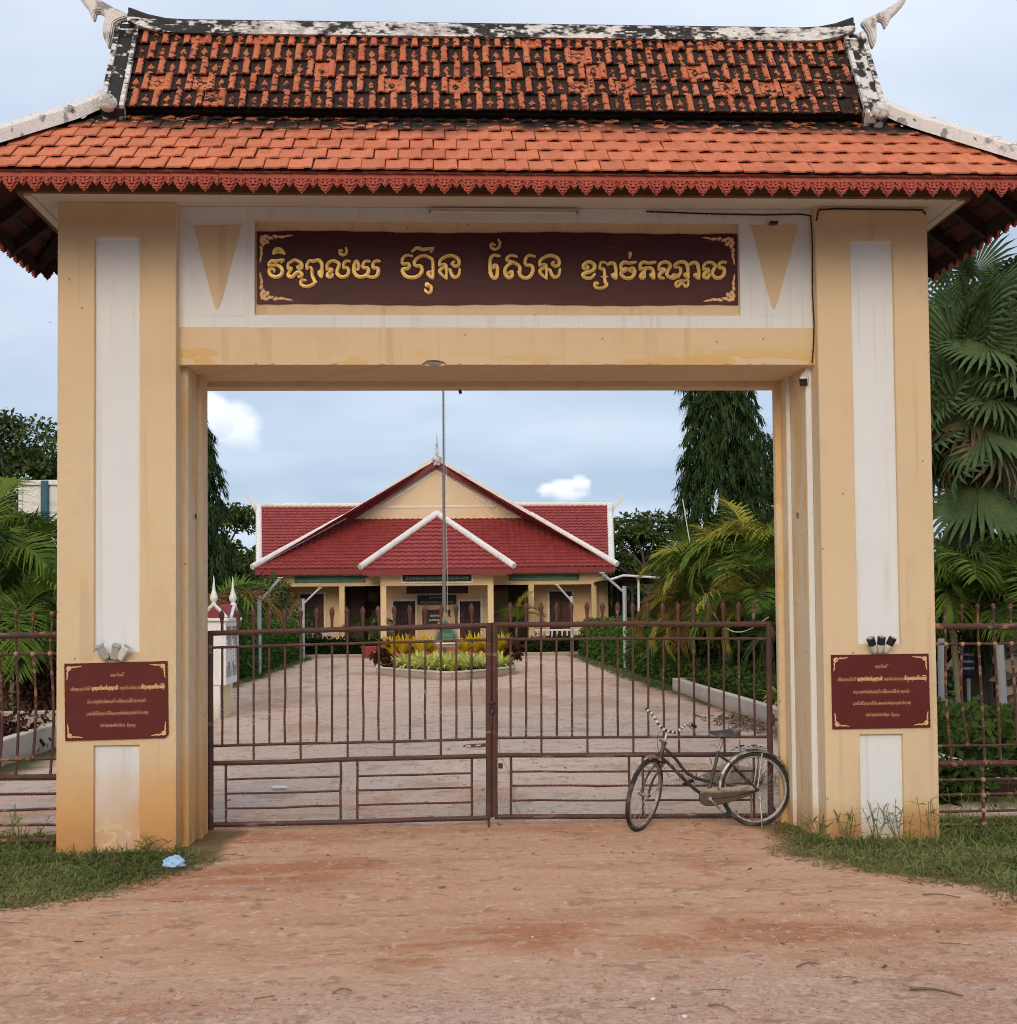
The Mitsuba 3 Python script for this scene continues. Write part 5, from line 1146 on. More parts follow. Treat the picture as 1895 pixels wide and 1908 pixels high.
board(948.5, 1079, 1070, 1082, YC-.001, 'sign_green', 'green_board', None, ((.22, .78, .3, .20), (.05, .95, .62, .20), (.05, .95, .85, .12)))
board(750, 878.5, 1070, 1084, YP-.001, 'sign_dark', 'name_board', 'trim_white', ((.05, .95, .5, .42),))
board(757.5, 872, 1091.5, 1106.5, YPW-1., 'sign_dark', 'hanging_board', None, ((.05, .95, .5, .35),), 'door_wood')
board(778, 850, 1108.5, 1127, YPW-.002, 'sign_dark', 'motto_board', None, ((.3, .7, .25, .2), (.08, .92, .75, .22)), 'sign_print_pale')
board(790, 836, 1139, 1166, YPW-.002, 'sign_dark', 'bulletin_board', 'door_wood', ((.25, .75, .3, .14), (.2, .8, .6, .14)), 'trim_white')
# white balustrades in front of the verandas
for u0, u1 in ((521, 632), (996, 1102)):
    x0, x1 = X(u0, YC-.3), X(u1, YC-.3); R_ = bxb('balustrade', x0, x1, YC-.32, YC-.22, .98, 1.06, 'trim_white')
    for x in np.arange(x0+.1, x1, .22): obj('baluster', lathem([(.05, 0), (.03, .12), (.055, .3), (.03, .56), (.05, .68)], 6, (x, YC-.27, .30)), 'trim_white', R_)

# ------------------------------------------------------------------ things in the yard
def lamp_post(u, v0, v1, tipu, tipv, Y, lab):
    k = thing('lamp_post', lab, 'lamp post', 'galvanised lamp posts along the drive'); b = at(u, v0, Y); t = at(tipu, tipv, Y)
    obj('post', tubem([(b[0], Y, -.05), (b[0], Y, b[2])], .065, 8), 'galvanised_steel', k, smooth=40); obj('arm', tubem([(b[0], Y-.0, b[2]-.18), (t[0], Y, t[2])], .040, 8), 'galvanised_steel', k, smooth=40)
    obj('lamp_head', boxm(t[0]-.09, t[0]+.09, Y-.06, Y+.06, t[2]-.02, t[2]+.03, .02), 'galvanised_steel', k); obj('post_cap', tubem([(b[0], Y, b[2]), (b[0], Y, b[2]+.03)], .078, 8), 'galvanised_steel', k)
lamp_post(483, 1112, 0, 522, 1077, 31, 'galvanised lamp post with slanted arm in front of the left corner of the school building')
lamp_post(565, 1117, 0, 596, 1096, 43.5, 'galvanised lamp post standing before the left door of the school building')
lamp_post(1163.5, 1094, 0, 1122, 1068, 31, 'galvanised lamp post with slanted arm in front of the right corner of the school building')
lamp_post(1065, 1112, 0, 1038, 1090, 43.5, 'galvanised lamp post standing before the right door of the school building')
# planter with the school's stone and the flagpole
PLc = np.array([-.33, 29.6]); PLP = Polygon([(-2.50, 30.6), (-2.42, 29.5), (-1.35, 27.5), (-.65, 26.3), (-.22, 26.0), (.2, 26.3), (.85, 27.2), (1.72, 28.9), (1.80, 30.2), (1.0, 32.2), (-.3, 33.2), (-1.7, 32.4)])
mat('pale_kerb', lambda p, n, uv: mix((.50, .43, .38), (.62, .57, .53), fbm(p.x*3., p.y*3., p.z*3., 4)), .85)
PT = thing('planter', 'low pale concrete kerbed flower bed in the middle of the drive', 'planter')
obj('kerb', flatm(PLP-PLP.buffer(-.20), -.05, .26), 'concrete', PT); v, f = flatm(PLP.buffer(.02)-PLP.buffer(-.16), .212, .04); obj('coping', (v, f), 'pale_kerb', PT)
mat('dark_soil', (.030, .020, .014), .95); obj('soil', flatm(PLP.buffer(-.201), .0, .15), 'dark_soil', PT)
k = thing('flagpole', 'tall thin dark flagpole rising from the flower bed', 'flagpole'); b = at(828, 1150, 30)
obj('pole', tubem([(b[0], 30, .1), (b[0], 30, 3.2), (b[0]+.01, 30, 3.25), (b[0]+.01, 30, 6.2), (b[0]+.015, 30, 6.22), (b[0]+.02, 30, 10.4)], [.062, .060, .046, .046, .032, .028], 8), 'flagpole_paint', k, smooth=40)
obj('halyard', tubem([(b[0]+.10, 29.98, 1.3), (b[0]+.09, 29.98, 6), (b[0]+.05, 29.98, 10.3)], .006, 4), 'trim_white', k)
k = thing('school_stone', 'stone shrine shaped marker with a green inscribed face in the flower bed', 'monument')
Ym = 28.4
def pz(u, v): return tuple(at(u, v, Ym)[[0, 2]])
mat('mossy_stone', lambda p, n, uv: mix((.22, .16, .11), (.36, .29, .22), fbm(p.x*9., p.z*9., p.y*9., 4)), .9, lambda p, n, uv: fbm(p.x*12., p.z*12., p.y*12., 3), .03, eps=4e-3)
mat('teal_paint', (.022, .135, .105), .5)
st = Polygon(chaikin([pz(*q) for q in [(806, 1206), (809, 1180), (815, 1170), (814, 1162), (822, 1154), (826, 1146), (830, 1139), (834, 1146), (840, 1152), (847, 1163), (846, 1170), (853, 1180), (857, 1206)]], 1, True))
obj('stone', prismm(st, Ym, Ym+.35), 'mossy_stone', k)
fc = Polygon(chaikin([pz(*q) for q in [(813, 1198), (814, 1182), (821, 1174), (824, 1162), (830, 1155), (838, 1163), (841, 1174), (849, 1182), (850, 1198)]], 1, True))
obj('face', prismm(fc, Ym-.03, Ym-.001), 'teal_paint', k); a, b2 = pz(813, 1199), pz(851, 1197); bxb('sill', a[0], b2[0], Ym-.045, Ym-.031, a[1]-.02, a[1]+.025, 'trim_white', k)
gs = []
for j, (u0, u1, v) in enumerate(((823, 844, 1182.5), (822, 842, 1186), (824, 843, 1191.5))):
    x, z = pz(u0, v); xe = pz(u1, v)[0]; i = j*3
    while x < xe: g = GLYPHS[(0, 2, 4, 10, 13, 15, 17, 19)[i % 8]]; i += 1; g = affinity.translate(g, -g.bounds[0], -g.bounds[1]); q = .034/g.bounds[3]; g = affinity.scale(g, q, q, origin=(0, 0)); gs.append(affinity.translate(g, x, z)); x += g.bounds[2]+.008
obj('lettering', prismm(unary_union(gs), Ym-.034, Ym-.0295), 'sign_print_pale', k)
# notice case at the left of the drive
k = thing('notice_case', 'white glazed notice case with maroon gabled roof and two spires', 'notice board')
nx0, nx1, ny0, ny1 = -4.86, -4.50, 13.7, 15.3
mat('white_gloss', lambda p, n, uv: mix((.74, .74, .74), (.50, .36, .24), smoothstep(.45, .1, p.z+.1*fbm(p.x*6., p.y*6., p.z*6., 2))*.6), .4)
mat('dusty_glass', (.16, .18, .18), .15, spec=.7)
bxb('cabinet', nx0, nx1, ny0, ny1, .62, 1.80, 'white_gloss', k, .01)
bxb('leg', nx0+.12, nx1-.085, ny0+.03, ny0+.2, -.05, .618, 'white_gloss', k); bxb('leg', nx0+.12, nx1-.085, ny1-.2, ny1-.03, -.05, .618, 'white_gloss', k)
bxb('plinth_wall', nx0+.10, nx1-.08, ny0+.201, ny1-.201, -.05, .60, 'wall_yellow', k)
GLS = bxb('glazing', nx1+.001, nx1+.012, ny0+.10, ny1-.08, .74, 1.70, 'dusty_glass', k)
for y0, y1, z0, z1 in ((ny0, ny0+.1, .62, 1.8), (ny1-.08, ny1, .62, 1.8), (ny0+.1, ny1-.08, .62, .74), (ny0+.1, ny1-.08, 1.7, 1.8), (ny0+.75, ny0+.80, .74, 1.7)): bxb('glazing_frame', nx1+.001, nx1+.03, y0, y1, z0, z1, 'white_gloss', GLS)
for i in range(5): bxb('paper', nx1+.0125, nx1+.0145, ny0+.15+.24*i, ny0+.33+.24*i, .95+.08*(i % 2), 1.45-.1*(i % 3), 'trim_white', GLS)
mat('maroon_sheet', (.22, .035, .04), .6)
v = np.array([(nx0-.06, ny0-.06, 1.86), (nx1+.06, ny0-.06, 1.86), ((nx0+nx1)/2, ny0-.06, 2.10), (nx0-.06, ny1+.06, 1.86), (nx1+.06, ny1+.06, 1.86), ((nx0+nx1)/2, ny1+.06, 2.10)])
RN = obj('roof', (v, [(0, 1, 2), (3, 5, 4), (0, 2, 5), (0, 5, 3), (1, 4, 5), (1, 5, 2), (0, 3, 4), (0, 4, 1)]), 'maroon_sheet', k)
bxb('roof_edge', nx0-.07, nx1+.09, ny0-.075, ny1+.075, 1.801, 1.859, 'white_gloss', RN, .01)
ym = (ny0+ny1)/2
v = np.array([(nx1+.07, ym-.45, 1.86), (nx1+.07, ym+.45, 1.86), (nx1+.07, ym, 2.12), ((nx0+nx1)/2, ym-.45, 1.86), ((nx0+nx1)/2, ym+.45, 1.86), ((nx0+nx1)/2, ym, 2.12)])
obj('roof_dormer', (v, [(0, 1, 2), (0, 2, 5), (0, 5, 3), (1, 4, 5), (1, 5, 2)]), 'maroon_sheet', RN)
for a, b in (((nx0-.06, ny0-.065, 1.87), ((nx0+nx1)/2, ny0-.065, 2.12)), ((nx1+.06, ny0-.065, 1.87), ((nx0+nx1)/2, ny0-.065, 2.12)), ((nx1+.075, ym-.46, 1.87), (nx1+.075, ym, 2.13)), ((nx1+.075, ym+.46, 1.87), (nx1+.075, ym, 2.13))): obj('barge', tubem([a, b], .030, 4), 'white_gloss', RN)
for (x, y, z) in (((nx0+nx1)/2, ny0-.03, 2.12), (nx1+.04, ym, 2.12)): obj('spire', lathem([(.05, -.02), (.035, .03), (.07, .08), (.075, .13), (.05, .18), (.045, .22), (.032, .24), (.022, .32), (.012, .45), (.004, .52), (0, .53)], 10, (x, y, z)), 'white_gloss', RN, smooth=40)
# open shed right of the building
k = thing('open_shed', 'open metal roofed shed with slim white posts right of the school building', 'shed')
mat('shed_roof', (.045, .042, .042), .8)
A, B2, C2, D2 = at(1136, 1078, 42), at(1162, 1072, 42), at(1246, 1080, 42), at(1262, 1080, 42)
v = np.array([(A[0], 42, A[2]-.05), (B2[0], 42, B2[2]), (D2[0]+3, 42, C2[2]-.2), (A[0], 50, A[2]-.05), (B2[0], 50, B2[2]+.0), (D2[0]+3, 50, C2[2]-.2)]); v2 = np.vstack([v, v-[0, 0, .06]])
obj('roof_sheet', (v2, [(0, 3, 4, 1), (1, 4, 5, 2), (6, 7, 10, 9), (7, 8, 11, 10)]), 'shed_roof', k)
obj('roof_edge', tubem([v[0], v[1], v[2]], .050, 6), 'trim_white', k)
for u, Y in ((1190, 42.3), (1178, 49.5), (1250, 42.3), (1232, 49.5)): x = X(u, Y); obj('post', tubem([(x, Y, 0), (x, Y, 3.2)], .05, 6), 'trim_white', k)
for u in (1133, 1146, 1156): x = X(u, 49); obj('dark_post', tubem([(x, 49, 0), (x, 49, 3.1)], .09, 6), 'shed_roof', k)
mat('pale_blue', (.22, .34, .46), .5)
for i, (u, Y, w) in enumerate(((1172, 46.5, 1.3), (1215, 46.5, 1.5))):
    x = X(u, Y); kk = thing('bench_table', ['pale blue table under the open shed, nearer the building', 'pale blue table under the open shed, farther from the building'][i], 'table')
    obj('table_top', boxm(x-w/2, x+w/2, Y-.35, Y+.35, 1.42, 1.50, .02), 'pale_blue', kk)
    for sx in (-1, 1):
        for sy in (-1, 1): obj('leg', boxm(x+sx*w*.45-.03, x+sx*w*.45+.03, Y+sy*.3-.03, Y+sy*.3+.03, 0, 1.419), 'pale_blue', kk)
# mast with forked top beside the mast tree
k = thing('forked_mast', 'thin dark mast with a forked top beside the tall right tree', 'mast'); Y = 30
b, t = at(1272, 940, Y), at(1272, 880, Y)
obj('mast', tubem([(b[0], Y, 0), (b[0], Y, t[2])], .055, 8), 'flagpole_paint', k)
for s in (-1, 1): q = at(1272+s*4.5, 862, Y); obj('fork', tubem(chaikin([(t[0], Y, t[2]-.02), (q[0], Y, t[2]+.06), (q[0], Y, q[2])], 2), .018, 5), 'flagpole_paint', k)
# pale hall with a teal pipe behind the left palms
k = thing('pale_hall', 'pale grey hall wall with a teal downpipe behind the left palms', 'building'); Y = 34
a, b = at(42, 895, Y), at(150, 893, Y); bxb('wall', a[0], b[0]+.3, Y, Y+5, 0, a[2]-.16, 'trim_white', k); bxb('roof_edge', a[0]-.1, b[0]+.4, Y-.1, Y+5.1, a[2]-.159, a[2], 'galvanised_steel', k)
mat('teal_pipe', (.02, .10, .13), .5); c = at(85, 895, Y); obj('downpipe', boxm(c[0]-.12, c[0]+.12, Y-.16, Y-.001, 0.1, c[2]-.02, .02), 'teal_pipe', k)
c = at(43, 960, Y); bxb('corner_post', a[0]-.12, a[0]-.001, Y-.05, Y+.2, 0, a[2]-.16, 'trim_white', k)
# right of the gateway, behind the fence
for i, (u, v0, v1, lab) in enumerate(((1757, 1190, 1356, 'grey concrete post nearest the right pillar behind the fence'), (1865, 1200, 1378, 'grey leaning concrete post farther right behind the fence'))):
    g = ground_at(u, v1, .25); Y = g[1]; t = at(u-4 if i else u-2, v0, Y); tag(obj('concrete_post', tubem([(g[0]+(.06 if i else 0), Y, 0), (t[0], Y, t[2])], .062, 10), 'grey_post', smooth=40), lab, 'post')
k = thing('garden_wall', 'low brown wall behind the right fence', 'wall'); g = ground_at(1800, 1330, 0)
mat('brown_wall', lambda p, n, uv: mix((.16, .12, .09), (.28, .22, .17), fbm(p.x*3., p.z*6., p.y*3., 4)), .9); bxb('wall', 8.0, 22, 22, 22.2, 0, .75, 'brown_wall', k); bxb('coping', 7.95, 22, 21.95, 22.25, .751, .84, 'concrete', k)
k = thing('blue_barrel', 'dark blue barrel with white bands hung behind the right fence', 'barrel'); a, b = at(1793, 1205, 9), at(1815, 1262, 9); c = (a+b)/2; r = (b[0]-a[0])/2; mat('navy', (.012, .016, .075), .5)
obj('barrel', lathem([(0, b[2]-.03), (r*.6, b[2]), (r*.95, b[2]+.06), (r, (a[2]+b[2])/2), (r, a[2]-.01), (0, a[2])], 16, (c[0], 9, 0)), 'navy', k, smooth=40)
for q in (.25, .48, .70): z = a[2]+(b[2]-a[2])*q; obj('band', lathem([(r*1.015, z-.016), (r*1.03, z), (r*1.015, z+.016)], 16, (c[0], 9, 0)), 'sign_print_pale', k)
obj('stand', tubem([(c[0], 9, -.1), (c[0], 9, b[2])], .03, 6), 'grey_post', k)
k = thing('yellow_hut', 'yellow hut wall glimpsed behind the palms right of the gateway', 'hut'); a, b = at(1763, 1125, 24), at(1800, 1128, 24); bxb('wall', a[0], a[0]+.34, 24, 27, 0, a[2]+.2, 'wall_yellow', k); bxb('roof', a[0]-.3, a[0]+4, 23.6, 27.4, a[2]+.201, a[2]+.3, 'shed_roof', k)
k = thing('rubble_pile', 'brown rubble wall at the right edge behind the fence', 'wall'); r9 = np.random.default_rng(4)
for i in range(46):
    p = at(1874+r9.uniform(0, 60), 1125+r9.uniform(0, 255), 7.5+r9.uniform(0, .5)); q = r9.normal(size=(12, 3))*[.10, .10, .07]+p; obj('stone', manifold3d.Manifold.hull_points(q), 'brown_wall', k)
# garden kerbs
k = thing('garden_kerb', 'pale concrete kerb along the right edge of the drive', 'kerb')
bxb('kerb', 4.98, 5.14, 2.4, 20.4, -.05, .30, 'concrete', k, .015); bxb('kerb', 5.141, 14, 20.24, 20.4, -.05, .30, 'concrete', k, .015)
k = thing('garden_kerb', 'pale concrete kerb behind the left railing fence', 'kerb')
bxb('kerb', -20, -6.2, 10.5, 10.66, -.05, .42, 'concrete', k, .015); bxb('kerb', -6.36, -6.2, 3.6, 10.499, -.05, .34, 'concrete', k, .015)
kp = tag(obj('back_kerb', boxm(-6.2, 5.3, 44.9, 45.06, -.05, .14, .01), 'concrete'), 'pale kerb line across the end of the drive', 'kerb')
# another building glimpsed through the passages, plant pots
k = thing('rear_block', 'orange eaved block glimpsed through the passages of the school building', 'building'); bxb('wall', -9, 8, 66, 66.3, 0, 3.0, 'wall_yellow', k); bxb('eave', -9.4, 8.4, 65.2, 67, 3.0, 3.3, 'floor_tile_red', k); bxb('roof_edge', -9.5, 8.5, 64.8, 65.19, 3.4, 3.55, 'trim_white', k)
mat('pot_red', (.30, .055, .06), .6)
g = ground_at(690, 1226); kk = tag(obj('plant_pot', lathem([(0, 0), (.30, 0), (.36, .30), (.40, .46), (.37, .48), (.33, .40), (0, .40)], 16, (g[0], g[1], 0)), 'pot_red', smooth=40), 'round red plant pot at the end of the drive left of the flower bed', 'plant pot')
# ------------------------------------------------------------------ plants
def leaf_mat(name, a, b, trans=.35, rough=.55, f=1.7):
    fn = lambda p, n, uv: mix(a, b, dr.clip(.5+1.1*(fbm(p.x*f, p.y*f, p.z*f, 3)-.5)+.5*(cell_rand(dr.floor(p.x*9.), dr.floor(p.y*9.), dr.floor(p.z*9.))-.5), 0, 1))
    scene[name] = {'type': 'principledthin', 'base_color': proc(fn), 'roughness': float(rough), 'diff_trans': float(trans), 'spec_trans': 0., 'eta': 1.4}
    return name
leaf_mat('grass_blade', (.080, .115, .034), (.215, .245, .095)); leaf_mat('dry_blade', (.14, .13, .05), (.24, .19, .09))
leaf_mat('hedge_leaf', (.050, .110, .022), (.120, .200, .044)); leaf_mat('dark_hedge_leaf', (.016, .030, .012), (.035, .055, .020))
leaf_mat('tree_leaf', (.046, .076, .026), (.115, .155, .055), f=.5); leaf_mat('mast_leaf', (.020, .044, .018), (.062, .100, .040), f=1.6)
leaf_mat('palm_green', (.085, .145, .026), (.165, .235, .048)); leaf_mat('palm_dark', (.032, .060, .020), (.066, .105, .032)); leaf_mat('palm_yellow', (.210, .245, .042), (.42, .35, .07)); leaf_mat('palm_dry', (.16, .085, .030), (.26, .15, .06))
leaf_mat('fan_green', (.060, .105, .044), (.125, .175, .080)); leaf_mat('fan_dry', (.12, .10, .06), (.19, .16, .10))
leaf_mat('lily_leaf', (.38, .43, .07), (.70, .70, .26), .5); leaf_mat('gold_leaf', (.52, .34, .015), (.75, .52, .04), .5); leaf_mat('purple_leaf', (.055, .022, .020), (.10, .045, .035)); leaf_mat('cover_leaf', (.030, .060, .016), (.080, .125, .030))
mat('bark', lambda p, n, uv: mix((.11, .085, .062), (.20, .165, .13), fbm(p.x*6., p.y*6., p.z*3., 4)), .9)
mat('dark_bark', lambda p, n, uv: mix((.035, .028, .022), (.08, .065, .05), fbm(p.x*7., p.y*7., p.z*9., 4)), .9)
mat('pale_bark', lambda p, n, uv: mix((.20, .17, .14), (.33, .29, .25), fbm(p.x*7., p.y*7., p.z*5., 4)), .9)
mat('palm_stem', lambda p, n, uv: mix((.13, .13, .075), (.24, .21, .14), noise(p.z*16., p.x*3., p.y*3.)), .8)
RV = np.random.default_rng(2024)
def unit(v): return v/np.maximum(np.linalg.norm(v, axis=-1, keepdims=True), 1e-9)
def blades(P, D, L, W, droop=.25, r=RV, twist=1.):
    """leaf blades: base points P, directions D, lengths L, widths W; each five corners, bent down by droop"""
    P, D = np.asarray(P, float), unit(np.asarray(D, float)); n = len(P); L = np.broadcast_to(L, (n,))[:, None]; W = np.broadcast_to(W, (n,))[:, None]; droop = np.broadcast_to(droop, (n,))[:, None]
    S = unit(np.cross(D, unit(np.array([0, 0, 1.])+r.normal(0, .5*twist, (n, 3))))); g = np.array([0, 0, -1.])
    m = P+D*L*.5+g*L*droop*.25; t = P+D*L*.96+g*L*droop
    V = np.stack([P-S*W*.22, P+S*W*.22, m-S*W*.5, m+S*W*.5, t], 1).reshape(-1, 3)
    i = np.arange(n)[:, None]*5; F = np.concatenate([i+[0, 1, 3], i+[0, 3, 2], i+[2, 3, 4]], 1).reshape(-1, 3)
    return V, F
def straps(P, D, L, W, droop, r=RV, seg=4):
    """long strap leaves that arch over"""
    P, D = np.asarray(P, float), unit(np.asarray(D, float)); n = len(P); L = np.broadcast_to(L, (n,))[:, None]; W = np.broadcast_to(W, (n,))[:, None]; droop = np.broadcast_to(droop, (n,))[:, None]
    S = unit(np.cross(D, [0, 0, 1.])+1e-6); V = []
    for k in range(seg):
        t = k/seg; c = P+D*L*t+np.array([0, 0, -1.])*L*droop*t*t; w = W*(.5 if k == 0 else (1-.75*t*t))*.5; V += [c-S*w, c+S*w]
    V.append(P+D*L+np.array([0, 0, -1.])*L*droop); V = np.stack(V, 1); k = 2*seg+1; i = np.arange(n)[:, None]*k; F = []
    for s in range(seg-1): a = 2*s; F += [i+[a, a+1, a+3], i+[a, a+3, a+2]]
    a = 2*(seg-1); F.append(i+[a, a+1, a+2]); return V.reshape(-1, 3), np.concatenate(F, 1).reshape(-1, 3)
def in_poly(poly, n, r=RV):
    x0, y0, x1, y1 = poly.bounds; import shapely; out = []; k = 0
    while k < n:
        q = r.uniform([x0, y0], [x1, y1], (n*2, 2)); q = q[shapely.contains_xy(poly, q[:, 0], q[:, 1])]; out.append(q); k += len(q)
    return np.concatenate(out)[:n]
# ---- grass
def grass(poly, n, h, name, mt, label, patch=2.2, thin=.35, lean=.6, w=.010, tall=None):
    q = in_poly(poly, n); P = np.stack([q[:, 0], q[:, 1], 0*q[:, 0]], 1); d = meshkit.fbm(P*[patch, patch, 1], 3, 7)
    edge = np.array([min(1., poly.exterior.distance(Point(*a))/.28) for a in q[::1]]) if n < 60000 else np.ones(n)
    keep = (d+RV.uniform(-.2, .2, n) > thin)*(RV.random(n) < .18+.82*edge); P, d, edge = P[keep], d[keep], edge[keep]
    P[:, 2] = ground_height(P[:, 0], P[:, 1])-.004; m = len(P)
    D = np.stack([RV.normal(0, lean, m), RV.normal(0, lean, m), np.ones(m)], 1); L = h*RV.uniform(.45, 1.25, m)*(.55+.45*edge)*(.6+.8*d)
    if tall is not None: L = L*(1+tall(P))
    v, f = blades(P, D, L, w*RV.uniform(.6, 1.4, m), RV.uniform(.1, .6, m)); return MB().add(v, f).obj(name, mt, None, label=label, kind='stuff')
PLl = Polygon([(-2.72, .0), (-2.45, -.15), (-2.38, -.55), (-2.62, -1.15), (-2.95, -1.80), (-3.25, -2.08), (-3.9, -2.35), (-6, -3.0), (-11, -3.6), (-11, .95), (-3.7, .9), (-3.7, 0)])
PLr = Polygon([(2.62, .9), (2.40, .30), (2.16, -.55), (2.32, -.95), (2.75, -1.45), (2.95, -1.75), (3.25, -2.0), (3.22, -2.6), (3.6, -3.1), (6, -3.6), (11, -3.9), (11, 1.1), (3.71, 1.0), (3.71, 0), (2.73, 0)])
near_base = lambda P: 1.2*np.clip(1-np.abs(P[:, 1]+.15)/.35, 0, 1)+.8*np.clip(P[:, 1], 0, 1)
grass(PLl, 58000, .105, 'verge_grass', 'grass_blade', 'green grass verge before the left pillar and fence', tall=near_base, w=.0115, lean=.95, thin=.22)
grass(PLr, 58000, .110, 'verge_grass', 'grass_blade', 'green grass verge before the right pillar and fence', tall=near_base, w=.0115, lean=.95, thin=.22)
for pl, nm in ((PLl, 'left'), (PLr, 'right')):
    rim = pl.buffer(.10); q = np.concatenate([in_poly(pl.buffer(.10)-pl.buffer(-.45), 4800), in_poly(rim, 12000)]); P = np.stack([q[:, 0], q[:, 1], ground_height(q[:, 0], q[:, 1])], 1); D = np.stack([RV.normal(0, 1.1, len(P)), RV.normal(0, 1.1, len(P)), np.ones(len(P))*.8], 1)
    v, f = blades(P, D, .075*RV.uniform(.5, 1.4, len(P)), .009, .4); MB().add(v, f).obj('dry_grass', 'dry_blade', None, label=f'thin yellowed grass mixed through the {nm} verge', kind='stuff')
def weed(c, h, label, n=5):
    k = thing('tall_weed', label, 'weed', None); m = MB()
    for i in range(n):
        a = RV.uniform(0, 6.28); r_ = RV.uniform(.0, .10); b = np.array([c[0]+r_*math.cos(a), c[1]+r_*math.sin(a), -.01]); t = b+np.array([RV.normal(0, .10), RV.normal(0, .06), h*RV.uniform(.6, 1.05)]); m.tube(chaikin([b, (b+t)/2+[RV.normal(0, .02), 0, .02], t], 1), [.0030]*len(chaikin([b, b, t], 1)), 4)
        j = RV.integers(3, 6); s = RV.uniform(.25, .95, j)[:, None]; P = b*(1-s)+t*s; v, f = blades(P, np.stack([RV.normal(0, 1, j), RV.normal(0, .5, j), RV.uniform(.3, .9, j)], 1), .15*RV.uniform(.6, 1.2, j), .011, .25); m.add(v, f)
    m.obj('stem', 'grass_blade', k)
for i, (x, y, h) in enumerate([(2.85, -.18, .34), (3.08, -.22, .40), (3.30, -.2, .36), (3.52, -.25, .42), (2.60, -.1, .26), (3.85, -.1, .45)]):
    weed((x, y), h, ['tall grassy weed at the inner corner of the right pillar', 'tall grassy weed just left of the right pillar\'s lower panel', 'tall grassy weed before the right pillar\'s lower panel', 'tall grassy weed before the outer edge of the right pillar', 'short grassy weed behind the bicycle\'s rear wheel', 'tall grassy weed beside the right pillar at the fence'][i], 7)
weed((-4.05, .15), .42, 'tall dark weed before the left fence beside the pillar', 6); weed((-2.95, -.16), .16, 'small weed at the foot of the left pillar', 5)
yard_r = Polygon([(4.0, 1.1), (4.95, 2.2), (4.95, 2.4), (5.2, 20), (24, 20), (24, 1.1)]); grass(yard_r, 26000, .13, 'yard_grass', 'grass_blade', 'rough grass of the yard behind the right fence', w=.022)
hs_l = Polygon([(-6.3, 26), (-5.85, 26.5), (-5.75, 34), (-5.6, 44.5), (-6.3, 44.5)]); grass(hs_l, 3800, .12, 'edge_grass', 'grass_blade', 'grass strip at the foot of the left hedge', w=.03, thin=.3)
hs_r = Polygon([(5.35, 20.4), (4.75, 20.6), (4.5, 26), (4.6, 34), (4.9, 44.5), (5.4, 44.5)]); grass(hs_r, 5200, .12, 'edge_grass', 'grass_blade', 'grass strip at the foot of the right hedge', w=.03, thin=.3)
# ---- hedges
def hedge(x0, x1, y0, y1, h, n, mt, size, label, bumps=1.3):
    k = thing('clipped_hedge', label, 'hedge'); obj('twigs', boxm(x0+.2, x1-.2, y0+.2, y1-.2, 0, h-.2, .08), 'mould_black', k)
    W_, D_ = x1-x0, y1-y0; areas = np.array([D_*h, D_*h, W_*h, W_*D_]); c = RV.choice(4, n, p=areas/areas.sum()); u, v = RV.random(n), RV.random(n)
    P = np.zeros((n, 3)); N = np.zeros((n, 3))
    for i, (fx, fy, fz, nn) in enumerate(((lambda u, v: (x0+0*u, y0+D_*u, h*v, (-1, 0, 0))), (lambda u, v: (x1+0*u, y0+D_*u, h*v, (1, 0, 0))), (lambda u, v: (x0+W_*u, y0+0*u, h*v, (0, -1, 0))), (lambda u, v: (x0+W_*u, y0+D_*v, h+0*u, (0, 0, 1))))[i](u, v) for i in range(4)):
        s = c == i; P[s] = np.stack([np.broadcast_to(q, n) for q in (fx, fy, fz)], 1)[s]; N[s] = nn
    long = P[:, 1] if D_ > W_ else P[:, 0]; bul = .5+.5*np.cos(long*2*np.pi/bumps+1.3*np.sin(long*.7)); edge = np.abs(np.abs((long*1./bumps) % 1-.5))
    zf = np.clip(P[:, 2]/h, 0, 1); P -= N*((.30*(1-bul)+.22*zf**3)[:, None]); P[:, 2] -= (1-bul)*.16*zf**2; P += RV.normal(0, .05, (n, 3))
    D = unit(N+RV.normal(0, .75, (n, 3))+[0, 0, .35]); v_, f_ = blades(P, D, size*RV.uniform(.6, 1.4, n), size*.55, .2)
    MB().add(v_, f_).obj('foliage', mt, k)
hedge(-7.4, -6.22, 27.8, 44.0, 1.62, 26000, 'hedge_leaf', .15, 'clipped green hedge along the left side of the drive')
hedge(5.32, 6.6, 21.0, 44.2, 1.58, 30000, 'hedge_leaf', .15, 'clipped green hedge along the right side of the drive')
hedge(-6.6, -2.9, 45.1, 46.2, .80, 8000, 'dark_hedge_leaf', .15, 'low dark hedge before the left half of the school building', 40)
hedge(2.6, 6.3, 45.1, 46.2, .80, 8000, 'dark_hedge_leaf', .15, 'low dark hedge before the right half of the school building', 40)
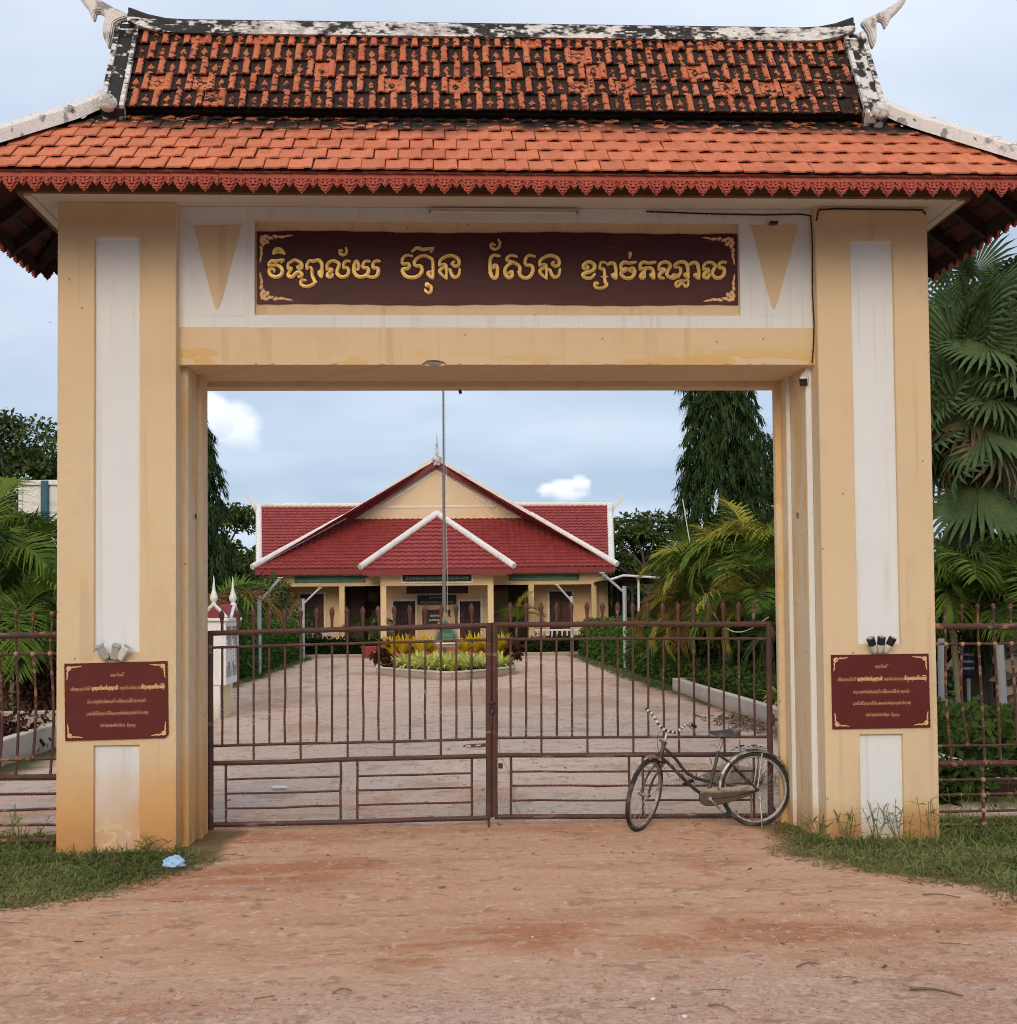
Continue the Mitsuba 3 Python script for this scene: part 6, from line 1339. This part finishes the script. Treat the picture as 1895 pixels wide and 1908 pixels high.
# ---- strap leaved clumps in the bed
def clump_mesh(n, L, W, droop, seed, up=.9):
    r = np.random.default_rng(seed); a = r.uniform(0, 6.283, n); t = r.uniform(.25, 1.1, n); D = np.stack([np.cos(a)*t, np.sin(a)*t, np.full(n, up)*r.uniform(.6, 1.2, n)], 1)
    return straps(np.stack([np.cos(a), np.sin(a), 0*a], 1)*.035, D, L*r.uniform(.65, 1.15, n), W*r.uniform(.7, 1.2, n), droop*r.uniform(.6, 1.3, n), r)
lily = [mikit.ply(clump_mesh(36, .80, .088, .62, 40+i, 1.15), 'lily_leaf') for i in range(4)]; gold = [mikit.ply(clump_mesh(34, .66, .055, .30, 50+i, 1.5), 'gold_leaf') for i in range(3)]
front = [p for p in in_poly(Polygon([(-2.2, 30.3), (-2.15, 29.6), (-1.2, 28.0), (-.5, 26.8), (-.2, 26.6), (.15, 26.8), (.7, 27.6), (1.45, 29.1), (1.5, 30)]).difference(sbox(-2.5, 29.4, 2, 31)), 400)]
def spaced(pts, d, n):
    out = []
    for p in pts:
        if all((p[0]-q[0])**2+(p[1]-q[1])**2 > d*d for q in out): out.append(p)
        if len(out) == n: break
    return out
for p in spaced(front, .27, 46):
    k = tag(obj('variegated_lily', lily[RV.integers(4)], None, tw=T().translate([p[0], p[1], .20]).rotate([0, 0, 1], float(RV.uniform(0, 360))).scale(float(RV.uniform(.95, 1.3)))), 'pale yellow green strap leaved plant at the front of the flower bed', 'plant', 'pale strap leaved plants in the flower bed')
for s, x0, x1 in ((-1, -2.05, -.80), (1, .20, 1.45)):
    for p in spaced(list(RV.uniform([x0, 29.7], [x1, 31.2], (200, 2))), .26, 14):
        tag(obj('golden_plant', gold[RV.integers(3)], None, tw=T().translate([p[0], p[1], .62]).rotate([0, 0, 1], float(RV.uniform(0, 360))).scale(float(RV.uniform(1.05, 1.4)))), f"golden yellow leaved plant to the {'left' if s < 0 else 'right'} of the green stone in the flower bed", 'plant', f"golden plants {'left' if s < 0 else 'right'} of the stone")
def shrub(c, rx, ry, rz, n, size, mt, label, name='leafy_shrub', cat='shrub', clumps=7, asp=.5):
    k = thing(name, label, cat); cs = np.concatenate([[[0, 0, .0]], RV.normal(0, .42, (clumps, 3))]); P = []; N = []
    i = RV.integers(0, len(cs), n); d = unit(RV.normal(size=(n, 3))); r_ = RV.uniform(.30, .62, len(cs))[i][:, None]*RV.uniform(.55, 1.0, (n, 1)); q = cs[i]+d*r_
    P = np.asarray(c)+q*[rx, ry, rz]; P = P[P[:, 2] > .02]; d = d[:len(P)]; m = len(P)
    v, f = blades(P, unit(d+RV.normal(0, .7, (m, 3))+[0, 0, .25]), size*RV.uniform(.6, 1.4, m), size*asp, .25); MB().add(v, f).obj('foliage', mt, k)
    for j in range(3): t = np.asarray(c)+cs[j % len(cs)]*[rx*.6, ry*.6, rz*.3]; obj('stem', tubem([(c[0], c[1], -.05), ((c[0]+t[0])/2, (c[1]+t[1])/2, c[2]*.5), t], [.03, .022, .01], 5), 'bark', k)
    return k
shrub((-2.15, 30.5, .5), .55, .5, .5, 900, .16, 'purple_leaf', 'dark purple shrub at the left corner of the flower bed'); shrub((1.5, 30.4, .5), .5, .5, .5, 900, .16, 'purple_leaf', 'dark purple shrub at the right corner of the flower bed')
# ---- feather palms
def frond_mesh(L, droop, n=44, seed=0, vee=.55, ll=.42, wind=.5):
    """a pinnate frond growing from the origin along +x, arching down; leaflets hang in a V from the rib"""
    r = np.random.default_rng(seed); t = np.linspace(0, 1, 14); ang = .95-droop*t**1.3; dx = np.cumsum(np.cos(ang))/14*L; dz = np.cumsum(np.sin(ang))/14*L
    rib = np.stack([dx-dx[0], .06*L*np.sin(t*2.2+seed)*wind, dz-dz[0]], 1); m = MB(); m.add(*tubem(rib, np.linspace(.018, .004, 14)*L/1.8, 5, False))
    s = np.linspace(.14, .985, n); P = np.stack([np.interp(s, t, rib[:, k]) for k in range(3)], 1); Tn = unit(np.stack([np.gradient(P[:, k]) for k in range(3)], 1)); side = np.array([0, 1., 0]); upn = unit(np.cross(Tn, side)); upn[upn[:, 2] < 0] *= -1
    prof = np.sin(np.pi*np.clip(.12+.86*s, 0, 1))**.6
    for sg in (-1, 1):
        D = Tn*(.62+.5*s[:, None])+sg*side*1.0+upn*vee+r.normal(0, .10, (n, 3)); v, f = straps(P, D, ll*L*prof*r.uniform(.85, 1.1, n), .036*L/1.8*r.uniform(.8, 1.2, n), r.uniform(.25, .65, n), r, 3); m.add(v, f)
    return m.get()
FR = {}
for mt in ('palm_green', 'palm_dark', 'palm_yellow', 'palm_dry'): FR[mt] = [mikit.ply(frond_mesh(1.9, d, seed=i), mt) for i, d in enumerate((1.1, 1.5, 1.9, 2.5))]
def palm(x, y, h, nf, scale, mts, label, stems=1, lean=(0, 0), name='feather_palm', az=None, trunk=.055, leans=.12):
    k = thing(name, label, 'palm')
    for s in range(stems):
        b = np.array([x+RV.normal(0, .16)*(stems > 1), y+RV.normal(0, .16)*(stems > 1), -.05]); hh = h*RV.uniform(.82, 1.08) if stems > 1 else h; t = b+np.array([lean[0]*hh+RV.normal(0, leans)*hh*.5, lean[1]*hh+RV.normal(0, leans)*hh*.3, hh]); pts = chaikin([b, b*.5+t*.5+[-(t-b)[0]*.12, 0, 0], t], 2)
        obj('stem', tubem(pts, np.linspace(trunk*1.2, trunk*.75, len(pts)), 8), 'palm_stem', k, smooth=40); obj('crown_shaft', tubem([t-[0, 0, .02], t+[0, 0, .35*scale]], [trunk*.95, trunk*.55], 8), 'palm_green', k, smooth=40)
        for i in range(nf):
            young = i/nf; el = -38+52*RV.random()+(22 if young > .75 else 0); a = (i*137.5+RV.uniform(-20, 20)) if az is None else RV.uniform(*az); mt = mts[RV.integers(len(mts))]; v = 0 if el > 20 else RV.integers(1, 4)
            sc = scale*RV.uniform(.8, 1.15); tw = T().translate((t+[0, 0, .25*scale*RV.random()]).tolist()).rotate([0, 0, 1], float(a)).rotate([0, 1, 0], float(-el)).rotate([1, 0, 0], float(RV.normal(0, 18))).scale(float(sc)); obj('frond', FR[mt][v], None, k, tw=tw)
G_, Dk, Yl, Dr = 'palm_green', 'palm_dark', 'palm_yellow', 'palm_dry'
palm(7.05, 19.6, 3.15, 15, 1.10, [G_, G_, Yl, Yl], 'yellow green feather palm right of the drive, rising highest beside the right reveal', 2, (-.02, 0))
palm(6.25, 20.6, 2.65, 15, 1.05, [G_, Yl, Yl, G_], 'bright feather palm leaning over the right hedge before the mast tree', 2, (-.06, 0))
palm(5.75, 21.8, 1.85, 12, 1.0, [Yl, Dr, Yl, Dr], 'short feather palm with brown drooping fronds over the right hedge', 2, (-.10, 0))
palm(6.75, 18.0, 2.1, 13, 1.0, [G_, Yl, Dk, Dr], 'feather palm with yellowing fronds in front of the taller ones', 2, (-.04, 0))
palm(7.7, 20.6, 2.6, 12, 1.05, [G_, Dk, Yl], 'feather palm half hidden behind the right reveal', 2)
palm(6.5, 23.0, 2.2, 13, 1.05, [G_, Dk, Yl], 'dark feather palm under the tall mast tree', 2)
palm(7.2, 16.2, 1.5, 12, .95, [Dk, Dk, G_], 'low dark feather palm inside the right garden kerb', 2)
palm(-8.45, 13.8, 3.3, 14, 1.1, [G_, G_, Dk], 'tall dark feather palm behind the left fence at the picture edge', 2)
palm(-7.8, 12.6, 1.7, 14, 1.0, [Dk, G_, G_], 'short dark feather palm behind the left fence beside the pillar', 2)
palm(-9.3, 16.5, 2.0, 11, 1.0, [Dk, Dk, G_], 'dark feather palm in the shade behind the left fence', 2)
palm(-8.0, 16.2, 2.3, 14, 1.0, [G_, Dk, Dr], 'feather palm before the pale hall behind the left fence', 2)
palm(-5.75, 18.6, 1.9, 10, .95, [Dr, G_, Dr, Yl], 'feather palm with dry orange fronds behind the notice case', 1, (.04, 0))
palm(7.0, 8.6, 2.35, 11, .85, [G_, G_, Dk], 'bright green feather palm beside the right pillar behind the fence', 2)
palm(8.0, 8.2, 2.15, 11, .9, [G_, Dk, G_], 'green feather palm near the picture edge behind the right fence', 2)
palm(7.5, 10.8, 1.7, 12, .95, [Dk, Dk, Dr], 'dark drooping feather palm in the shade behind the right fence', 2)
palm(8.9, 10.5, 2.2, 11, 1., [Dk, G_, Dk], 'dark feather palm behind the others at the right fence', 2)
palm(-3.6, 46.6, 1.2, 9, .75, [G_, Dk], 'small palm in the left passage of the school building'); palm(2.75, 46.8, 1.6, 10, .75, [G_, G_, Yl], 'small palm in the right passage of the school building')
palm(-3.5, 54., 1.9, 9, .8, [G_, Yl], 'bright palm beyond the left passage of the school building')
# ---- fan palm
def fan_mesh(R, seed, fold=.35):
    """a round costate leaf: petiole along +x to the hinge, then pleated segments that split towards their tips"""
    r = np.random.default_rng(seed); n = 34; m = MB(); pet = .75*R; m.add(*tubem([(0, 0, 0), (pet*.5, 0, .05*R), (pet, 0, .02*R)], [.030, .022, .016], 6, False)); c = np.array([pet, 0, .02*R]); a = np.linspace(-2.5, 2.5, n); w = 5./n
    for i, t in enumerate(a):
        L = R*(.80+.25*math.cos(t*.8))*r.uniform(.93, 1.05); dz = -fold*abs(math.sin(t))*.55; d = np.array([math.cos(t), math.sin(t), dz+.06*(-1)**i*0]); d /= np.linalg.norm(d); s = np.array([-math.sin(t), math.cos(t), 0]); up = np.array([0, 0, 1.]); drp = r.uniform(.12, .34)
        p0, p1, p2, p3 = c, c+d*L*.55, c+d*L*.8-up*drp*L*.14, c+d*L*1.0-up*drp*L*.62; h1 = w*L*.55*.5; V = [p0, p1-s*h1-up*.012*R, p1+up*.020*R, p1+s*h1-up*.012*R, p2-s*h1*.8, p2+up*.012*R, p2+s*h1*.8, p3]
        m.add(V, [(0, 1, 2), (0, 2, 3), (1, 4, 5), (1, 5, 2), (2, 5, 6), (2, 6, 3), (4, 7, 5), (5, 7, 6)])
    return m.get()
FAN = [mikit.ply(fan_mesh(.86, i, f), 'fan_green') for i, f in enumerate((.2, .5, .9))]; FAND = [mikit.ply(fan_mesh(.86, 9, 1.3), 'fan_dry')]
def fan_palm(x, y, z, n, sc, label):
    k = thing('fan_palm', label, 'palm'); pts = chaikin([(x, y, -.1), (x+.05, y, z*.5), (x, y, z)], 2); obj('trunk', tubem(pts, np.linspace(.22, .15, len(pts)), 10), 'dark_bark', k, smooth=40)
    for i in range(n):
        dead = i < n*.16; el = RV.uniform(-75, -45) if dead else RV.uniform(-48, 72); a = i*137.5+RV.uniform(-25, 25); M = T().translate([x, y, z+RV.uniform(-1.7, .6)]).rotate([0, 0, 1], float(a)).rotate([0, 1, 0], float(-el)).rotate([1, 0, 0], float(RV.normal(0, 25))).scale(float(sc*RV.uniform(.85, 1.15))); obj('fan_leaf', (FAND[0] if dead else FAN[RV.integers(3)]), None, k, tw=M)
fan_palm(8.15, 10.2, 5.9, 62, 1.12, 'large fan palm with split round leaves right of the gateway'); fan_palm(9.0, 12.0, 7.1, 44, 1.15, 'second fan palm behind, at the right picture edge')
# ---- mast trees with hanging leaves
def mast_tree(x, y, h, r0, n, label):
    k = thing('mast_tree', label, 'tree'); obj('trunk', tubem([(x, y, -.1), (x, y, h*.95)], [.16, .03], 8), 'bark', k); r = RV
    tw = n//26; t = r.random(tw)**.85; z = .8+(h-.8)*t; a = r.uniform(0, 6.283, tw); lob = meshkit.fbm(np.stack([np.cos(a)*1.5+5, np.sin(a)*1.5, z*1.2], 1), 3, 8)
    R = r0*(1-t)**.5*(.50+1.0*lob)+.10; rr = R*np.sqrt(r.uniform(.04, 1, tw)); C = np.stack([x+rr*np.cos(a), y+rr*np.sin(a), z+.1], 1); out = np.stack([np.cos(a), np.sin(a), 0*a], 1)
    j = np.repeat(np.arange(tw), 26); s = r.random(len(j)); hang = unit(out*.55+[0, 0, -1.]+r.normal(0, .16, (tw, 3)))
    P = C[j]+hang[j]*(s*.55)[:, None]+r.normal(0, .022, (len(j), 3)); D = hang[j]+r.normal(0, .48, (len(j), 3))+[0, 0, -.25]
    v, f = straps(P, D, .23*r.uniform(.6, 1.3, len(j)), .046*r.uniform(.7, 1.2, len(j)), .22, r, 3); MB().add(v, f).obj('crown', 'mast_leaf', k)
    for i in range(16): zz = 1.2+(h-2)*i/16; aa = i*2.4; rr = r0*(1-i/16)**.5*.7; obj('limb', tubem([(x, y, zz+.35), (x+rr*.6*math.cos(aa), y+rr*.6*math.sin(aa), zz+.2), (x+rr*math.cos(aa), y+rr*math.sin(aa), zz-.25)], [.025, .018, .008], 5), 'bark', k)
mast_tree(7.40, 25.8, 13.0, 1.16, 56000, 'tall columnar mast tree with hanging leaves right of the drive'); mast_tree(-7.45, 26.2, 7.7, 1.25, 24000, 'dark columnar mast tree half hidden behind the left pillar')
mast_tree(9.6, 30, 7.4, 1.3, 10000, 'columnar mast tree farther back behind the right reveal')
# ---- broadleaf trees
def tree(x, y, zt, rx, rz, n, size, label, bare=0, seed=0, mt='tree_leaf', nb=14, z0=None):
    r = np.random.default_rng(seed); k = thing('broadleaf_tree', label, 'tree'); zc = zt-rz; z0 = zc-rz*.55 if z0 is None else z0
    base = np.array([x, y, -.1]); fork = np.array([x+r.normal(0, .2), y, max(1.2, z0)]); obj('trunk', tubem(chaikin([base, (base+fork)/2+[r.normal(0, .15), 0, 0], fork], 1), np.linspace(.30, .20, len(chaikin([base, base, fork], 1))), 8), 'bark', k, smooth=40)
    C = [];
    for i in range(nb):
        a = i*2.4+r.uniform(-.4, .4); q = r.uniform(.25, .95); zz = zc+rz*r.uniform(-.55, .85); rr = rx*q*math.sqrt(max(.1, 1-((zz-zc)/rz)**2)); c = np.array([x+rr*math.cos(a), y+rr*math.sin(a)*.8, zz]); C.append(c)
        mid = fork*.5+c*.5+[r.normal(0, .3), r.normal(0, .3), .15]; obj('branch', tubem(chaikin([fork-[0, 0, .1], mid, c], 2), np.linspace(.11, .02, len(chaikin([fork, mid, c], 2))), 6), 'pale_bark' if bare else 'bark', k, smooth=40)
    C = np.array(C); rad = rx*r.uniform(.26, .46, nb); i = r.integers(0, nb, n); d = unit(r.normal(size=(n, 3))); d[:, 2] = np.where(d[:, 2] < -.3, -d[:, 2]*.5, d[:, 2]); P = C[i]+d*(rad[i]*r.uniform(.35, 1.0, n)**.6)[:, None]*[1, 1, .62]
    keep = meshkit.fbm(P*1.5, 3, seed+2) > .36; P, d = P[keep], d[keep]; m = len(P); v, f = blades(P, unit(d+r.normal(0, .8, (m, 3))), size*r.uniform(.6, 1.4, m), size*.55, .2, r); MB().add(v, f).obj('crown', mt, k)
    for j in range(bare):
        s = C[r.integers(nb)]; m_ = MB(); t = s+np.array([r.normal(0, .5), 0, r.uniform(1.2, 2.2)]); m_.tube(chaikin([s, (s+t)/2+[.2, 0, 0], t], 2), .028, 5)
        for q in range(5): b = s*(1-.2*q)+t*.2*q; e = b+[r.normal(0, .8), r.normal(0, .3), r.uniform(.3, .9)]; m_.tube(chaikin([b, (b+e)/2+[0, 0, -.1], e], 2), .014, 4)
        m_.obj('bare_branch', 'bark', k)
tree(-12.3, 58, 7.2, 3.6, 2.3, 9000, .26, 'airy tree with pale branches left of the school building', 0, 1, nb=18); tree(-10.6, 60, 5.2, 3.0, 2.2, 8000, .26, 'dark tree close behind the left end of the school building', 0, 2)
tree(-16.5, 52, 6.4, 4.0, 2.8, 9000, .26, 'dark tree behind the left mast tree', 0, 3)
tree(-22.0, 56, 11.4, 5.2, 3.3, 16000, .30, 'broad spreading tree with bare twigs above the left fence', 3, 4, nb=20); tree(-17.5, 60, 10.2, 3.6, 2.6, 9000, .30, 'spreading tree beside the left pillar far behind', 2, 5, nb=14)
tree(10.4, 60, 6.8, 2.9, 2.5, 11000, .26, 'rounded leafy tree right of the school building', 0, 6, nb=18); tree(13.2, 57, 5.4, 2.4, 1.8, 6000, .26, 'lower leafy tree between the shed and the mast tree', 0, 7); tree(11.8, 66, 5.6, 3.4, 2.6, 7000, .28, 'dark tree behind the open shed', 0, 8)
tree(17.5, 52, 9.6, 3.2, 3.0, 8000, .28, 'leafy tree glimpsed beyond the mast tree at the right reveal', 0, 9); tree(24, 40, 8.5, 4.5, 3.4, 9000, .28, 'dense tree behind the fan palms', 0, 10, nb=18, z0=2.); tree(15.5, 24, 5.4, 3.2, 2.5, 9000, .20, 'dark dense tree behind the right fence palms', 0, 12, nb=18, z0=1.2); tree(-15.5, 27, 5.0, 3.2, 2.4, 9000, .20, 'dark dense tree behind the left fence palms', 0, 13, nb=18, z0=1.2)
for i, (c, rx, rz, mt, lab) in enumerate([((-8.6, 34, 1.0), 1.6, 1.3, 'tree_leaf', 'dark shrub behind the left hedge'), ((-9.2, 46, 1.5), 2.2, 1.9, 'tree_leaf', 'tall dark shrub left of the school building'), ((9.6, 52, 1.2), 2.2, 1.6, 'tree_leaf', 'dark shrub behind the open shed'), ((8.6, 36, 1.2), 1.9, 1.5, 'tree_leaf', 'dark shrub behind the right hedge'), ((8.2, 22, 1.1), 1.6, 1.5, 'tree_leaf', 'dark shrub among the right palms'), ((-10.2, 20, 1.2), 2.0, 1.5, 'tree_leaf', 'dark shrub behind the left palms'), ((11.2, 15, 1.3), 2.2, 1.6, 'tree_leaf', 'dark shrub behind the right fence palms'),
    ((-8.3, 9.6, .35), 1.2, .6, 'cover_leaf', 'low green shrub before the left garden kerb'), ((-7.3, 8.3, .30), 1.1, .5, 'purple_leaf', 'low purple shrub behind the left fence'), ((-8.8, 7.4, .28), 1.2, .5, 'cover_leaf', 'leafy ground plant behind the left fence'), ((-7.4, 12.2, .8), .8, .7, 'purple_leaf', 'purple brown shrub on the left garden kerb'), ((6.1, 3.6, .42), .9, .5, 'cover_leaf', 'low green shrub inside the garden kerb nearest the gate'), ((7.4, 4.8, .3), 1.8, .45, 'cover_leaf', 'low dark green shrub behind the right fence'), ((4.6, 2.2, .25), .5, .35, 'cover_leaf', 'small leafy plant behind the right pillar')]):
    shrub(c, rx, rx*.8, rz, 1500 if rx < 1.4 else 3200, .13 if rx < 1.4 else .24, mt, lab, clumps=9)
far = MB(); n = 90000; x = RV.uniform(-140, 140, n); keep = RV.random(n) < 1; y = 110+RV.normal(0, 8, n); hmax = 5.0+2.8*meshkit.fbm(np.stack([x*.06, 0*x, 0*x], 1), 4, 5); P = np.stack([x, y, hmax*RV.random(n)**.7], 1); v, f = blades(P, unit(RV.normal(size=(n, 3))+[0, -.5, .3]), .8, .5, .2); far.add(v, f).obj('distant_trees', 'tree_leaf', None, label='far line of dark trees along the horizon', kind='stuff')
# right bed inside the kerb
bed = Polygon([(5.2, 2.6), (6.6, 2.6), (6.8, 20.1), (5.2, 20.1)]); q = in_poly(bed, 11000); P = np.stack([q[:, 0], q[:, 1], .12+.55*RV.random(len(q))*(.5+meshkit.fbm(np.stack([q[:, 0], q[:, 1], 0*q[:, 0]], 1), 2, 4))], 1)
v, f = blades(P, unit(RV.normal(0, .8, (len(P), 3))+[0, 0, .6]), .12, .06, .25); MB().add(v, f).obj('ground_cover', 'cover_leaf', None, label='dark green ground cover inside the right garden kerb', kind='stuff')
obj_soil = tag(obj('garden_soil', boxm(5.141, 14, 2.4, 20.239, -.05, .12), 'dark_soil'), 'dark planted soil inside the right garden kerb', 'soil', kind='structure')
for i, p in enumerate(spaced(list(RV.uniform([5.3, 8.], [6.5, 13.], (100, 2))), .55, 11)): tag(obj('striped_plant', lily[RV.integers(4)], None, tw=T().translate([p[0], p[1], .22]).rotate([0, 0, 1], float(RV.uniform(0, 360))).scale(float(RV.uniform(.95, 1.3)))), 'yellow striped strap leaved plant inside the right garden kerb', 'plant', 'striped plants in the right garden bed')
# ------------------------------------------------------------------ small things on the ground
R7 = np.random.default_rng(77)
mat('pebble', lambda p, n, uv: mix(mix((.26, .17, .13), (.46, .36, .30), cell_rand(dr.floor(p.x*31.), dr.floor(p.y*31.), 1.)), (.42, .17, .10), dr.select(cell_rand(dr.floor(p.x*37.), dr.floor(p.y*37.), 4.) > .86, 1., 0.)), .9)
_ico = trimesh.creation.icosphere(0, 1.); _iv, _if = np.asarray(_ico.vertices), np.asarray(_ico.faces)
def stones(P, s, flat=.55):
    n = len(P); V = _iv[None]*(1+R7.normal(0, .22, (n, len(_iv), 1))); a = R7.uniform(0, 6.28, n); c, q = np.cos(a), np.sin(a); X = V[..., 0]*R7.uniform(.7, 1.5, (n, 1)); Y = V[..., 1]; V = np.stack([X*c[:, None]-Y*q[:, None], X*q[:, None]+Y*c[:, None], V[..., 2]*flat], -1)*s[:, None, None]
    return (V+P[:, None]).reshape(-1, 3), (_if[None]+(np.arange(n)*len(_iv))[:, None, None]).reshape(-1, 3)
def on_ground(x, y, dz=0.): return np.stack([x, y, ground_height(x, y)+dz], 1)
n = 7000; y = -5.2+2.6*R7.random(n)**1.5; x = R7.uniform(-3.2, 2.9, n); cl = meshkit.fbm(np.stack([x*1.1, y*1.6, 0*x], 1), 3, 6)+.10*np.clip(x, -1, 2)-.06*(y+5.2); keep = cl > .44+R7.uniform(-.12, .12, n); x, y = x[keep], y[keep]
s = .0035+.010*R7.random(len(x))**4; v, f = stones(on_ground(x, y, .001), s); MB().add(v, f).obj('road_gravel', 'pebble', None, smooth=False, label='worn gravel and crumbs of stone along the road edge', kind='stuff')
n = 2600; y = R7.uniform(-4.5, 14, n); x = R7.uniform(-5.5, 5., n); s = .004+.016*R7.random(n)**5; v, f = stones(on_ground(x, y, .001), s); MB().add(v, f).obj('scattered_gravel', 'pebble', None, label='small stones scattered over the dirt and the drive', kind='stuff')
mat('twig_brown', (.17, .11, .07), .9); mat('dead_leaf', lambda p, n, uv: mix((.16, .09, .05), (.34, .22, .13), cell_rand(dr.floor(p.x*13.), dr.floor(p.y*13.), 2.)), .8)
n = 420; x, y = R7.uniform(-4., 4., n), R7.uniform(-5, 10, n); P = on_ground(x, y, .008); a = R7.uniform(0, 6.28, n); v, f = blades(P, np.stack([np.cos(a), np.sin(a), R7.uniform(-.02, .12, n)], 1), R7.uniform(.02, .075, n), R7.uniform(.010, .028, n), .02, R7); MB().add(v, f).obj('leaf_litter', 'dead_leaf', None, label='dry leaf litter strewn over the dirt and drive', kind='stuff')
m = MB()
for i in range(52):
    x, y = R7.uniform(-3.6, 3.4), R7.uniform(-5, 9); a = R7.uniform(-.6, .6); l = R7.uniform(.02, .10)*(2 if R7.random() < .10 else 1); z = float(ground_height(x, y))+.005; p = np.array([x, y, z]); d = np.array([math.cos(a), math.sin(a), 0]); m.tube(chaikin([p-d*l, p+[0, R7.normal(0, .02), .006], p+d*l], 1), R7.uniform(.0010, .0024), 4)
m.obj('fallen_twigs', 'twig_brown', None, label='thin twigs lying over the dirt and drive', kind='stuff')
def stick(u0, v0, u1, v1, r, lab, mt='twig_brown'):
    a, b = ground_at(u0, v0, .01), ground_at(u1, v1, .01); a[2], b[2] = ground_height(a[0], a[1])+.012, ground_height(b[0], b[1])+.012; c = (a+b)/2+[0, .03, .012]; tag(obj('stick', tubem(chaikin([a, c, b], 2), np.linspace(r, r*.5, len(chaikin([a, c, b], 2))), 5), mt, smooth=40), lab, 'stick')
stick(1320, 1871, 1372, 1883, .009, 'pale stick on the road at the bottom right', 'dead_leaf'); stick(1695, 1838, 1795, 1853, .010, 'long brown stick on the gravel at the lower right'); stick(1485, 1797, 1527, 1793, .006, 'short thin stick on the dirt right of centre'); stick(620, 1852, 655, 1849, .007, 'short pale stick on the dirt at the lower left', 'dead_leaf'); stick(1720, 1668, 1790, 1672, .006, 'thin dark twig beside the right verge')
def crumple(c, sx, sy, sz, mt, lab, name, cat, seed):
    r = np.random.default_rng(seed); s = trimesh.creation.icosphere(3, 1.); v = np.asarray(s.vertices).copy(); nz = meshkit.fbm(v*2.2+seed, 3, seed); v *= (.55+.9*nz)[:, None]; v = v*[sx, sy, sz]; v[:, 2] = np.maximum(v[:, 2], -sz*.25); return tag(obj(name, (v+np.asarray(c), np.asarray(s.faces)), mt, smooth=True), lab, cat)
mat('blue_film', (.30, .50, .72), .3, spec=.6); mat('white_film', (.72, .71, .69), .5)
g = ground_at(324, 1612, .06); crumple((g[0], g[1], .07), .085, .06, .055, 'blue_film', 'crumpled pale blue plastic bag in the left verge', 'plastic_bag', 'bag', 3)
for i, (u, v_, sx, lab) in enumerate(((1838, 1458, .075, 'crumpled white bag in the yard behind the right fence, nearer the pillar'), (1858, 1461, .085, 'crumpled white bag in the yard behind the right fence, nearer the picture edge'))): g = ground_at(u, v_, .05); crumple((g[0], g[1], .06), sx, .05, .055, 'white_film', lab, 'plastic_bag', 'bag', 5+i)
g = ground_at(521, 1467, .02); crumple((g[0], g[1], .02), .10, .05, .018, 'white_film', 'flat white scrap of paper on the drive behind the left gate leaf', 'paper_scrap', 'paper', 8)
for i, (u, v_, lab) in enumerate(((1216, 1861, 'white pebble on the road right of the bottom centre'), (1275, 1893, 'flat white shell of stone at the bottom edge of the road'), (1256, 1876, 'dark round stone near the bottom edge of the road'), (432, 1624, 'dark clod near the left verge'), (992, 1751, 'small white pebble on the dirt below the gate centre'))):
    g = ground_at(u, v_); r_ = (.016, .022, .016, .020, .010)[i]; P = np.array([[g[0], g[1], float(ground_height(g[0], g[1]))+.004]]); v, f = stones(P, np.array([r_]), .45); tag(obj('stone', (v, f), ('white_film', 'white_film', 'brown_wall', 'brown_wall', 'white_film')[i], smooth=60), lab, 'stone')
# heap of dry sweepings and fallen fronds behind the right gate leaf
k = thing('dry_heap', 'heap of dry brown fronds and sweepings inside the right gate leaf', 'heap'); c = np.array([2.75, 3.6, .05]); n = 420; d = RV.normal(size=(n, 3))*[.42, .35, .10]; P = c+d; P[:, 2] = np.abs(P[:, 2]); v, f = straps(P, unit(RV.normal(size=(n, 3))*[1, 1, .35]+[0, 0, .1]), .32*RV.uniform(.4, 1.2, n), .014, .1, RV, 3); MB().add(v, f).obj('fronds', 'palm_dry', k); 
v, f = stones(np.array([c+[0, 0, .02]]), np.array([.42]), .35); obj('sweepings', (v, f), 'brown_wall', k, smooth=60)
k = thing('dry_strip', 'dark strip of leaf sweepings along the right garden kerb', 'sweepings'); n = 900; P = np.stack([4.72+RV.normal(0, .16, n), RV.uniform(5, 12.5, n), .01+.05*RV.random(n)], 1); P[:, 0] -= .25*np.clip(P[:, 1]-9, 0, 2)*RV.random(n); v, f = blades(P, unit(RV.normal(size=(n, 3))*[1, 1, .3]+[0, 0, .1]), .14*RV.uniform(.5, 1.3, n), .035, .05); MB().add(v, f).obj('leaves', 'twig_brown', k)
# guy wire among the palms, sign pipe stub under the lintel
pts = chaikin([at(1272, 930, 21), at(1290, 1040, 21), at(1312, 1110, 20), at(1345, 1170, 18), at(1385, 1182, 17), at(1432, 1150, 16)], 3); tag(obj('pale_wire', tubem(pts, .012, 5), 'trim_white', smooth=40), 'thin pale wire sagging among the right palms', 'wire')
p = at(857, 734, 1.1); tag(obj('bolt_stub', tubem([(p[0], 1.1, 4.02), (p[0]+.006, 1.1, 3.985)], .014, 6), 'dark_timber'), 'small dark bolt stub under the back edge of the lintel', 'bolt')
b = at(93, 601, 12); v = np.array([b+[-.05, 0, .025], b+[.05, 0, -.025], b+[0, .02, .012], b+[.01, -.05, .0]]); tag(obj('flying_insect', trimesh.convex.convex_hull(v), 'grey_post'), 'tiny dark insect in the sky left of the gateway', 'insect')
